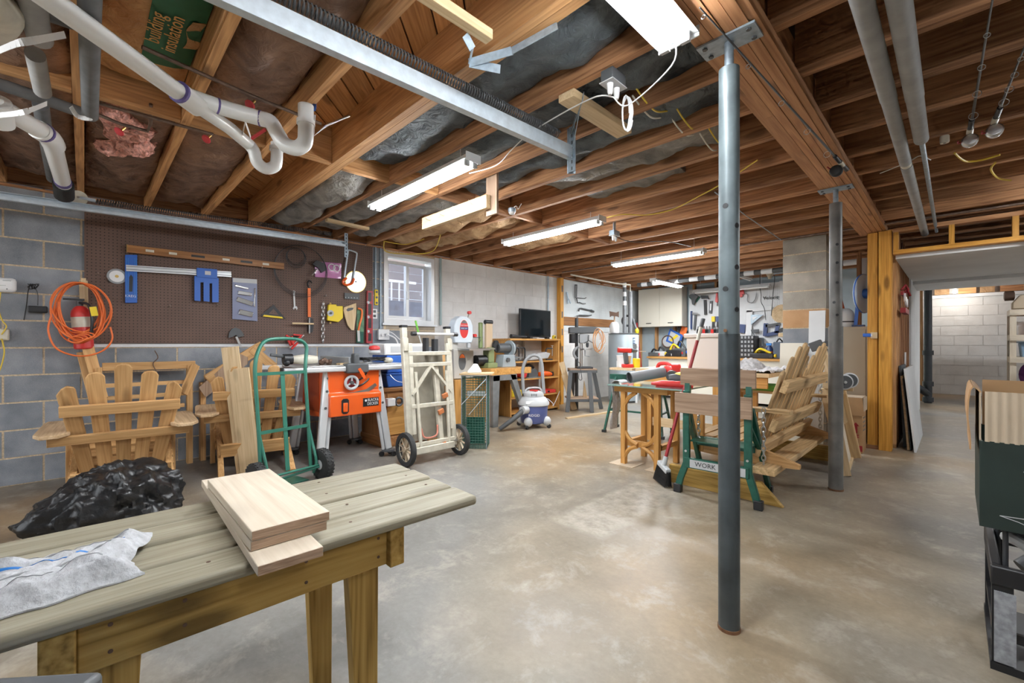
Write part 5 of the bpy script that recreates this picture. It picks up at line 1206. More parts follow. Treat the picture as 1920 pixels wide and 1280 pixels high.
for s in (-1,1):
    for e,xo in ((1,.26),(-1,-.30)):
        top=Vector((xo,s*.225,.81)); bot=Vector((xo+e*.065,s*.315,.06)); 
        lg=part('leg',MB().bar(top,bot,.07,.05,up=(1,0,0),w1=.062,h1=.045).bar(top+Vector((0,-s*.05,0)),bot+Vector((0,-s*.05,0)),.03,.03,up=(1,0,0)),M['alu'],ts,bevel=.012)
        if e==1:
            for z in (.75,.64,.50): 
                f=(.81-z)/.75; c=top.lerp(bot,f)+Vector((.026,0,0)); part('bolt',MB().cyl(c,c+Vector((.006,0,0)),.011,10),M['dkgrey'],lg)
        ca=part('castor_base',MB().cyl((bot.x,bot.y,.045),(bot.x,bot.y,.062),.062,18),M['dkgrey'],ts)
        for k in range(3):
            a=R(120*k+20); c=Vector((bot.x+.065*math.cos(a),bot.y+.065*math.sin(a),.024)); part('castor_wheel',MB().cyl(c-Vector((.009,0,0)),c+Vector((.009,0,0)),.0235,14),M['black'],ca)
hw_=Vector((.305,-.045,.705)); wh=part('hand_wheel',MB().ring(hw_+Vector((.03,0,0)),UX,.055,.013,24,8),M['lgrey'],ts)
for k in range(3):
    a=R(90+120*k); part('spoke',MB().bar(hw_+Vector((.03,0,0)),hw_+Vector((.03,.055*math.cos(a),.055*math.sin(a))),.012,.016,up=UX),M['lgrey'],wh)
part('wheel_disc',MB().cyl(hw_+Vector((.012,0,0)),hw_+Vector((.016,0,0)),.05,24),M['dred'],wh); part('hub',MB().cyl(hw_,hw_+Vector((.05,0,0)),.016,14),M['dkgrey'],wh)
part('tilt_slot',MB().tube(arc((.3015,-.02,.86),UY,UZ,.20,-82,-40,10),.008,6),M['black'],ts); part('tilt_slot',MB().tube(arc((.3015,-.02,.86),UY,UZ,.15,-70,-30,8),.008,6),M['black'],ts)
part('angle_scale',MB().prism([(-.185,.60),(-.02,.605),(.10,.625),(.185,.675),(.205,.65),(.11,.59),(0,.572),(-.185,.567)],(.3155,0,.012),UY,UZ,.002),M['steel'],ts)
part('switch_well',MB().prism([(-.14,.455),(-.125,.44),(-.09,.44),(-.075,.455),(-.075,.555),(-.09,.57),(-.125,.57),(-.14,.555)],(.3455,0,0),UY,UZ,.004),M['black'],ts)
part('switch_paddle',MB().bb(.348,-.128,.455,.362,-.088,.535),M['orange'],ts,bevel=.005)
nb=part('name_plate',MB().bb(.345,.055,.485,.348,.205,.56),M['black'],ts)
text('BLACK&',.036,M['whitep'],nb,(.3485,.150,.540),UY,UZ,w=0,depth=.0004,sx=.78); text('DECKER',.036,M['whitep'],nb,(.3485,.146,.506),UY,UZ,w=0,depth=.0004,sx=.78)
part('logo_disc',MB().cyl((.348,.081,.538),(.3486,.081,.538),.011,6),M['whitep'],nb)
# on the saw
pl=thing('hand_planer','beige and black handheld power tool lying on the left end of the saw table','power tool',(-4.0,1.32,.86))
part('body',MB().tube([(-3.98,1.27,.91),(-3.97,1.36,.91),(-3.96,1.47,.905)],[.032,.046,.034],16),M['cream'],pl,w=1); part('motor',MB().cyl((-3.98,1.20,.915),(-3.98,1.27,.915),.045,16),M['black'],pl,w=1)
part('handle',MB().bar((-3.98,1.10,.955),(-3.98,1.22,.935),.03,.025),M['dkgrey'],pl,w=1,bevel=.006); part('knob',MB().ball((-3.96,1.22,.885),.03),M['black'],pl,w=1)
wc=MB()
for i in range(9): wc.ball((-3.93+random.uniform(-.03,.03),1.52+random.uniform(-.06,.06),.88+random.uniform(0,.02)),random.uniform(.015,.03),8,6)
for p in wc.v: p+=noise.noise_vector(p*40)*.012
solo('chain_heap',wc,M['axe'],'small heap of rusty chain on the saw table','chain')
solo('push_block',MB().bb(-3.86,1.60,.861,-3.78,1.72,.875),M['pine'],'small wood offcut on the saw table left of the fence','wood block')
sa=thing('palm_sander','red and grey palm sander on a tangle of black cord on the saw table','sander',(-4.05,2.06,.86))
part('body',MB().lathe((-4.05,2.06,.95),[(.05,0),(.058,.01),(.055,.03),(.04,.035)],18),M['lgrey'],sa,w=1); part('cap',MB().lathe((-4.05,2.06,.985),[(.045,0),(.055,.012),(.05,.035),(.02,.045)],18),M['red'],sa,w=1)
pts=[Vector((-4.0+.10*math.sin(i*1.9)+.02*math.sin(i*.7),2.04+.13*math.cos(i*1.37),.875+.035*abs(math.sin(i*.9)))) for i in range(34)]
part('cord',MB().tube(smooth_path(pts,4),.005,6),M['black'],sa,w=1)
part('filter',MB().ball((-3.92,2.14,.885),(.05,.045,.03)),M['cream'],sa,w=1)
# ---- nightstand with blue bin and white machine
ns=thing('nightstand','brown wooden nightstand between the table saw and the folding cart','cabinet',(-4.25,2.36,0))
part('body',MB().bb(-4.50,2.14,.06,-4.02,2.62,.56),M['walnut'],ns,w=1,bevel=.004); part('top',MB().bb(-4.52,2.12,.56,-4.0,2.64,.60),M['walnut'],ns,w=1,bevel=.008); part('plinth',MB().bb(-4.51,2.13,0,-4.01,2.63,.10),M['walnut'],ns,w=1,bevel=.006)
part('door',MB().bb(-4.02,2.18,.12,-4.012,2.58,.42),M['honey'],ns,w=1,bevel=.003); part('drawer',MB().bb(-4.02,2.18,.44,-4.012,2.58,.54),M['walnut'],ns,w=1,bevel=.003)
ba=thing('blue_bin','blue plastic bin with wire handle on the brown nightstand','bin',(-4.2,2.40,.60))
part('body',MB().prism([(-.19,.0),(.19,.0),(.215,.13),(-.215,.13)],(-4.05,2.40,.601),(0,1,0),(0,0,1),-.32),M['blue'],ba,w=1,bevel=.008); part('rim',MB().bb(-4.38,2.18,.725,-4.04,2.62,.745),M['blue'],ba,w=1,bevel=.005)
part('handle',MB().tube(smooth_path([(-4.03,2.22,.73),(-4.02,2.30,.66),(-4.02,2.45,.65),(-4.03,2.56,.73)]),.003,6),M['steel'],ba,w=1)
wm=thing('white_machine','white boxy tabletop machine with a blue lower case standing on the blue bin','machine',(-4.22,2.40,.748))
part('lower_case',MB().bb(-4.38,2.20,.748,-4.06,2.64,.93),M['blue'],wm,w=1,bevel=.01); part('upper_case',MB().bb(-4.40,2.17,.93,-4.05,2.68,1.05),M['whitep'],wm,w=1,bevel=.012); part('panel',MB().bb(-4.05,2.24,.96,-4.047,2.62,1.02),M['lgrey'],wm,w=1)
br_=thing('green_brush','lime green handled brush standing up behind the folding cart','brush',(-4.16,2.78,1.05))
part('handle',MB().bar((-4.10,2.60,1.16),(-4.12,2.575,1.30),.03,.02),M['lgreen'],br_,w=1,bevel=.005); part('shaft',MB().bar((-4.06,2.66,.90),(-4.10,2.60,1.16),.02,.012),M['lgrey'],br_,w=1)
pw=thing('power_strip','white plug adapter hanging on the side of the nightstand','adapter',(-3.97,2.25,.45))
part('body',MB().bb(-4.01,2.15,.42,-3.95,2.24,.50),M['whitep'],pw,w=1,bevel=.008); part('coil',MB().ring((-3.96,2.28,.46),UX,.04,.012,16,6),M['dkgrey'],pw,w=1)
# ================================================================ FOLDING CART
fc=thing('folding_cart','cream steel folding platform cart standing on two spoked wheels','cart',(-3.31,2.24,0))
def Cx(z): return -.0-.10*(z)           # leans back towards the wall
cm=M['cream']
for s in (-1,1):
    part('side_rail',MB().bar((Cx(.10)+.02,s*.235,.10),(Cx(1.19)+.02,s*.235,1.19),.05,.045,up=UX),cm,fc,bevel=.005)
    part('inner_rail',MB().bar((Cx(.30)+.055,s*.20,.26),(Cx(1.05)+.055,s*.20,1.05),.035,.03,up=UX),cm,fc,bevel=.004)
    part('end_plug',MB().bar((Cx(1.19)+.02,s*.235,1.19),(Cx(1.2)+.02,s*.235,1.21),.056,.05,up=UX),M['black'],fc)
    part('link_plate',MB().bar((Cx(1.0)+.05,s*.235,.98),(Cx(1.1)+.05,s*.235,1.10),.05,.02,up=UX),cm,fc,bevel=.008)
    part('slim_bar',MB().bar((Cx(.15)+.07,s*.15,.13),(Cx(.8)+.07,s*.165,.80),.022,.02,up=UX),cm,fc)
    wv=part('wheel',MB().lathe((.03,s*.285,.145),[(.105,-.018),(.14,-.02),(.145,-.012),(.145,.012),(.14,.02),(.105,.018)],30,axis=(0,1,0),loop=True),M['rubber'],fc)
    part('rim',MB().ring((.03,s*.285,.145),UY,.108,.006,30,6),cm,wv); part('hub',MB().cyl((.03,s*.285-.02,.145),(.03,s*.285+.02,.145),.022,14),M['tanmetal'],wv)
    for k in range(10):
        a=2*PI*k/10; part('spoke',MB().bar((.03,s*.285,.145),(.03+.106*math.cos(a+.35),s*.285,.145+.106*math.sin(a+.35)),.006,.02,up=UY),M['tanmetal'],wv)
part('handle',MB().cyl((Cx(1.13)+.07,-.17,1.135),(Cx(1.13)+.07,.27,1.135),.014,12),M['alu'],fc)
for y in (-.185,.27): part('handle_cap',MB().cyl((Cx(1.13)+.07,y,1.135),(Cx(1.13)+.07,y+.045,1.135),.019,12),M['black'],fc)
for z,hw2 in ((.96,.03),(.86,.02),(.50,.02),(.17,.03)): part('crossbar',MB().bar((Cx(z)+.06,-.22,z),(Cx(z)+.06,.22,z),.025,.035),cm,fc,bevel=.004)
for s in (-1,1): part('diagonal',MB().bar((Cx(.86)+.065,0,.85),(Cx(.6)+.065,s*.21,.60),.02,.03,up=UX),cm,fc)
part('deck_plate',MB().bar((Cx(.18)-.03,0,.18),(Cx(.95)-.03,0,.95),.40,.006,up=UX),plain('dusty_khaki',(.33,.30,.24),.6,var=.25,bs=6),fc)
part('centre_post',MB().bar((Cx(.12)+.03,.09,.10),(Cx(.84)+.03,.07,.84),.05,.04,up=UX),cm,fc,bevel=.006)
for (y,z) in ((.13,.56),(.075,.42),(.085,.12)): part('latch',MB().bar((Cx(z)+.07,y-.025,z),(Cx(z)+.07,y+.03,z+.02),.025,.045),plain('orange_brown_plastic',(.50,.17,.06),.5),fc,bevel=.006)
part('red_handle',MB().tube(smooth_path([(Cx(.3)+.04,-.12,.30),(Cx(.22)+.06,-.10,.22),(Cx(.22)+.06,.02,.225),(Cx(.3)+.04,.05,.31)]),.008,8),plain('salmon_plastic',(.55,.20,.14),.5),fc)
part('axle_housing',MB().bb(.0,-.21,.09,.075,.20,.15),cm,fc,bevel=.006); part('axle',MB().cyl((.03,-.30,.145),(.03,.30,.145),.010,10),M['steel'],fc)
part('upper_bits',MB().bb(Cx(1.0)-.01,-.03,.97,Cx(1.0)+.05,.0,1.10).bb(Cx(1.0)+.0,.06,.95,Cx(1.0)+.05,.10,1.09),M['blackiron'],fc)
# ================================================================ WIRE CAGE
cg=thing('wire_cage','tall green wire mesh animal cage standing on end','cage',(-3.44,2.86,0),R(42))
hx,hy,hz=.125,.125,.73; wm_=M['wire']
def mesh_panel(o,u,v,nu,nv,r=.0022):
    m=MB();o=Vector(o);u=Vector(u);v=Vector(v)
    for i in range(nu+1): a=o+u*(i/nu); m.tube([a,a+v],r,4,cap=False)
    for j in range(nv+1): a=o+v*(j/nv); m.tube([a,a+u],r,4,cap=False)
    return m
for (o,u) in (((-hx,-hy,.005),(2*hx,0,0)),((-hx,hy,.005),(2*hx,0,0)),((-hx,-hy,.005),(0,2*hy,0)),((hx,-hy,.005),(0,2*hy,0))):
    part('mesh_panel',mesh_panel(o,u,(0,0,hz),9,28),wm_,cg)
part('mesh_panel',mesh_panel((-hx,-hy,.005),(2*hx,0,0),(0,2*hy,0),9,9),wm_,cg)
for x in (-hx,hx):
    for y in (-hy,hy): part('corner_rod',MB().cyl((x,y,0),(x,y,hz),.005,6),M['galv_d'],cg)
part('top_rim',MB().tube([(-hx,-hy,hz),(hx,-hy,hz),(hx,hy,hz),(-hx,hy,hz)],.006,6,closed=True),M['galv'],cg)
part('brace_rod',MB().cyl((-hx,-hy-.006,.44),(hx,-hy-.006,.70),.005,6),M['galv'],cg); part('brace_rod',MB().cyl((-hx*.4,-hy-.006,.34),(hx,-hy-.006,.55),.004,6),M['galv'],cg)
part('trap_door',MB().bb(-hx+.03,-.02,.03,hx-.03,-.012,.30),M['dgreen'],cg); part('trap_plate',MB().bb(-hx+.04,-.06,.52,hx-.03,.02,.56),M['lgrey'],cg)
part('wood_lid',MB().bb(-hx-.02,-hy-.02,hz+.006,hx+.05,hy+.03,hz+.02),M['pine'],cg)
# ================================================================ BENCH WITH GRINDERS
bn=thing('grinder_bench','thick wooden bench top on grey sheet-metal legs holding the grinders','bench',(-4.42,3.97,0))
part('top',MB().bb(-4.80,3.62,.65,-4.06,4.36,.73),M['honey'],bn,w=1,bevel=.004)
gl=plain('grey_leg_paint',(.22,.225,.225),.45,.2,var=.15,bs=12)
for x in (-4.10,-4.72):
    part('leg',MB().prism([(0,.65),(.12,.65),(.085,.0),(.0,.0)],(x,3.64,0),(0,1,0),(0,0,1),.06),gl,bn,w=1,bevel=.004)
    part('leg',MB().prism([(.30,.65),(.40,.65),(.66,.0),(.60,.0)],(x,3.64,0),(0,1,0),(0,0,1),.06),gl,bn,w=1,bevel=.004)
    part('leg_rail',MB().bb(x,3.64,.58,x+.06,4.06,.65),gl,bn,w=1)
solo('plywood_sheet',MB().bb(-4.42,3.68,0,-4.40,4.02,.60),M['honey'],'sheet of plywood standing under the grinder bench','plywood')
# belt sander (green) and grinder (grey)
bs_=thing('belt_sander','green upright belt sander with a tan belt and black motor on the bench','sander',(-4.40,3.75,.73))
part('base',MB().bb(-4.48,3.74,.731,-4.24,3.90,.80),plain('olive_green',(.22,.27,.12),.5),bs_,w=1,bevel=.006)
part('pedestal',MB().bb(-4.40,3.78,.80,-4.28,3.88,1.0),plain('olive_green_2',(.24,.29,.13),.5),bs_,w=1,bevel=.01)
part('arm',MB().bar((-4.40,3.74,.99),(-4.40,3.74,1.33),.05,.05),plain('olive_green_3',(.22,.28,.12),.5),bs_,w=1,bevel=.012)
part('belt',MB().prism([(-.055,0),(.055,0),(.055,.36),(.04,.38),(-.04,.38),(-.055,.36)],(-4.36,3.83,.96),(0,1,0),(0,0,1),.035),plain('tan_abrasive',(.56,.42,.28),.9,bump=.3,bs=200),bs_,w=1)
part('roller',MB().cyl((-4.345,3.77,1.335),(-4.345,3.89,1.335),.03,14),M['black'],bs_,w=1); part('disc',MB().cyl((-4.33,3.93,1.02),(-4.30,3.94,1.02),.075,22),M['black'],bs_,w=1)
part('work_table',MB().bb(-4.42,3.70,.975,-4.22,3.84,.99),M['steel'],bs_,w=1); part('motor',MB().cyl((-4.36,3.62,.83),(-4.36,3.78,.83),.07,18),M['black'],bs_,w=1)
bgd=thing('disc_grinder','grey bench disc grinder with a big black wheel at the right end of the bench','grinder',(-4.35,4.14,.73))
part('base',MB().prism([(-.13,0),(.13,0),(.10,.17),(-.10,.17)],(-4.42,4.14,.731),(0,1,0),(0,0,1),.16),M['heater'],bgd,w=1,bevel=.008)
part('motor',MB().cyl((-4.34,3.98,.99),(-4.34,4.20,.99),.065,20),M['dkgrey'],bgd,w=1); part('shaft',MB().cyl((-4.34,3.90,.99),(-4.34,3.98,.99),.03,12),M['black'],bgd,w=1)
part('guard',MB().cyl((-4.34,4.20,.98),(-4.34,4.225,.98),.115,28),M['heater'],bgd,w=1); part('wheel',MB().cyl((-4.34,4.226,.98),(-4.34,4.255,.98),.108,28),M['black'],bgd,w=1)
part('knob',MB().cyl((-4.26,4.10,.83),(-4.235,4.10,.83),.03,14),M['dkgrey'],bgd,w=1); part('rest',MB().bb(-4.30,4.26,.85,-4.22,4.36,.87),M['steel'],bgd,w=1)
# ================================================================ BAND SAW
bd_=thing('band_saw','white band saw with red oval and black oval labels behind the folding cart','band saw',(-4.42,3.44,.60))
part('stand',MB().bb(-4.62,3.24,0,-4.30,3.61,.60),M['honey'],bd_,w=1,bevel=.005)
part('upper_housing',MB().prism([(.0,0),(.27,0),(.29,.06),(.29,.22),(.25,.30),(.18,.34),(.10,.34),(.03,.30),(-.01,.22),(-.01,.06)],(-4.50,3.30,1.06),(0,1,0),(0,0,1),.13),plain('white_blue_enamel',(.62,.68,.74),.35),bd_,w=1,bevel=.012)
part('lower_housing',MB().prism([(-.02,0),(.30,0),(.30,.36),(.16,.38),(-.02,.38)],(-4.52,3.30,.605),(0,1,0),(0,0,1),.15),plain('warm_grey_enamel',(.52,.50,.46),.4),bd_,w=1,bevel=.012)
part('column',MB().bb(-4.52,3.28,.95,-4.42,3.38,1.10),plain('warm_grey_enamel_2',(.50,.48,.44),.4),bd_,w=1)
def oval(c,ry,rz,mat,name,x=0):
    m=MB().prism([(ry*math.cos(2*PI*i/28),rz*math.sin(2*PI*i/28)) for i in range(28)],Vector(c)+Vector((x,0,0)),UY,UZ,.0015); return part(name,m,mat,bd_,w=1)
cU=Vector((-4.369,3.44,1.235)); oval(cU,.075,.125,M['whitep'],'badge_rim'); oval(cU,.068,.116,M['red'],'badge',.001)
part('badge_band',MB().bb(-4.3665,3.375,1.225,-4.3655,3.505,1.262),M['navy'],bd_,w=1); part('badge_top',MB().prism([(.062*math.cos(R(a)),.112*math.sin(R(a))) for a in range(40,141,10)],cU+Vector((.0026,0,0)),UY,UZ,.001),M['dgrey'],bd_,w=1)
text('CRAFTSMAN',.021,M['whitep'],bd_,(-4.365,3.44,1.28),UY,UZ,depth=.0003); text('BAND SAW',.02,M['whitep'],bd_,(-4.365,3.44,1.243),UY,UZ,depth=.0003)
cL=Vector((-4.369,3.41,.82)); oval(cL,.058,.105,M['dgrey'],'badge_lower'); part('badge_lower_top',MB().prism([(.05*math.cos(R(a)),.098*math.sin(R(a))) for a in range(30,151,10)],cL+Vector((.002,0,0)),UY,UZ,.001),M['orangec'],bd_,w=1)
part('work_table',MB().bb(-4.46,3.34,.965,-4.14,3.68,.985),M['steel'],bd_,w=1); part('blade_guard',MB().bb(-4.42,3.52,1.0,-4.39,3.56,1.10),M['lgrey'],bd_,w=1)
for (y,z) in ((3.55,1.45),(3.64,1.155),(3.58,1.16)): part('red_knob',MB().cyl((-4.42,y,z),(-4.38,y,z),.022,12),M['red'],bd_,w=1)
part('knob_stem',MB().cyl((-4.43,3.55,1.39),(-4.40,3.55,1.45),.008,8),M['steel'],bd_,w=1); part('crank',MB().tube([(-4.38,3.60,1.13),(-4.38,3.76,1.135),(-4.38,3.70,1.07)],.006,6),M['dkgrey'],bd_,w=1)
solo('plastic_hopper',MB().prism([(-.07,0),(.07,0),(.07,.02),(.03,.09),(-.01,.09),(-.07,.02)],(-3.46,2.86,.752),(.64,.77,0),(0,0,1),.08),M['whitep'],'white plastic hopper standing on the wire cage lid','hopper',bevel=.006)
solo('brown_board',MB().bar((-3.95,2.70,0),(-4.0,2.80,.95),.03,.16,up=UY),M['cedar'],'reddish board leaning behind the folding cart','board')
# ================================================================ SHELF UNIT, TELEVISION
sh=thing('book_shelf','open honey-brown wooden shelf unit under the television','shelf',(-4.68,4.90,0))
for y in (4.36,5.44): part('side_panel',MB().bb(-4.84,y-.012,0,-4.46,y+.012,1.10),M['honey'],sh,w=1)
part('top',MB().bb(-4.84,4.34,1.10,-4.45,5.46,1.125),M['honey'],sh,w=1)
for z in (.79,.53,.27,.05): part('shelf_board',MB().bb(-4.84,4.372,z-.02,-4.46,5.428,z),M['honey'],sh,w=1)
part('divider',MB().bb(-4.84,5.0,.81,-4.80,5.40,1.10),M['block_w'],sh,w=1)
tv=thing('television','flat black television on top of the shelf unit','television',(-4.66,5.09,1.125))
part('cabinet',MB().bb(-4.68,4.74,1.155,-4.64,5.45,1.59),M['black'],tv,w=1,bevel=.006); part('screen',MB().bb(-4.64,4.752,1.17,-4.638,5.438,1.578),M['screen'],tv,w=1)
for y in (4.9,5.3): part('foot',MB().bb(-4.74,y-.03,1.126,-4.56,y+.03,1.155),M['black'],tv,w=1,bevel=.005)
fl_=thing('flashlight','long black flashlight lying left of the television','flashlight',(-4.52,4.58,1.126))
part('barrel',MB().cyl((-4.52,4.55,1.152),(-4.52,4.74,1.152),.020,14),M['black'],fl_,w=1); part('head',MB().cyl((-4.52,4.42,1.158),(-4.52,4.55,1.154),.032,16,r1=.022),M['black'],fl_,w=1)
solo('remote_control',MB().bb(-4.55,4.96,1.126,-4.50,5.14,1.142),M['lgrey'],'pale grey remote control in front of the television','remote',bevel=.004)
tm=thing('tape_measure','yellow tape measure at the right end of the shelf top','tape measure',(-4.52,5.39,1.126))
part('case',MB().prism([(-.03,0),(.03,0),(.032,.04),(.015,.06),(-.02,.06),(-.032,.04)],(-4.54,5.39,1.126),UY,UZ,.04),M['yellow'],tm,w=1,bevel=.005); part('clip',MB().bb(-4.499,5.375,1.135,-4.497,5.405,1.17),M['black'],tm,w=1)
def c_clamp(c,label,s=1.0,flip=1,mat=None):
    mat=mat or M['blackiron']; c=Vector(c); t=thing('c_clamp',label,'clamp',c,group='c-clamps on the shelf')
    part('frame',MB().tube([c+Vector((0,-.06*flip*s,.0)),c+Vector((0,.07*flip*s,.0)),c+Vector((0,.08*flip*s,.03*s)),c+Vector((0,.08*flip*s,.14*s)),c+Vector((0,.06*flip*s,.16*s)),c+Vector((0,-.06*flip*s,.16*s))],.010*s,8),mat,t,w=1)
    part('screw',MB().cyl(c+Vector((0,-.06*flip*s,.05*s)),c+Vector((0,-.06*flip*s,.20*s)),.007*s,8),M['steel'],t,w=1); part('handle',MB().cyl(c+Vector((0,-.09*flip*s,.20*s)),c+Vector((0,-.03*flip*s,.20*s)),.004,6),M['steel'],t,w=1)
    return t
c_clamp((-4.55,4.52,.80),'thin black clamp, left one on the upper shelf',1.2); c_clamp((-4.58,4.68,.80),'thin black clamp, second from the left on the upper shelf',1.2); c_clamp((-4.52,5.28,.80),'large black c-clamp at the right of the upper shelf',1.1,-1)
cs=thing('circular_saw','red and black circular saw on the middle shelf','circular saw',(-4.62,4.80,.53))
part('motor',MB().cyl((-4.66,4.68,.60),(-4.50,4.68,.60),.06,16),M['red'],cs,w=1); part('guard',MB().prism([(.10*math.cos(R(a)),.10*math.sin(R(a))) for a in range(0,181,15)]+[(-.10,-.03),(.10,-.03)],(-4.54,4.88,.57),UY,UZ,.04),M['dkgrey'],cs,w=1); part('base',MB().bb(-4.66,4.70,.531,-4.46,5.02,.545),M['steel'],cs,w=1); part('handle',MB().tube(smooth_path([(-4.56,4.74,.66),(-4.56,4.84,.73),(-4.56,4.95,.68)]),.018,8),M['black'],cs,w=1)
og=thing('angle_grinder','orange handheld grinder at the right of the middle shelf','grinder',(-4.58,5.22,.53))
part('body',MB().tube([(-4.56,5.08,.575),(-4.56,5.20,.58),(-4.56,5.30,.57),(-4.56,5.38,.56)],[.03,.042,.036,.025],14),M['orange'],og,w=1); part('head',MB().cyl((-4.56,5.38,.533),(-4.56,5.38,.60),.03,12),M['black'],og,w=1)
solo('yellow_case',MB().bb(-4.70,4.40,.271,-4.48,4.62,.37),M['yellow'],'yellow plastic case at the left of the lower shelf','case',bevel=.012)
solo('black_tray',MB().bb(-4.62,4.62,.271,-4.48,4.92,.32),M['black'],'flat black tray beside the yellow case on the lower shelf','tray',bevel=.01)
rt=thing('red_toolbox','flat red tool case at the right of the lower shelf','case',(-4.58,5.2,.27))
part('body',MB().bb(-4.66,5.05,.271,-4.47,5.38,.325),M['red'],rt,w=1,bevel=.01); part('latch',MB().bb(-4.47,5.18,.29,-4.465,5.22,.315),M['black'],rt,w=1)
solo('white_tool',MB().prism([(0,0),(.4,.02),(.46,.10),(.36,.12),(.06,.09)],(-4.60,4.80,.80),(0,1,0),(0,0,1),.12),M['lgrey'],'long pale grey tool lying on the upper shelf','tool',bevel=.01)
# ================================================================ SHOP VACUUM
vc=thing('shop_vacuum','grey and slate blue shop vacuum with its hose looped up','vacuum',(-3.73,4.05,0))
vx,vy=-3.73,4.05
part('drum',MB().lathe((vx,vy,.06),[(.15,0),(.165,.02),(.178,.18),(.182,.215)],30),M['vacblue'],vc,w=1)
lid=part('lid',MB().lathe((vx,vy,.275),[(.185,0),(.197,.01),(.197,.035),(.175,.07),(.15,.10),(.11,.115)],30),M['lgrey'],vc,w=1)
part('motor_cap',MB().lathe((vx,vy,.385),[(.125,0),(.13,.015),(.12,.05),(.08,.07)],24),M['lgrey'],vc,w=1,bevel=0)
part('switch',MB().box((vx+.03,vy-.03,.462),(.10,.05,.02)),M['red'],lid,w=1,bevel=.006)
dr_=Vector((.70,-.71,0)); sd2=Vector((.71,.70,0))
part('carry_handle',MB().tube(smooth_path([Vector((vx,vy,.43))-sd2*.11,Vector((vx,vy,.485))-sd2*.07,Vector((vx,vy,.49))+sd2*.07,Vector((vx,vy,.43))+sd2*.11]),.012,8),M['lgrey'],lid,w=1)
for i in range(4): part('vent',MB().box(Vector((vx,vy,.415))+dr_*.127+sd2*(-.03+.02*i),(.006,.006,.03)),M['dkgrey'],lid,w=1)
part('badge',MB().prism([(-.05,0),(.05,0),(.05,.04),(-.05,.035)],Vector((vx,vy,.31))+dr_*.185-sd2*.05,sd2,Vector((-.25,.25,1)),.002),M['whitep'],lid,w=1)
text('RIDGID',.042,M['whitep'],vc,Vector((vx,vy,.17))+dr_*.181+sd2*.0,sd2,UZ)
for a in (20,110,200,290):
    d=Vector((math.cos(R(a)),math.sin(R(a)),0)); c=Vector((vx,vy,0))+d*.175
    part('castor_arm',MB().ball(c+Vector((0,0,.085)),(.055,.055,.06)),M['lgrey'],vc,w=1); part('castor',MB().cyl(c+d*.03+d.cross(UZ)*.012+Vector((0,0,.027)),c+d*.03-d.cross(UZ)*.012+Vector((0,0,.027)),.027,12),M['black'],vc,w=1)
inl=Vector((vx,vy,.24))+dr_*.16-sd2*.09
part('inlet',MB().cyl(inl,inl+(dr_*.6-sd2*.5).normalized()*.09,.048,16),M['lgrey'],vc,w=1)
part('wand',MB().tube([inl+(dr_*.6-sd2*.5).normalized()*.06,Vector((vx,vy,.12))+dr_*.26-sd2*.28,Vector((vx,vy,.028))+dr_*.30-sd2*.42],[.034,.030,.024],14),M['dkgrey'],vc,w=1)
hp=[Vector((vx,vy,.42))-sd2*.13,Vector((vx,vy,.70))-sd2*.14,Vector((vx,vy,.84))-sd2*.10,Vector((vx,vy,.90))-sd2*.02,Vector((vx,vy,.89))+sd2*.06,Vector((vx,vy,.80))+sd2*.10,Vector((vx,vy,.60))+sd2*.115,Vector((vx,vy,.42))+sd2*.13]
part('hose',MB().tube(smooth_path(hp,6),.021,12),M['grey'],vc,w=1)
part('cord',MB().tube(smooth_path([Vector((vx,vy,.36))+sd2*.17,Vector((vx,vy,.30))+sd2*.24,Vector((vx,vy,.27))+sd2*.25,Vector((vx,vy,.45))+sd2*.33]),.004,6),M['lgrey'],vc,w=1)
# ================================================================ STUD, SIDE PEGBOARD, DRILL PRESS, HEATER
ls=thing('wall_stud','upright yellow pine stud with dark slots between the white block wall and the pegboard','stud',(XW+.06,5.93,0))
part('stud',MB().bb(XW+.003,5.88,0,XW+.09,5.96,2.19),M['stud'],ls,w=1)
for z in (1.95,1.50,1.20,.9): part('slot',MB().bb(XW+.0901,5.905,z,XW+.092,5.935,z+.11),M['dkgrey'],ls,w=1)
for (p0,p1,l) in (((-4.30,5.62,0),(-4.50,5.55,.75),'long pale offcut leaning on the right side of the shelf unit'),((-4.24,5.56,0),(-4.42,5.52,.55),'short pale offcut leaning in front of the longer one')):
    solo('offcut_board',MB().bar(p0,p1,.03,.09,up=(.6,.7,0)),M['pine'],l,'board')
solo('white_pegboard',MB().bb(XW+.003,5.97,1.28,XW+.012,8.66,2.19),M['whiteboard_y'],'white painted pegboard on the side wall above the drill press','pegboard',smooth=None)
solo('tool_rail',MB().bb(XW+.013,5.97,1.38,XW+.03,7.7,1.53),M['walnut'],'brown wooden rail across the bottom of the side pegboard','rail')
def wx(ix,iy,off=.03): return onx(ix,iy,XW+.012+off)
def hang(name,label,cat,parts):
    t=thing(name,label,cat,parts[0][1].v[0] if isinstance(parts[0],tuple) else (0,0,0))
    for nm,mb,mt in parts: part(nm,mb,mt,t,w=1)
    return t
hang('tin_snips','grey tin snips hung at the top left of the side pegboard','snips',[('blade',MB().bar(wx(1063,547),wx(1066,562),.01,.03,up=UY),M['galv_d']),('handle',MB().bar(wx(1065,560),wx(1065,569),.01,.02,up=UY),M['galv_d']),('handle',MB().bar(wx(1066,560),wx(1070,568.5),.01,.02,up=UY),M['galv_d'])])
hang('frame_clamp','tall grey clamp frame hung beside the tin snips','clamp',[('bar',MB().bar(wx(1078.5,533),wx(1078.5,558),.012,.014,up=UY),M['dkgrey']),('bar',MB().bar(wx(1081.5,533),wx(1081,557),.012,.014,up=UY),M['dkgrey']),('head',MB().bar(wx(1078,534),wx(1082,534.4),.012,.02),M['dkgrey'])])
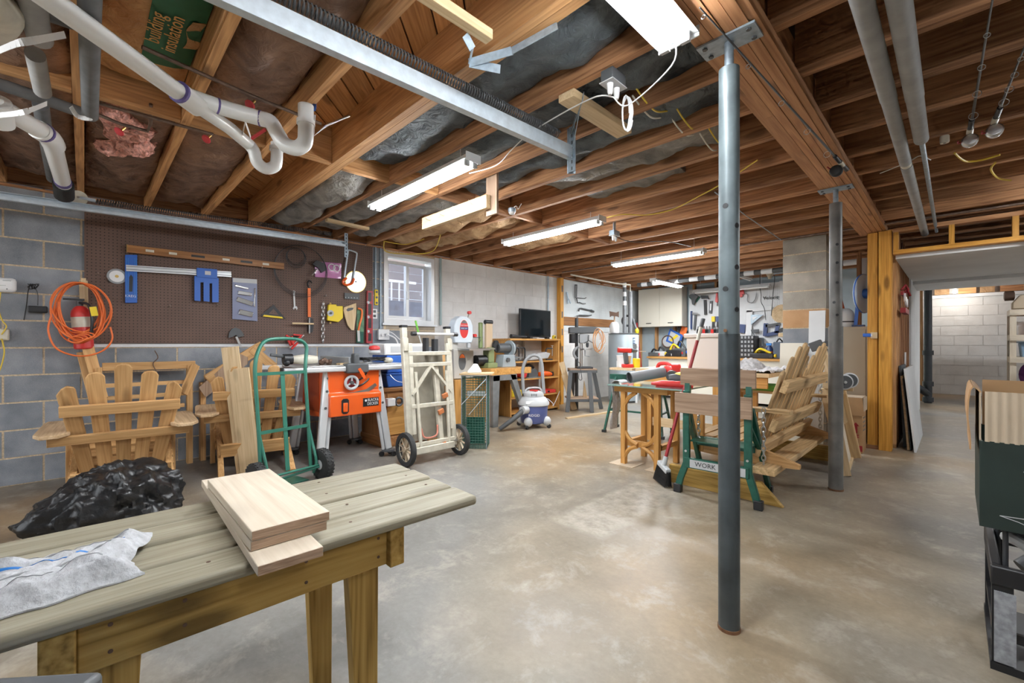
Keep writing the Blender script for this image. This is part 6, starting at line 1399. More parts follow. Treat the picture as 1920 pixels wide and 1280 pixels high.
hang('bar_hook','thin dark bar hook with two prongs below the frame clamp','hook',[('prong',MB().tube([wx(1080,558),wx(1096,559.5),wx(1099,558)],.008,6),M['dkgrey']),('stem',MB().tube([wx(1081,558),wx(1083,568)],.012,6),M['dkgrey']),('prong',MB().tube([wx(1083,568),wx(1086,566.5),wx(1092,569),wx(1098,569)],.008,6),M['dkgrey'])])
hang('lug_wrench','dark l-shaped lug wrench hung on the side pegboard','wrench',[('arm',MB().tube([wx(1085,583),wx(1087,578),wx(1090,578),wx(1108,582)],.014,8),M['dkgrey']),('socket',MB().tube([wx(1108,582),wx(1113,584)],.022,8),M['dkgrey'])])
hang('pry_bar','thin dark pry bar hung over the brown rail','pry bar',[('arm',MB().tube([wx(1082,606,.05),wx(1082.5,592,.05),wx(1086,590.6,.05),wx(1105,591.4,.05),wx(1109,590.5,.05)],.011,8),M['dkgrey'])])
dp=thing('drill_press','grey bench drill press standing on a dark steel stand','drill press',(-4.15,5.62,0))
D0=Vector((-4.15,5.62,0)); rz_=R(45)
dpu=Vector((.70,.713,0)); dpn=Vector((.713,-.70,0))     # across the view / towards the viewer
def dq(u,n,z): return D0+dpu*u+dpn*n+Vector((0,0,z))
gm_=M['dkgrey']
part('stand_top',MB().prism([(-.20,-.16),(.22,-.16),(.22,.16),(-.20,.16)],dq(0,0,.635),dpu,-dpn,.025),M['oldwood'],dp,w=1)
part('top_rim',MB().bar(dq(-.20,.15,.62),dq(.22,.15,.62),.03,.04).bar(dq(-.20,-.15,.62),dq(.22,-.15,.62),.03,.04),gm_,dp,w=1)
for (u,n,ub,nb) in ((-.19,.14,-.25,.22),(.10,.15,.12,.26),(.21,-.10,.34,-.12),(-.10,-.15,-.12,-.28)):
    part('stand_leg',MB().bar(dq(u,n,.63),dq(ub,nb,0),.06,.025,up=dpn),gm_,dp,w=1)
part('stand_shelf',MB().prism([(-.24,-.18),(.24,-.18),(.24,.18),(-.24,.18)],dq(0,0,.185),dpu,-dpn,.02),M['oldwood'],dp,w=1)
part('shelf_rail',MB().bar(dq(-.24,.20,.175),dq(.24,.20,.175),.02,.04).bar(dq(.13,.2,.17),dq(.30,-.12,.17),.02,.04),gm_,dp,w=1)
part('base',MB().bar(dq(-.08,.0,.675),dq(.17,.0,.675),.20,.03),M['blackiron'],dp,w=1,bevel=.008)
part('column',MB().cyl(dq(0,-.02,.68),dq(0,-.02,1.28),.027,18),M['steel'],dp,w=1)
part('rear_post',MB().bar(dq(-.06,-.10,.0),dq(-.06,-.10,1.46),.05,.03),M['blackiron'],dp,w=1)
part('work_table',MB().cyl(dq(.08,.02,.955),dq(.08,.02,.975),.10,20),M['steel'],dp,w=1); part('table_arm',MB().tube(arc(dq(-.02,0,.90),-dpu,UZ,.10,-60,80,8),.022,10),M['grey'],dp,w=1)
part('table_clamp',MB().tube([dq(.05,.05,.95),dq(.05,.05,.86),dq(.12,.05,.85)],.010,6),M['grey'],dp,w=1)
part('head_cover',MB().prism([(-.20,0),(.23,0),(.27,.03),(.27,.08),(.20,.105),(-.20,.10)],dq(0,.09,1.21),dpu,UZ,-.18),M['dkgrey'],dp,w=1,bevel=.012)
part('motor',MB().cyl(dq(-.13,0,1.06),dq(-.13,0,1.205),.065,18),M['black'],dp,w=1); part('head',MB().bar(dq(-.04,.02,1.13),dq(.10,.02,1.13),.10,.14),M['grey'],dp,w=1,bevel=.01)
part('chuck',MB().lathe(dq(.09,.03,.99),[(.012,0),(.022,.02),(.024,.06),(.018,.08)],14),M['blackiron'],dp,w=1); part('quill',MB().cyl(dq(.09,.03,1.06),dq(.09,.03,1.09),.018,12),M['steel'],dp,w=1)
for k in range(3):
    a=R(90+120*k); part('feed_handle',MB().cyl(dq(.10,.09,1.10),dq(.10+.09*math.cos(a),.10,1.10+.09*math.sin(a)),.006,6),M['blackiron'],dp,w=1)
pts=[]
for k in range(6):
    for i in range(14):
        t=2*PI*i/14; pts.append(dq(.22+(.055+.012*(k%3))*math.cos(t)+.008*k,.12+.012*k,1.11-.03*(k%2)+(.14+.02*(k%3))*math.sin(t)))
solo('air_hose',MB().tube(smooth_path(pts,2),.0048,6),plain('pale_orange_hose',(.62,.32,.14),.5),'coil of pale orange hose hung on the right side of the drill press','hose',smooth=80)
cable([dq(-.06,.06,1.0),dq(-.09,.1,.8),dq(-.03,.12,.72),dq(-.07,.18,.52),dq(-.02,.17,.50),dq(-.04,.16,.66)],M['blackiron'],'black drill press cord looping under the stand top',.005,None)
solo('wood_wedge',MB().prism([(0,0),(.07,0),(.02,.26)],dq(.02,0,.206),dpu,UZ,.04),M['pine'],'pale wood wedge on the lower shelf of the drill stand','wood block')
# water heater
HC=dep(1169,645,7.95); HC.z=0
wh_=thing('water_heater','grey blue cylinder water heater in the far corner','water heater',HC)
part('tank',MB().lathe(HC,[(.26,.03),(.27,.035),(.27,1.20),(.255,1.225)],36),M['heater'],wh_,w=1); part('top_cap',MB().lathe(HC,[(.262,1.225),(.272,1.226),(.272,1.235),(.2,1.245)],36),M['dkgrey'],wh_,w=1); part('foot_ring',MB().cyl(HC,HC+Vector((0,0,.03)),.25,30),M['dkgrey'],wh_,w=1)
tn=Vector((-HC.x,-HC.y,0)).normalized(); ts2=UZ.cross(tn)
part('panel',MB().bar(HC+tn*.255+ts2*.19-tn*.05+Vector((0,0,.78)),HC+tn*.255+ts2*.19-tn*.05+Vector((0,0,1.05)),.07,.02,up=tn),M['dgrey'],wh_,w=1)
for z in (1.15,1.10,1.06): part('label',MB().bar(HC+tn*.256+ts2*.16-tn*.03+Vector((0,0,z)),HC+tn*.256+ts2*.20-tn*.05+Vector((0,0,z)),.003,.014),M['navy'],wh_,w=1)
part('notice',MB().bar(HC+tn*.274-ts2*.02+Vector((0,0,.60)),HC+tn*.274-ts2*.02+Vector((0,0,.75)),.20,.004,up=tn),M['whitep'],wh_,w=1)
for (du,r_,z1) in ((.02,.035,2.16),(.12,.038,2.0)):
    c=HC+ts2*du; part('pipe_sleeve',MB().cyl(c+Vector((0,0,1.24)),c+Vector((0,0,1.75 if du<.1 else z1)),r_,14),M['dgrey'],wh_,w=1)
c=HC+ts2*.02
for i in range(5): part('tape_band',MB().cyl(c+Vector((0,0,1.751+.082*i)),c+Vector((0,0,1.83+.082*i)),.033,14),M['white'] if i%2==0 else M['dkgrey'],wh_,w=1)
part('copper_line',MB().tube([HC+ts2*.12+Vector((0,0,2.0)),HC+ts2*.12+Vector((0,0,2.12)),HC+ts2*-.05+Vector((0,-.2,2.14)),HC+Vector((-.2,-1.3,2.19))],.014,10),M['cream'],wh_,w=1)
jg=thing('water_jug','white plastic jug on top of the water heater','jug',HC-ts2*.17+Vector((0,0,1.236)))
c=HC-ts2*.16+tn*.05+Vector((0,0,1.247)); part('body',MB().lathe(c,[(.075,0),(.085,.02),(.085,.14),(.06,.19),(.035,.20)],18),M['whitep'],jg,w=1); part('cap',MB().cyl(c-ts2*.09+Vector((0,0,.12)),c-ts2*.075+Vector((0,0,.12)),.02,10),M['blue'],jg,w=1)
ax_=thing('axe_head','rusty axe head resting above the white jug','axe',c+Vector((0,0,.2)))
cc=c+ts2*.0+Vector((0,0,.33)); part('head',MB().prism([(-.08,-.04),(-.05,-.02),(.05,-.03),(.08,-.05),(.08,.06),(.03,.04),(-.06,.06),(-.09,.07)],cc,ts2,UZ,.03),M['axe'],ax_,w=1); part('handle',MB().cyl(cc+Vector((0,0,-.16)),cc,.014,8),M['oldwood'],ax_,w=1)
wt_=thing('wheel_strap','black coil and yellow strap hanging right of the heater pipes','strap',HC+ts2*.2+Vector((0,0,1.25)))
part('coil',MB().ring(HC+ts2*.07+Vector((0,0,1.47)),tn,.09,.02,20,8),M['black'],wt_,w=1); part('strap',MB().tube(smooth_path([HC+ts2*.17+Vector((0,0,1.50)),HC+ts2*.20+Vector((0,0,1.38)),HC+ts2*.25+Vector((0,0,1.27))]),.022,8),M['dkgrey'],wt_,w=1); part('yellow_end',MB().ball(HC+ts2*.235+Vector((0,0,1.28)),(.035,.035,.06)),M['yellow'],wt_,w=1)
# ================================================================ FAR TOOL WALL
cb_=thing('wall_cabinet','white two-door wall cabinet left of the far pegboard','cabinet',(-4.22,8.5,1.40))
part('body',MB().bb(-4.69,8.37,1.40,-3.75,8.585,2.185),plain('cream_grey_laminate',(.56,.55,.50),.5),cb_,w=1)
for (x0,x1,hx_) in ((-4.688,-4.222,-4.45),(-4.218,-3.752,-3.98)):
    d=part('door',MB().bb(x0,8.352,1.402,x1,8.369,2.18),M['cream_l'],cb_,w=1,bevel=.002)
    part('handle',MB().tube([(hx_-.05,8.352,1.47),(hx_-.045,8.33,1.475),(hx_+.045,8.33,1.475),(hx_+.05,8.352,1.47)],.006,6),M['dkgrey'],d,w=1)
solo('white_pegboard',MB().bb(-3.70,8.575,.92,-1.45,8.585,2.12),M['whiteboard_x'],'white pegboard full of hand tools on the far wall behind the near post','pegboard',smooth=None)
solo('white_trim_board',MB().bb(-2.12,8.54,1.2,-2.02,8.57,2.13),M['white'],'white upright board beside the block pier on the far wall','board')
def py(ix,iy,off=.03): return ony(ix,iy,8.575-off)
def bar2(a,b,w_,h_): return MB().bar(a,b,w_,h_,up=UX)
def poly_y(pts,off,th):
    P=[py(a,b) for a,b in pts]; return MB().prism([(p.x,p.z) for p in P],(0,8.575-off,0),UX,UZ,th)
def hangb(name,label,cat,parts,group=None):
    t=thing(name,label,cat,parts[0][1].v[0],group=group)
    for nm,mb,mt in parts: part(nm,mb,mt,t,w=1)
    return t
hangb('hammer','black claw hammer hung under the unlit strip light','hammer',[('handle',bar2(py(1322,562),py(1323,590),.03,.045),M['black']),('head',poly_y([(1316,554),(1328,554),(1331,561),(1324,559),(1317,560)],.05,.04),M['blackiron'])])
hangb('hammer','small grey claw hammer with a dark grip hung lower on the far pegboard','hammer',[('handle',bar2(py(1304.5,590),py(1302,618),.03,.04),M['dkgrey']),('head',poly_y([(1299,586),(1308,586),(1313,589),(1306,590),(1300,589)],.05,.035),M['steel'])])
hangb('cold_chisel','thin navy chisel hung left of the small hammer','chisel',[('shank',bar2(py(1296.5,583),py(1296,617),.02,.03),M['navy'])])
hangb('mini_level','short black and white level hung right of the black hammer','level',[('body',bar2(py(1333.5,564),py(1332,587),.025,.05),M['dkgrey']),('vial',bar2(py(1333.2,569),py(1332.4,582),.03,.022),M['whitep'])])
hangb('pipe_clamp','red screw clamp hung left of the near post','clamp',[('body',poly_y([(1343,565),(1345,550),(1347,549),(1348,565),(1346,568)],.05,.04),M['red']),('screw',MB().tube([py(1345,567),py(1345,573),py(1349,572)],.012,6),M['steel'])])
hangb('grip_glove','dark green claw-shaped grip hung at the left top of the far pegboard','tool',[('palm',poly_y([(1294,555),(1299,560),(1301,571),(1304,572),(1307,562),(1312,556),(1306,552),(1298,552)],.06,.05),M['dkgrey']),('trim',MB().tube([py(1293,557),py(1300,563),py(1305,566),py(1312,556)],.015,6),M['dgreen'])])
for i,(ix,mt,l) in enumerate(((1337.5,M['yellow'],'yellow handled utility tool hung in the middle of the far pegboard'),(1346,M['navy'],'dark blue handled utility tool hung right of the yellow one'))):
    hangb('utility_tool',l,'tool',[('head',bar2(py(ix,593),py(ix,603),.03,.06),mt),('shank',bar2(py(ix,603),py(ix-.5,613),.03,.035),M['black'])])
for i in range(8):
    ix=1309+i*5.3; hangb('pliers','pair of pliers, number %s from the left in the row along the far pegboard'%['one','two','three','four','five','six','seven','eight'][i],'pliers',[('handle',MB().tube([py(ix-1,617),py(ix-1.8,625)],.014,6),[M['black'],M['dkgrey'],M['red']][i%3]),('handle',MB().tube([py(ix+1,617),py(ix+1.6,625)],.014,6),[M['black'],M['dkgrey'],M['red']][i%3]),('jaw',MB().tube([py(ix,617),py(ix,611)],[.02,.008],6),M['steel'])],group='pliers on the far pegboard')
hangb('framing_square','white framing square hung right of the near post','square',[('blade',bar2(py(1405.5,582),py(1402,650),.01,.10),M['white']),('tongue',MB().bar(py(1400,582),py(1447,577.5),.01,.06),M['white'])])
hangb('speed_square','grey triangular speed square hung under the framing square','square',[('plate',poly_y([(1409,609),(1409,590),(1432,590)],.05,.012),M['galv_d']),('window',poly_y([(1411.5,602),(1411.5,594),(1421,593.5)],.0621,.001),M['white'])])
hangb('combination_square','small dark square with two round holes under the speed square','square',[('body',poly_y([(1409,618),(1424,617),(1423,623),(1414,624),(1416,630),(1410,622)],.05,.02),M['dkgrey']),('hole',MB().cyl(py(1419,620,.055),py(1419,620,.06),.016,10),M['whitep'])])
hangb('spring_clamp','large navy frame saw clamp hung beside the block pier','clamp',[('bar',bar2(py(1436,606),py(1434.5,630),.04,.06),M['navy']),('bar',MB().bar(py(1436,611),py(1464,607),.04,.05),M['dkgrey']),('bar',MB().bar(py(1438,628),py(1460,623),.04,.06),M['navy']),('link',bar2(py(1459,609),py(1456,624),.04,.06),M['navy'])])
hangb('nail_puller','black handled tool hung at the edge of the block pier','tool',[('handle',MB().bar(py(1461,620),py(1472,617),.04,.07),M['black'])])
hangb('ratchet_tool','blue tool hung just right of the near post','tool',[('body',bar2(py(1393,608),py(1391,624),.04,.10),M['navy'])])
for i,(ix,l) in enumerate(((1419,'grey c-clamp, left one low on the far pegboard'),(1428,'grey c-clamp, right one low on the far pegboard'))):
    hangb('c_clamp',l,'clamp',[('frame',MB().tube([py(ix-3,633),py(ix-3,649),py(ix+4,650),py(ix+5,644)],.025,6),M['grey']),('screw',MB().tube([py(ix+2,633),py(ix+3,646)],.014,6),M['galv_d'])])
hangb('red_clamp','red spring clamp hung under the unlit light right of the near post','clamp',[('jaw',MB().bar(py(1384,550),py(1395,547),.04,.08),M['red']),('handle',bar2(py(1387,550),py(1391,556),.03,.05),M['red'])])
hangb('wire_loop','thin grey wire loop hung on the far pegboard','wire',[('loop',MB().tube(smooth_path([py(1396,549),py(1402,553),py(1401,562),py(1405,567),py(1412,566),py(1417,558),py(1418,549)]),.007,6),M['grey'])])
for (pp,l) in ((((1425,538),(1427,552),(1427,566),(1433,578),(1436,600)),'thin dark cord dangling left of the pull switch'),(((1452,528),(1450,545),(1448,570),(1446,592)),'thin dark pull cord hanging from the lamp holder')):
    cable([py(pp[0][0],515,.2)]+[py(a,b,.2) for a,b in pp],M['dkgrey'],l,.006,None)
vt=thing('lettered_sign','small black script lettering mounted on the far pegboard','sign',py(1447,558)); text('Velocity',.085,M['black'],vt,py(1447,558,.012),UX,UZ,depth=.004)
lh=thing('lamp_holder','white porcelain lamp holder on a steel box under the far joists','lamp holder',ony(1446,512,7.9))
c=ony(1446,512,7.9); part('box',MB().bb(c.x-.02,c.y-.05,c.z,c.x+.14,c.y+.18,ZJ+.001),M['galv_d'],lh,w=1); part('holder',MB().lathe(c+Vector((-.02,0,-.09)),[(.022,0),(.03,.03),(.06,.09)],16),M['cream'],lh,w=1)
wd_=ony(1466,588,8.53); solo('round_board',MB().cyl(wd_,wd_+Vector((0,.02,0)),.16,30),M['pine'],'round wooden disc half hidden behind the block pier','disc')
# long bench along the far wall
fb=thing('back_bench','long wooden workbench along the far tool wall','workbench',(-2.9,8.25,0))
part('top',MB().bb(-4.32,8.02,.765,-1.4,8.56,.80),M['honey'],fb,w=1); part('front_panel',MB().bb(-4.30,8.06,.05,-1.42,8.08,.765),M['cream_l'],fb,w=1)
for x in (-4.22,-3.5,-2.5,-1.5): part('leg',MB().bb(x-.04,8.10,0,x+.04,8.18,.765),M['honey'],fb,w=1)
mk=thing('milk_crate','black plastic milk crate on the far bench right of the near post','crate',ony(1394,676,8.2))
a,b=ony(1386,676,8.2),ony(1401,629,8.2); part('body',MB().bb(a.x,8.2,.801,b.x+.1,8.5,b.z),M['black'],mk,w=1,bevel=.01)
for i in range(4):
    for j in range(5): part('slot',MB().bb(a.x+.03+.055*i,8.196,.84+.075*j,a.x+.06+.055*i,8.199,.88+.075*j),M['grey'],mk,w=1)
def gadget(name,label,cat,ix,iy,w_,h_,mats,yy=8.25,seed=0):
    """small tool case/power tool with body, grip and nose standing on the far bench"""
    c=ony(ix,iy,yy); c.z=.801; t=thing(name,label,cat,c)
    part('body',MB().bb(c.x-w_/2,yy-.08,.801,c.x+w_/2,yy+.08,.801+h_*.55),mats[0],t,w=1,bevel=.012)
    part('grip',MB().tube(smooth_path([(c.x-w_*.35,yy,.801+h_*.5),(c.x-w_*.1,yy,.801+h_),(c.x+w_*.35,yy,.801+h_*.55)]),.02,8),mats[1],t,w=1)
    part('nose',MB().cyl((c.x+w_*.45,yy-.02,.801+h_*.3),(c.x+w_*.62,yy-.05,.801+h_*.3),.03,10),mats[2],t,w=1)
    return t
gadget('jigsaw','black and yellow circular saw on the far bench','power tool',1430,672,.36,.16,(M['black'],M['yellow'],M['yellow']))
gadget('power_drill','yellow and grey saw lying on the far bench left of the dark case','power tool',1414,668,.18,.22,(M['yellow'],M['dkgrey'],M['steel']),8.4)
dc=thing('tool_case','dark blue grey tool case on the far bench beside the pier','case',ony(1457,676,8.2))
a,b=ony(1449,676,8.2),ony(1467,641,8.2); part('body',MB().bb(a.x,8.2,.801,b.x+.05,8.45,b.z),plain('slate_case',(.075,.10,.14),.5),dc,w=1,bevel=.012); part('handle',MB().tube(smooth_path([(a.x+.05,8.22,b.z),(a.x+.08,8.22,b.z+.05),(b.x-.04,8.22,b.z+.05),(b.x,8.22,b.z)]),.012,6),M['black'],dc,w=1)
solo('pine_block',MB().bb(ony(1459,0,8.3).x,8.3,1.165,ony(1470,0,8.3).x,8.45,1.23),M['pine'],'pale wood block on top of the dark tool case','wood block',bevel=.004)
bt=thing('spray_bottle','blue and orange spray bottle on the far bench','bottle',ony(1443,665,8.35)); c=ony(1443,665,8.35); c.z=.801
part('body',MB().lathe(c,[(.05,0),(.055,.02),(.055,.16),(.02,.22)],14),M['navy'],bt,w=1); part('head',MB().bb(c.x-.05,c.y-.02,1.02,c.x+.03,c.y+.02,1.06),M['skyblue'],bt,w=1); part('label_band',MB().cyl(c+Vector((0,0,.05)),c+Vector((0,0,.12)),.056,14),M['orangec'],bt,w=1)
# under the cabinet: clutter on the left of the far bench
hangb('framed_sign','blue framed picture tilted below the wall cabinet','picture',[('frame',MB().prism([(-.17,-.07),(.12,-.19),(.19,.05),(-.08,.19)],ony(1264,633,8.57),UX,UZ,.02),M['blue']),('print',MB().prism([(-.12,-.05),(.09,-.14),(.14,.03),(-.06,.14)],ony(1264,633,8.57)+Vector((0,-.0205,0)),UX,UZ,.002),M['lgrey']),('stripe',MB().prism([(-.09,-.05),(-.05,-.08),(.10,.03),(.06,.07)],ony(1264,633,8.57)+Vector((0,-.023,0)),UX,UZ,.001),M['yellow'])])
c=ony(1252,640,8.55); rw=thing('abrasive_wheel','round grey wheel hung left of the blue picture','wheel',c); part('disc',MB().cyl(c,c+Vector((0,.02,0)),.12,24),M['lgrey'],rw,w=1); part('rim',MB().ring(c,UY,.12,.014,24,6),M['axe'],rw,w=1)
for i,(ix,w_,h_,ms,l) in enumerate(((1228,.22,.14,(M['dkgrey'],M['black'],M['red']),'grey and red clamp-like tool at the left end of the far bench'),(1240,.20,.18,(M['lgrey'],M['black'],M['yellow']),'silver router-like tool on the far bench under the cabinet'),(1254,.16,.12,(M['black'],M['dkgrey'],M['lgrey']),'small black tool on the far bench beside the silver one'),(1266,.30,.24,(M['black'],M['yellow'],M['red']),'black and yellow drill on the far bench under the blue picture'),(1277,.24,.30,(M['dkgrey'],M['black'],M['blue']),'dark stacked tool case on the far bench beside the beige bin'))):
    gadget('bench_tool',l,'power tool',ix,690,w_,h_,ms,8.2+.02*i)
hangb('orange_packet','orange and black packet hung right of the blue picture','packet',[('card',MB().prism([(-.07,-.09),(.05,-.12),(.09,.06),(-.04,.10)],ony(1281,620,8.57),UX,UZ,.015),M['orangec']),('flap',MB().prism([(-.11,.02),(-.06,-.02),(-.02,.10),(-.08,.12)],ony(1281,620,8.57)+Vector((0,-.016,0)),UX,UZ,.02),M['black'])])
# white pvc stand and leaning poles near the heater
st_=thing('pvc_frame','thin white pipe frame standing right of the water heater','pipe frame',ony(1190,760,7.0))
a,b=ony(1187,648,7.0),ony(1193,760,7.0); part('post',MB().cyl((b.x,7,0),(b.x,7,a.z),.022,10),M['whitep'],st_,w=1); part('post',MB().cyl((b.x-.08,7.05,0),(b.x-.08,7.05,a.z),.016,10),M['cream'],st_,w=1); part('rail',MB().cyl((b.x-.12,7,a.z),(b.x+.03,7,a.z),.025,10),M['cream'],st_,w=1)
for i,(p0,p1,mt,l) in enumerate((((1203,690),(1190,600),M['dkgrey'],'dark pole leaning in the far corner, left one'),((1206,690),(1194,605),M['dred'],'dark red pole leaning in the far corner, right one'))):
    solo('leaning_pole',MB().cyl(ony(p0[0],735,8.0),ony(p1[0],p1[1],8.3),.018,8),mt,l,'pole')
# ================================================================ MIDDLE WORK TABLES
mt_=thing('assembly_table','pine topped assembly table in the middle, mostly hidden behind the work stand','table',(-1.75,4.65,0))
part('top',MB().bb(-2.48,4.35,.74,-1.16,5.15,.78),M['pine'],mt_,w=1,bevel=.003)
for x in (-2.35,-1.62):
    for y in (4.42,5.05): part('leg',MB().bb(x-.04,y-.04,0,x+.04,y+.04,.74),M['honey'],mt_,w=1)
part('side_rail',MB().bb(-2.46,4.37,.64,-1.18,4.40,.74),M['honey'],mt_,w=1); part('stretcher',MB().bb(-2.35,4.41,.16,-1.62,4.45,.25),M['pine'],mt_,w=1)
part('left_leaf',MB().bb(-2.78,4.30,.75,-2.49,4.60,.775),M['pine'],mt_,w=1)
bn2=thing('storage_bin','large pinkish beige lidded plastic bin on the assembly table','bin',(-1.95,4.80,.78))
part('body',MB().prism([(-.185,0),(.185,0),(.20,.33),(-.20,.33)],(-1.83,4.62,.781),UX,UZ,-.34),M['beige'],bn2,w=1,bevel=.012); part('lid',MB().bb(-2.05,4.60,1.11,-1.61,4.98,1.155),M['beige'],bn2,w=1,bevel=.012)
# rags
def rag(u,v):
    p=Vector((-1.50+.36*u,4.34+.62*v,.80)); n_=noise.noise(Vector((u*5,v*7,4)));
    p.z=.79+.04*abs(n_)+.03*abs(noise.noise(Vector((u*12,v*14,1))))+.10*max(0,1-((u-.25)**2*9+(v-.55)**2*6)); return p
solo('rag_pile',MB().grid(rag,28,36,th=(0,0,-.006)),plain('white_rag',(.66,.65,.66),.95,bump=.5,bs=40,var=.2),'pile of white rags on the right end of the assembly table','rags',smooth=70)
solo('green_tray',MB().bb(-1.42,4.48,.611,-1.14,4.80,.66),M['grass_l'],'bright green plastic tray under the assembly table','tray',bevel=.01)
# red cordless drill on the leaf
dl=thing('cordless_drill','red cordless drill standing upright on the left leaf of the table','drill',(-2.62,4.40,.775)); dz=.776; dxy=Vector((-2.63,4.42,0)); du=Vector((.70,.713,0))
part('battery',MB().bar(dxy-du*.05+Vector((0,0,dz+.02)),dxy+du*.07+Vector((0,0,dz+.02)),.08,.04),M['red'],dl,w=1,bevel=.006); part('grip',MB().bar(dxy+Vector((0,0,dz+.04)),dxy-du*.015+Vector((0,0,dz+.17)),.045,.05),M['dkgrey'],dl,w=1,bevel=.008)
part('motor',MB().cyl(dxy-du*.10+Vector((0,0,dz+.20)),dxy+du*.05+Vector((0,0,dz+.195)),.030,16),M['red'],dl,w=1); part('chuck',MB().cyl(dxy+du*.06+Vector((0,0,dz+.195)),dxy+du*.12+Vector((0,0,dz+.19)),.026,14,r1=.014),M['dkgrey'],dl,w=1); part('bit',MB().cyl(dxy+du*.12+Vector((0,0,dz+.19)),dxy+du*.22+Vector((0,0,dz+.185)),.004,6),M['steel'],dl,w=1)
solo('yellow_jar',MB().lathe((-2.55,4.50,.776),[(.04,0),(.042,.01),(.042,.10),(.036,.105)],16),M['yellow'],'yellow label jar behind the red drill','jar')
solo('white_tub',MB().lathe((-2.70,4.48,.776),[(.07,0),(.085,.13),(.088,.135)],20),M['whitep'],'white plastic tub left of the red drill','tub')
# side table with glass top
gt=thing('side_table','small honey wood side table with a green glass top and curved braces','table',(-1.80,3.55,0))
part('glass_top',MB().bb(-2.13,3.26,.682,-1.46,3.78,.694),M['glassy'],gt,w=1,bevel=.002)
X0,X1,Y0,Y1=-2.03,-1.72,3.37,3.72
for x in (X0,X1):
    for y in (Y0,Y1): part('leg',MB().bb(x-.022,y-.022,0,x+.022,y+.022,.65),M['honey'],gt,w=1,bevel=.003)
part('top_rail',MB().bb(X0-.08,Y0-.03,.63,X1+.10,Y0+.03,.68),M['honey'],gt,w=1); part('top_rail',MB().bb(X0-.08,Y1-.03,.63,X1+.10,Y1+.03,.68),M['honey'],gt,w=1)
part('shelf_rail',MB().bb(X0-.02,Y0+.01,.16,X1+.02,Y0+.04,.21),M['honey'],gt,w=1); part('shelf_rail',MB().bb(X1-.02,Y0,.16,X1+.02,Y1,.20),M['honey'],gt,w=1); part('shelf_rail',MB().bb(X0-.02,Y0,.16,X0+.02,Y1,.20),M['honey'],gt,w=1)
for s,x in ((1,X0),(-1,X1)):
    part('brace',MB().tube(smooth_path([(x,Y0-.005,.50),(x+s*.05,Y0-.005,.58),(x+s*.12,Y0-.005,.63)]),.018,6),M['honey'],gt,w=1)
    part('brace',MB().tube(smooth_path([(x,Y0-.005,.30),(x+s*.06,Y0-.005,.22),(x+s*.13,Y0-.005,.185)]),.018,6),M['honey'],gt,w=1)
    part('brace',MB().tube(smooth_path([(x,Y0-.005,.05),(x+s*.05,Y0-.005,.13),(x+s*.13,Y0-.005,.17)]),.018,6),M['honey'],gt,w=1)
solo('floor_pad',MB().bb(-2.13,3.28,.0005,-1.90,3.50,.004),M['card_in'],'flat pale card under the left leg of the side table','card')
solo('floor_pad',MB().bb(-1.80,3.30,.0005,-1.52,3.50,.004),M['card_in'],'flat pale card under the right leg of the side table, behind the broom','card')
bp2=thing('blower_tube','dark grey blower tube lying across the glass table','blower tube',(-1.85,3.5,.75))
a=Vector((-1.955,3.33,.755)); b=Vector((-1.79,3.62,.80))
part('tube',MB().cyl(a,b,.046,24,cap=False),M['grey'],bp2,w=1); part('bore',MB().cyl(a+(b-a)*.03,a+(b-a)*.04,.045,24),M['black'],bp2,w=1); part('mouth_rim',MB().ring(a,(b-a),.046,.003,24,6),M['dkgrey'],bp2,w=1)
rb=thing('leaf_blower','red leaf blower body on the glass table behind the grey tube','leaf blower',(-1.75,3.66,.694))
part('fan_case',MB().cyl((-1.72,3.62,.80),(-1.66,3.66,.80),.075,24),M['red'],rb,w=1); part('body',MB().tube([(-1.86,3.72,.79),(-1.76,3.68,.81),(-1.68,3.62,.80)],[.04,.055,.05],14),M['red'],rb,w=1); part('handle',MB().tube(smooth_path([(-1.90,3.72,.80),(-1.88,3.72,.86),(-1.80,3.70,.87),(-1.74,3.66,.85)]),.018,8),M['red'],rb,w=1); part('throat',MB().cyl((-1.66,3.50,.775),(-1.70,3.60,.78),.045,18),M['dkgrey'],rb,w=1)
sm=thing('hedge_tool','grey and yellow topped cordless tool on the glass table','power tool',(-1.58,3.48,.694))
part('body',MB().tube([(-1.66,3.45,.755),(-1.56,3.50,.76),(-1.44,3.56,.75)],[.035,.05,.035],14),M['dkgrey'],sm,w=1); part('cover',MB().ball((-1.57,3.50,.795),(.06,.045,.02)),M['yellow'],sm,w=1); part('logo',MB().tube(smooth_path([(-1.58,3.447,.755),(-1.555,3.455,.745),(-1.54,3.463,.77)]),.003,5),M['whitep'],sm,w=1)
rs_=thing('red_sled','flat red plastic tool body at the front of the glass table','tool',(-1.60,3.36,.694))
part('body',MB().tube([(-1.74,3.31,.722),(-1.66,3.33,.725),(-1.52,3.38,.722),(-1.44,3.41,.715)],[.012,.026,.027,.022],12),M['red'],rs_,w=1); part('base',MB().bar((-1.70,3.315,.700),(-1.45,3.40,.700),.05,.010),M['dred'],rs_,w=1)
tw2=thing('hanging_towel','grey white towel hanging over the left end of the glass table','towel',(-2.1,3.5,.3))
def tw(u,v):
    y=3.36+.12*v+.012*noise.noise(Vector((v*5,u*4,0))); 
    if u<.3: return Vector((-2.05-.09*(u/.3),y,.70+.02*math.sin(u*9)))
    return Vector((-2.15-.02*math.sin(u*7)-.02*noise.noise(Vector((u*4,v*6,3))),y+.02*math.sin(u*6),.70-.42*(u-.3)/.7))
part('cloth',MB().grid(tw,26,10,th=(0.0,0,.005)),M['cloth'],tw2,w=1,smooth=70)
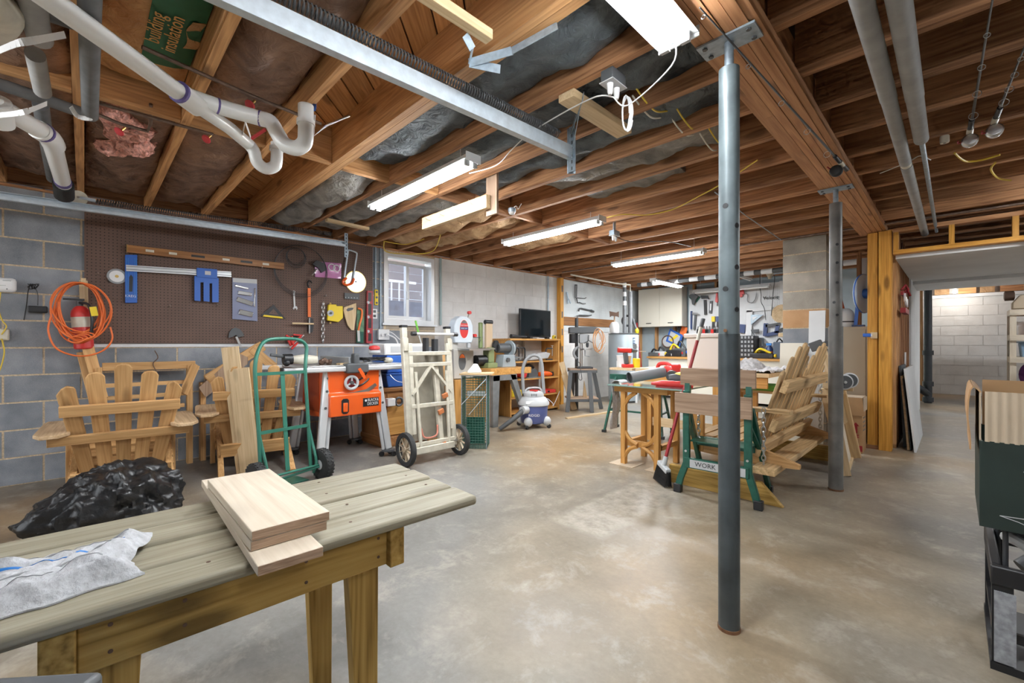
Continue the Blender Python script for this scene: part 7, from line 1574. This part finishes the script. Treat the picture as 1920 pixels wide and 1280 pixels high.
# sawhorses behind
def sawhorse(c,rz,label,mat):
    t=thing('sawhorse',label,'sawhorse',c,rz)
    part('beam',MB().bb(-.34,-.03,.62,.34,.03,.68),mat,t)
    for sx in (-1,1):
        for sy in (-1,1): part('leg',MB().bar((sx*.26,sy*.02,.65),(sx*.34,sy*.20,.0),.035,.02,up=UX),mat,t); 
        part('spreader',MB().bar((sx*.31,-.12,.26),(sx*.31,.12,.26),.02,.02),mat,t)
    part('rail',MB().bar((-.32,-.13,.26),(.32,-.13,.26),.02,.02),mat,t)
    for sx in (-1,1):
        for sy in (-1,1): part('foot',MB().bb(sx*.34-.022,sy*.20-.022,0,sx*.34+.022,sy*.20+.022,.03),M['black'],t)
    return t
sawhorse((-2.62,4.66,0),R(10),'dark green folding sawhorse under the left leaf of the assembly table',M['dgreen'])
# ================================================================ WORK STAND (folding, jaws upright)
wk=thing('work_stand','folding green work stand with two old wooden jaw boards, behind the near post','work stand',(-1.12,3.0,0),R(3))
for (z0,z1,y,x0,x1) in ((.755,.875,.04,-.245,.235),(.565,.705,-.01,-.265,.225)):
    part('jaw_board',MB().bb(x0,y-.012,z0,x1,y+.012,z1),M['oldwood'],wk,bevel=.003)
G=M['dgreen']
for s in (-1,1):
    x=s*.195
    part('front_leg',MB().prism([(-.022,.72),(.022,.72),(.024,.22),(.04*s+.02,.10),(.06*s+.02,.015),(.06*s-.022,.015),(.04*s-.025,.10),(-.022,.22)],(x,.03,0),UX,UZ,.03),G,wk,bevel=.004)
    part('rear_leg',MB().bar((x+s*.01,.06,.62),(x+s*.03,.42,.03),.04,.03,up=UX),G,wk,bevel=.004)
    part('foot',MB().bb(x+s*.06-.026,-.008,0,x+s*.06+.026,.038,.06),M['black'],wk,bevel=.005); part('foot',MB().bb(x+s*.03-.024,.40,0,x+s*.03+.024,.45,.05),M['black'],wk,bevel=.005)
    part('side_link',MB().bar((x,.03,.52),(x+s*.02,.26,.30),.012,.03,up=UX),G,wk)
    part('jaw_arm',MB().bar((x,.03,.60),(x,.05,.86),.03,.035,up=UX),G,wk)
    for z in (.30,.22): part('rivet',MB().cyl((x,.0,z),(x,-.004,z),.008,10),M['steel'],wk)
part('upper_step',MB().bb(-.19,.20,.31,.19,.25,.37),G,wk,bevel=.003); part('step_top',MB().bb(-.19,.05,.36,.19,.25,.366),G,wk)
pl_=part('lower_step',MB().bb(-.205,-.005,.185,.205,.03,.255),G,wk,bevel=.003)
lb=part('label_plate',MB().bb(-.165,-.0075,.193,.185,-.0055,.247),M['lgrey'],wk)
text('WORK MATE',.044,M['black'],lb,(.0,-.0085,.220),UX,UZ,w=0,depth=.0004)
# broom
bm_=thing('broom','push-in broom with a dark red handle and black bristles leaning on the work stand','broom',(-1.52,3.03,0))
a=Vector((-1.505,3.05,.155)); b=dep(1318,600,3.38)
part('handle',MB().cyl(a,b,.0125,12),M['dred'],bm_,w=1); d=(b-a).normalized(); L=(b-a).length
part('collar',MB().cyl(a+d*(L-.17),a+d*(L-.06),.0135,12),M['cream'],bm_,w=1); part('end_grip',MB().cyl(a+d*(L-.06),b+d*.01,.016,12),M['dkgrey'],bm_,w=1); part('socket',MB().cyl(a-d*.02,a+d*.06,.018,12),M['lgrey'],bm_,w=1)
hd_=Vector((.80,-.60,0)).normalized()
part('head',MB().bar(a-hd_*.07+Vector((0,0,0)),a+hd_*.07+Vector((0,0,-.035)),.04,.035),M['lgrey'],bm_,w=1,bevel=.006)
bm2=MB()
for i in range(22):
    for j in range(4):
        f=(i-10.5)/21; p=a+hd_*(f*.15)+Vector((0,0,-.02-f*.03))+hd_.cross(UZ)*((j-1.5)*.008); q=a+hd_*(f*.19-.03)+Vector((0,0,-.15))+hd_.cross(UZ)*((j-1.5)*.016); q.z=max(.004,.012-f*.008); bm2.tube([p,q],.0028,4)
part('bristles',bm2,M['black'],bm_,w=1,kind='stuff')
# ================================================================ GLIDER SWING
gs_=thing('porch_glider','wooden porch glider swing with a fan of back slats on plank skids','porch swing',(-1.1,3.95,0)); SW=M['swing']
for (y,xr) in ((3.185,-.765),(4.74,-.66)):
    part('skid',MB().prism([(-1.52,0.0),(xr,0.0),(xr-.13,.135),(-1.52,.135)],(0,y+.02,0),UX,UZ,.04),M['treated'],gs_,w=1,bevel=.003)
part('rear_beam',MB().bb(-.935,3.12,.20,-.80,4.80,.245),SW,gs_,w=1,bevel=.004)
for (z,x,y0,y1,h) in ((.76,-.785,3.28,4.58,.085),(.50,-.845,3.26,4.60,.085),(.335,-.925,3.22,4.66,.09)):
    part('back_rail',MB().bar((x,y0,z),(x,y1,z),.04,h,up=(.35,0,1)),SW,gs_,w=1,bevel=.004)
n=13
for i in range(n):
    f=i/(n-1); y=3.33+1.2*f; hump=abs(math.sin(2*PI*f)); 
    zt=.86+.19*hump; yt=y+.05*(f-.5); xb,xt=-.965,-.965+.42*(zt-.31)*.78
    w_=.072; a=Vector((xb,y,.31)); b=Vector((xt,yt,zt)); L=(b-a).length; ax2=(b-a).normalized()
    part('back_slat',MB().prism([(0,-w_/2),(L-.03,-w_/2),(L-.008,-w_*.32),(L,0),(L-.008,w_*.32),(L-.03,w_/2),(0,w_/2)],a,ax2,UY,.02),SW,gs_,w=1,bevel=.004)
for i in range(6): part('seat_slat',MB().bb(-1.45+.085*i,3.28,.325-.006*i,-1.375+.085*i,4.60,.345-.006*i),SW,gs_,w=1)
for y in (3.30,4.56):
    part('seat_side',MB().prism([(-1.46,.25),(-.95,.22),(-.70,.235),(-.70,.26),(-.93,.335),(-1.46,.32)],(0,y+.02,0),UX,UZ,.04),M['cedar'],gs_,w=1)
    part('arm',MB().bb(-1.44,y-.06,.585,-.745 if y<4 else -.72,y+.03,.61),SW,gs_,w=1,bevel=.003)
    part('arm_post',MB().bb(-1.40,y-.03,.25,-1.31,y+.01,.585),M['honey'],gs_,w=1)
    xx=-.87
for (y,z0,z1,x,l) in ((3.20,.245,.62,-.885,'steel chain of the glider hanging in front of its near arm'),(4.62,.245,.70,-.83,'steel chain of the glider hanging at its far end')):
    chain((x,y,z1),(x,y,z0),.042,.0035,'steel_chain',l,M['steel'])
chain((-1.30,3.17,.62),(-1.30,3.17,.34),.042,.0035,'steel_chain','steel chain of the glider seen between the legs of the work stand',M['steel'])
# ================================================================ AROUND THE PIER AND THE STUD POST
solo('white_shelf_board',MB().bar((-1.035,5.50,0),(-1.03,5.585,1.40),.016,.145,up=UX),M['white'],'tall narrow white board leaning on the block pier','board')
solo('white_sheet',MB().bar((-1.235,5.42,0),(-1.235,5.50,1.055),.016,.24,up=UX),M['cream_l'],'wide white panel leaning at the foot of the block pier','panel')
# pine trestle leaning beside the far post
tr_=thing('pine_trestle','pine trestle with castors standing upright behind the far post','trestle',(-.75,4.95,0))
def pA_(ix,iy,y): return ony(ix,iy,y)
part('leg',MB().bar(pA_(1541,650,4.75),pA_(1572,758,4.65),.04,.06,up=UX),M['pine'],tr_,w=1); part('grip',MB().bar(pA_(1527,640,4.74),pA_(1535,656,4.74),.05,.10,up=UX),M['dkgrey'],tr_,w=1,bevel=.006)
part('leg',MB().bar(pA_(1545,728,4.8),Vector((-.70,4.85,.0)),.04,.07,up=UX),M['pine'],tr_,w=1); part('leg',MB().bar(pA_(1556,650,5.0),Vector((-.63,4.95,.02)),.04,.09,up=UX),M['swing'],tr_,w=1)
part('rail',MB().bar(pA_(1543,722,4.78),pA_(1600,728,4.78),.03,.05),M['pine'],tr_,w=1)
for i,(ix,iy,y) in enumerate(((1552,652,4.95),(1562,648,5.0),(1583,716,4.62),(1593,713,4.72))):
    c=pA_(ix,iy,y); w=part('castor',MB().lathe(c,[(.02,-.012),(.055,-.012),(.058,0),(.055,.012),(.02,.012)],20,axis=(.5,-.8,0)),M['dkgrey'],tr_,w=1); part('tyre',MB().ring(c,(.5,-.8,0),.056,.012,22,6),M['lgrey'] if i>1 else M['dkgrey'],w,w=1); part('hub',MB().cyl(c-Vector((.5,-.8,0))*.02,c+Vector((.5,-.8,0))*.025,.012,10),M['steel'],w,w=1)
fp=thing('framed_screen','pale pine framed panel leaning low behind the far post','panel',(-.62,4.5,0))
a0,a1,b0,b1=Vector((-.60,4.30,.0)),Vector((-.66,5.02,.0)),Vector((-.72,4.42,.62)),Vector((-.76,4.90,.62))
part('stile',MB().bar(a0,b0,.03,.06,up=(1,.2,0)),M['pine'],fp,w=1); part('stile',MB().bar(a1,b1,.03,.06,up=(1,.2,0)),M['pine'],fp,w=1); part('rail',MB().bar(a0,a1,.03,.05),M['pine'],fp,w=1); part('panel',MB().add([a0,a1,b1,b0,a0-Vector((.01,0,0)),a1-Vector((.01,0,0)),b1-Vector((.01,0,0)),b0-Vector((.01,0,0))],[(0,1,2,3),(7,6,5,4),(0,4,5,1),(1,5,6,2),(2,6,7,3),(3,7,4,0)]),M['whitewood'],fp,w=1)
# tan locker and what stands on it
lk=thing('metal_locker','tall tan metal locker between the far post and the orange studs','locker',(-.82,5.86,0))
part('body',MB().bb(-.945,5.72,0,-.625,6.05,1.225),M['tanmetal'],lk,w=1,bevel=.004); part('door',MB().bb(-.93,5.712,.03,-.64,5.719,1.195),M['tanmetal'],lk,w=1,bevel=.002)
wj=thing('white_canister','white round canister with a dark strap on the locker','canister',(-.86,5.85,1.226)); c=Vector((-.835,5.85,1.226))
part('body',MB().lathe(c,[(.08,0),(.09,.02),(.09,.12),(.075,.17),(.04,.20)],20),M['whitep'],wj,w=1); part('strap',MB().cyl(c+Vector((0,0,.05)),c+Vector((0,0,.062)),.0915,20),M['black'],wj,w=1)
solo('orange_cone',MB().lathe((-.885,5.95,1.30),[(.07,0),(.06,.04),(.02,.22),(.012,.24)],18),M['orange'],'orange cone tip behind the white canister','cone')
bf=thing('blue_fan','blue and clear plastic hose reel standing on the locker','hose reel',(-.69,5.82,1.226)); c=Vector((-.672,5.80,1.57))
part('side_disc',MB().cyl(c,c+Vector((.012,-.004,0)),.20,30),plain('clear_blue_plastic',(.62,.72,.85),.15,coat=.5),bf,w=1); part('rim',MB().ring(c+Vector((.006,0,0)),(1,-.3,0),.20,.006,30,6),M['blue'],bf,w=1); part('hub',MB().cyl(c,c+Vector((.06,-.01,0)),.05,18),M['blue'],bf,w=1); part('stand',MB().bar((-.735,5.80,1.226),(-.70,5.80,1.70),.012,.03,up=UX),M['blue'],bf,w=1); part('base',MB().bb(-.76,5.76,1.226,-.66,5.86,1.245),M['navy'],bf,w=1)
solo('drywall_sheet',MB().bb(-.78,6.5,1.5,-.58,6.52,2.05),M['drywall'],'pale panel seen high behind the locker','panel')
solo('brown_jamb',MB().bb(-.80,6.40,1.2,-.76,6.46,2.1),M['joist'],'dark brown jamb seen behind the blue reel','post')
bk=thing('blue_clip','blue clip on a wooden block fixed to the orange studs','clip',(-.56,5.56,1.14))
part('block',MB().bb(-.585,5.555,1.10,-.535,5.60,1.16),M['pine'],bk,w=1); part('body',MB().bb(-.645,5.545,1.115,-.58,5.58,1.15),M['blue'],bk,w=1,bevel=.006); part('latch',MB().bb(-.582,5.545,1.12,-.572,5.58,1.145),M['whitep'],bk,w=1)
# cardboard box
cx=thing('cardboard_box','tall brown cardboard box with open flaps at the foot of the orange studs','box',(-.72,5.37,0))
part('body',MB().bb(-.84,5.27,0.001,-.615,5.50,.46),M['card'],cx,w=1,bevel=.004)
part('front_flap',MB().prism([(-.84,.36),(-.60,.36),(-.615,.53),(-.84,.53)],(0,5.262,0),UX,UZ,.004),M['card'],cx,w=1)
part('side_flap',MB().prism([(5.27,.53),(5.50,.53),(5.50,.40),(5.27,.40)],(-.61,0,0),UY,UZ,.004),M['card_in'],cx,w=1); part('top_flap',MB().bb(-.84,5.27,.53,-.615,5.50,.534),M['card_in'],cx,w=1)
part('rim',MB().bb(-.838,5.275,.46,-.617,5.49,.528),M['card'],cx,w=1)
part('arrow',MB().prism([(-.012,0),(.012,0),(.012,.07),(.026,.07),(0,.105),(-.026,.07),(-.012,.07)],(-.665,5.2695,.19),UX,UZ,.001),M['dred'],cx,w=1)
part('red_band',MB().bb(-.84,5.268,.02,-.615,5.2695,.075),M['dred'],cx,w=1)
for z in (.15,.17): part('print',MB().bb(-.69,5.268,z,-.64,5.2695,z+.008),M['dred'],cx,w=1)
for z in (.25,.29,.33,.21): part('print',MB().bb(-.6155,5.31,z,-.6135,5.45,z+.012),M['dkgrey'],cx,w=1)
text('UP',.03,M['dred'],cx,(-.665,5.268,.162),UX,UZ,depth=.0004)
# panels leaning in the passage
for (y0,y1,x0,xt,z,mt,l,th) in ((5.92,6.55,-.365,-.405,.82,plain('slate_board',(.07,.085,.095),.6,var=.2,bs=8),'dark slate board leaning first against the passage studs',.02),(5.80,6.45,-.33,-.385,.72,M['pine'],'pine plywood sheet leaning in front of the slate board',.018),(5.78,6.4,-.305,-.37,.70,M['blackiron'],'dark sheet leaning between the plywood and the white panel',.008),(5.70,6.90,-.275,-.355,.80,M['white'],'white melamine panel leaning outermost in the passage',.016)):
    vs=[Vector((x0,y0,.0)),Vector((x0,y1,0)),Vector((xt,y1,z)),Vector((xt,y0+.06,z))]; m=MB().add(vs+[v+Vector((th,0,.0)) for v in vs],[(3,2,1,0),(4,5,6,7),(0,1,5,4),(1,2,6,5),(2,3,7,6),(3,0,4,7)])
    solo({'slate_board':'slate_sheet','pale_pine':'plywood_sheet','black_iron':'dark_sheet','white_paint':'melamine_sheet'}[mt.name],m,mt,l,'sheet')
solo('white_card',MB().bb(-.400,6.6,.80,-.392,6.75,.95),M['whitep'],'small white card standing above the slate board','card')
rd=thing('red_gauge_rack','red metal rack with white round gauges on the passage studs','rack',(-.39,6.5,1.45)); c=onx(1692,565,-.385)
for i,(dy,dz) in enumerate(((-.12,.06),(.0,.03),(.14,.02))): part('gauge',MB().cyl(c+Vector((.02,dy,dz-.03)),c+Vector((.035,dy,dz-.03)),.045,18),M['whitep'],rd,w=1); part('hook',MB().tube([c+Vector((.0,dy,dz+.05)),c+Vector((.03,dy+.02,dz+.10)),c+Vector((.05,dy+.05,dz+.05))],.012,8),M['dred'],rd,w=1)
part('rail',MB().bb(c.x,c.y-.24,c.z-.13,c.x+.04,c.y+.24,c.z-.08),M['dred'],rd,w=1); part('upper_rail',MB().bb(c.x,c.y-.22,c.z+.05,c.x+.02,c.y+.15,c.z+.09),M['dred'],rd,w=1)
# cast iron stack
ci=thing('cast_iron_stack','black cast iron drain stack standing in the far room','pipe',(-.335,10.70,0)); c=Vector((-.335,10.70,0))
part('pipe',MB().cyl(c+Vector((0,0,.0)),c+Vector((0,0,2.08)),.055,20),M['blackiron'],ci,w=1)
for z in (.02,.30,.85,2.0): part('hub',MB().cyl(c+Vector((0,0,z)),c+Vector((0,0,z+.08)),.075,20),M['blackiron'],ci,w=1)
part('cleanout',MB().cyl(c+Vector((0,0,.16)),c+Vector((-.18,-.18,.32)),.06,18),M['blackiron'],ci,w=1)
# far room shelf and bins
fs=thing('garage_shelf','pale wooden storage shelf with bins at the right of the far room','shelf',(.95,10.6,0)); xs0=.61
for z in (.28,.75,1.10,1.50): part('shelf_board',MB().bb(xs0,10.45,z,1.6,11.0,z+.09),M['whitewood'],fs,w=1)
for y in (10.47,10.95): part('post',MB().bb(xs0,y,0,xs0+.07,y+.05,1.59),M['whitewood'],fs,w=1)
solo('red_binder_box',MB().bb(.80,10.5,1.191,1.2,10.8,1.42),M['red'],'red box on the upper shelf of the far room','box',bevel=.01)
solo('white_box',MB().bb(.69,10.6,1.191,.79,10.8,1.40),M['whitep'],'white box left of the red one on the far shelf','box',bevel=.006)
bb_=thing('blue_tote','blue grey plastic tote on the middle shelf of the far room','tote',(.9,10.7,.84)); part('body',MB().prism([(.74,.0),(1.3,.0),(1.34,.22),(.72,.22)],(0,10.85,.841),UX,UZ,.35),plain('blue_grey_tote',(.20,.30,.42),.5),bb_,w=1,bevel=.01); part('lid',MB().bb(.70,10.48,1.062,1.36,10.88,1.085),plain('blue_grey_lid',(.24,.34,.46),.5),bb_,w=1,bevel=.006)
solo('purple_bag',MB().ball((.82,10.62,.56),(.11,.12,.185),16,10),plain('purple_cloth',(.12,.03,.14),.9,bump=.4,bs=20),'purple bag on the lower shelf of the far room','bag')
solo('hose_coil',MB().tube([Vector((.98+.14*math.cos(i*.45),10.40-.002*i,.62+.24*math.sin(i*.45))) for i in range(60)],.014,6),M['navy'],'dark coiled hose hanging on the far shelf','hose')
solo('tan_caddy',MB().prism([(-.14,0),(.16,0),(.16,.10),(.06,.22),(-.06,.22),(-.14,.10)],(.78,10.75,1.601),UX,UZ,.25),M['card_in'],'tan lidded box on top of the far shelf','box',bevel=.012)
for i,(x,w_,mt) in enumerate(((-.30,.22,M['yelf']),(.05,.25,M['joist_l']),(.35,.2,M['yelf']),(.62,.3,M['joist']),(.98,.2,M['yelf']))):
    solo('sill_offcut',MB().bb(x,YC-.10,2.07,x+w_,YC-.03,2.19),mt,['tan insulation scrap above the far room wall, first from the left','wood block above the far room wall, second from the left','tan insulation scrap above the far room wall, third from the left','brown wood block above the far room wall, fourth from the left','tan insulation scrap above the far room wall, at the right edge'][i],'scrap')
solo('chain_hoist_wheel',MB().lathe((.62,10.75,1.83),[(.05,-.06),(.08,-.05),(.08,.05),(.05,.06)],16,axis=UX),M['axe'],'rusty round pulley above the far shelf','pulley')
# ================================================================ RIGHT FOREGROUND: BOX ON A CRATE
gb=thing('open_box','dark green carton with open brown cardboard flaps at the right edge','box',(.33,2.3,.45))
part('front',MB().bb(.056,2.08,.452,.62,2.086,.73),M['boxgreen'],gb,w=1); part('side',MB().bb(.056,2.086,.452,.062,2.52,.73),M['boxgreen'],gb,w=1); part('back',MB().bb(.062,2.514,.452,.62,2.52,.73),M['boxgreen'],gb,w=1); part('right_side',MB().bb(.614,2.086,.452,.62,2.514,.73),M['boxgreen'],gb,w=1); part('bottom',MB().bb(.062,2.086,.452,.614,2.514,.458),M['boxgreen'],gb,w=1)
def corr(u,v):
    return Vector((.068+.55*u,2.080-.0018*math.sin(u*2*PI*26)-.012*v*math.sin(u*3),.728+.162*v))
part('front_flap',MB().grid(corr,130,3,th=(0,.004,0)),M['card_in'],gb,w=1,smooth=60)
part('back_flap',MB().bb(.075,2.50,.73,.62,2.504,.905),M['card'],gb,w=1)
part('side_flap',MB().grid(lambda u,v: Vector((.058-.030*math.sin(PI*min(1,v*1.4)*.5)-.006*math.sin(v*5),2.09+.40*u,.885+.02*math.sin(PI*min(1,v*2.0))-.19*max(0,v-.25)*1.33)),8,10,th=(.004,0,0)),M['card'],gb,w=1,smooth=60)
part('flap_fold',MB().bb(.056,2.084,.73,.060,2.50,.885),M['card_in'],gb,w=1)
for (p,q) in (((.16,.66),(.175,.675)),((.16,.66),(.15,.645)),((.158,.65),(.158,.50)),((.158,.50),(.10,.497)),((.10,.497),(.14,.487)),((.14,.487),(.18,.47)),((.18,.47),(.24,.49)),((.158,.50),(.23,.503))):
    part('chalk_line',MB().tube([(p[0],2.0795,p[1]),(q[0],2.0795,q[1])],.0012,5),M['lgrey'],gb,w=1)
ct=thing('black_crate','black plastic crate with a dusty side panel below the open box','crate',(.35,2.3,0))
for (x,y) in ((.085,2.085),(.60,2.085),(.085,2.50),(.60,2.50)): part('corner_post',MB().bb(x-.002,y-.002,.003,x+.045,y+.022,.33),M['black'],ct,w=1)
part('dusty_panel',MB().bb(.088,2.078,.03,.135,2.083,.255),plain('dusty_grey_plastic',(.30,.31,.33),.7,var=.3,bs=60),ct,w=1)
part('rim',MB().bb(.08,2.075,.275,.65,2.10,.335).bb(.08,2.10,.275,.105,2.53,.335).bb(.105,2.51,.275,.65,2.53,.335),M['black'],ct,w=1,bevel=.005)
part('base',MB().bb(.08,2.08,.0,.65,2.53,.025),M['black'],ct,w=1); part('side_bar',MB().bb(.135,2.09,.10,.62,2.105,.13).bb(.085,2.12,.10,.10,2.5,.13),M['black'],ct,w=1)
cst=thing('steel_stand','thin black steel stand carrying the open box above the crate','stand',(.33,2.3,0))
for (x,y) in ((.115,2.13),(.57,2.13),(.115,2.48),(.57,2.48)): part('post',MB().cyl((x,y,.026),(x,y,.44),.007,8),M['blackiron'],cst,w=1)
part('frame',MB().tube([(.115,2.13,.444),(.57,2.13,.444),(.57,2.48,.444),(.115,2.48,.444)],.007,8,closed=True),M['blackiron'],cst,w=1)
solo('vacuum_hose',MB().tube(smooth_path([(.12,2.20,.40),(.15,2.16,.40),(.25,2.15,.34),(.40,2.16,.29),(.52,2.2,.26)]),.017,10),M['lgrey'],'grey hose coming out of the black crate','hose')
solo('crate_tool',MB().tube([(.16,2.24,.29),(.24,2.28,.36),(.40,2.30,.33)],[.03,.045,.03],12),M['dkgrey'],'dark tool lying in the black crate','tool')
# loose batten on the floor
solo('floor_batten',MB().bar(fl(1062,784,.01),fl(1175,768,.01),.05,.019),M['pine'],'long pale batten lying on the floor below the drill stand','batten')
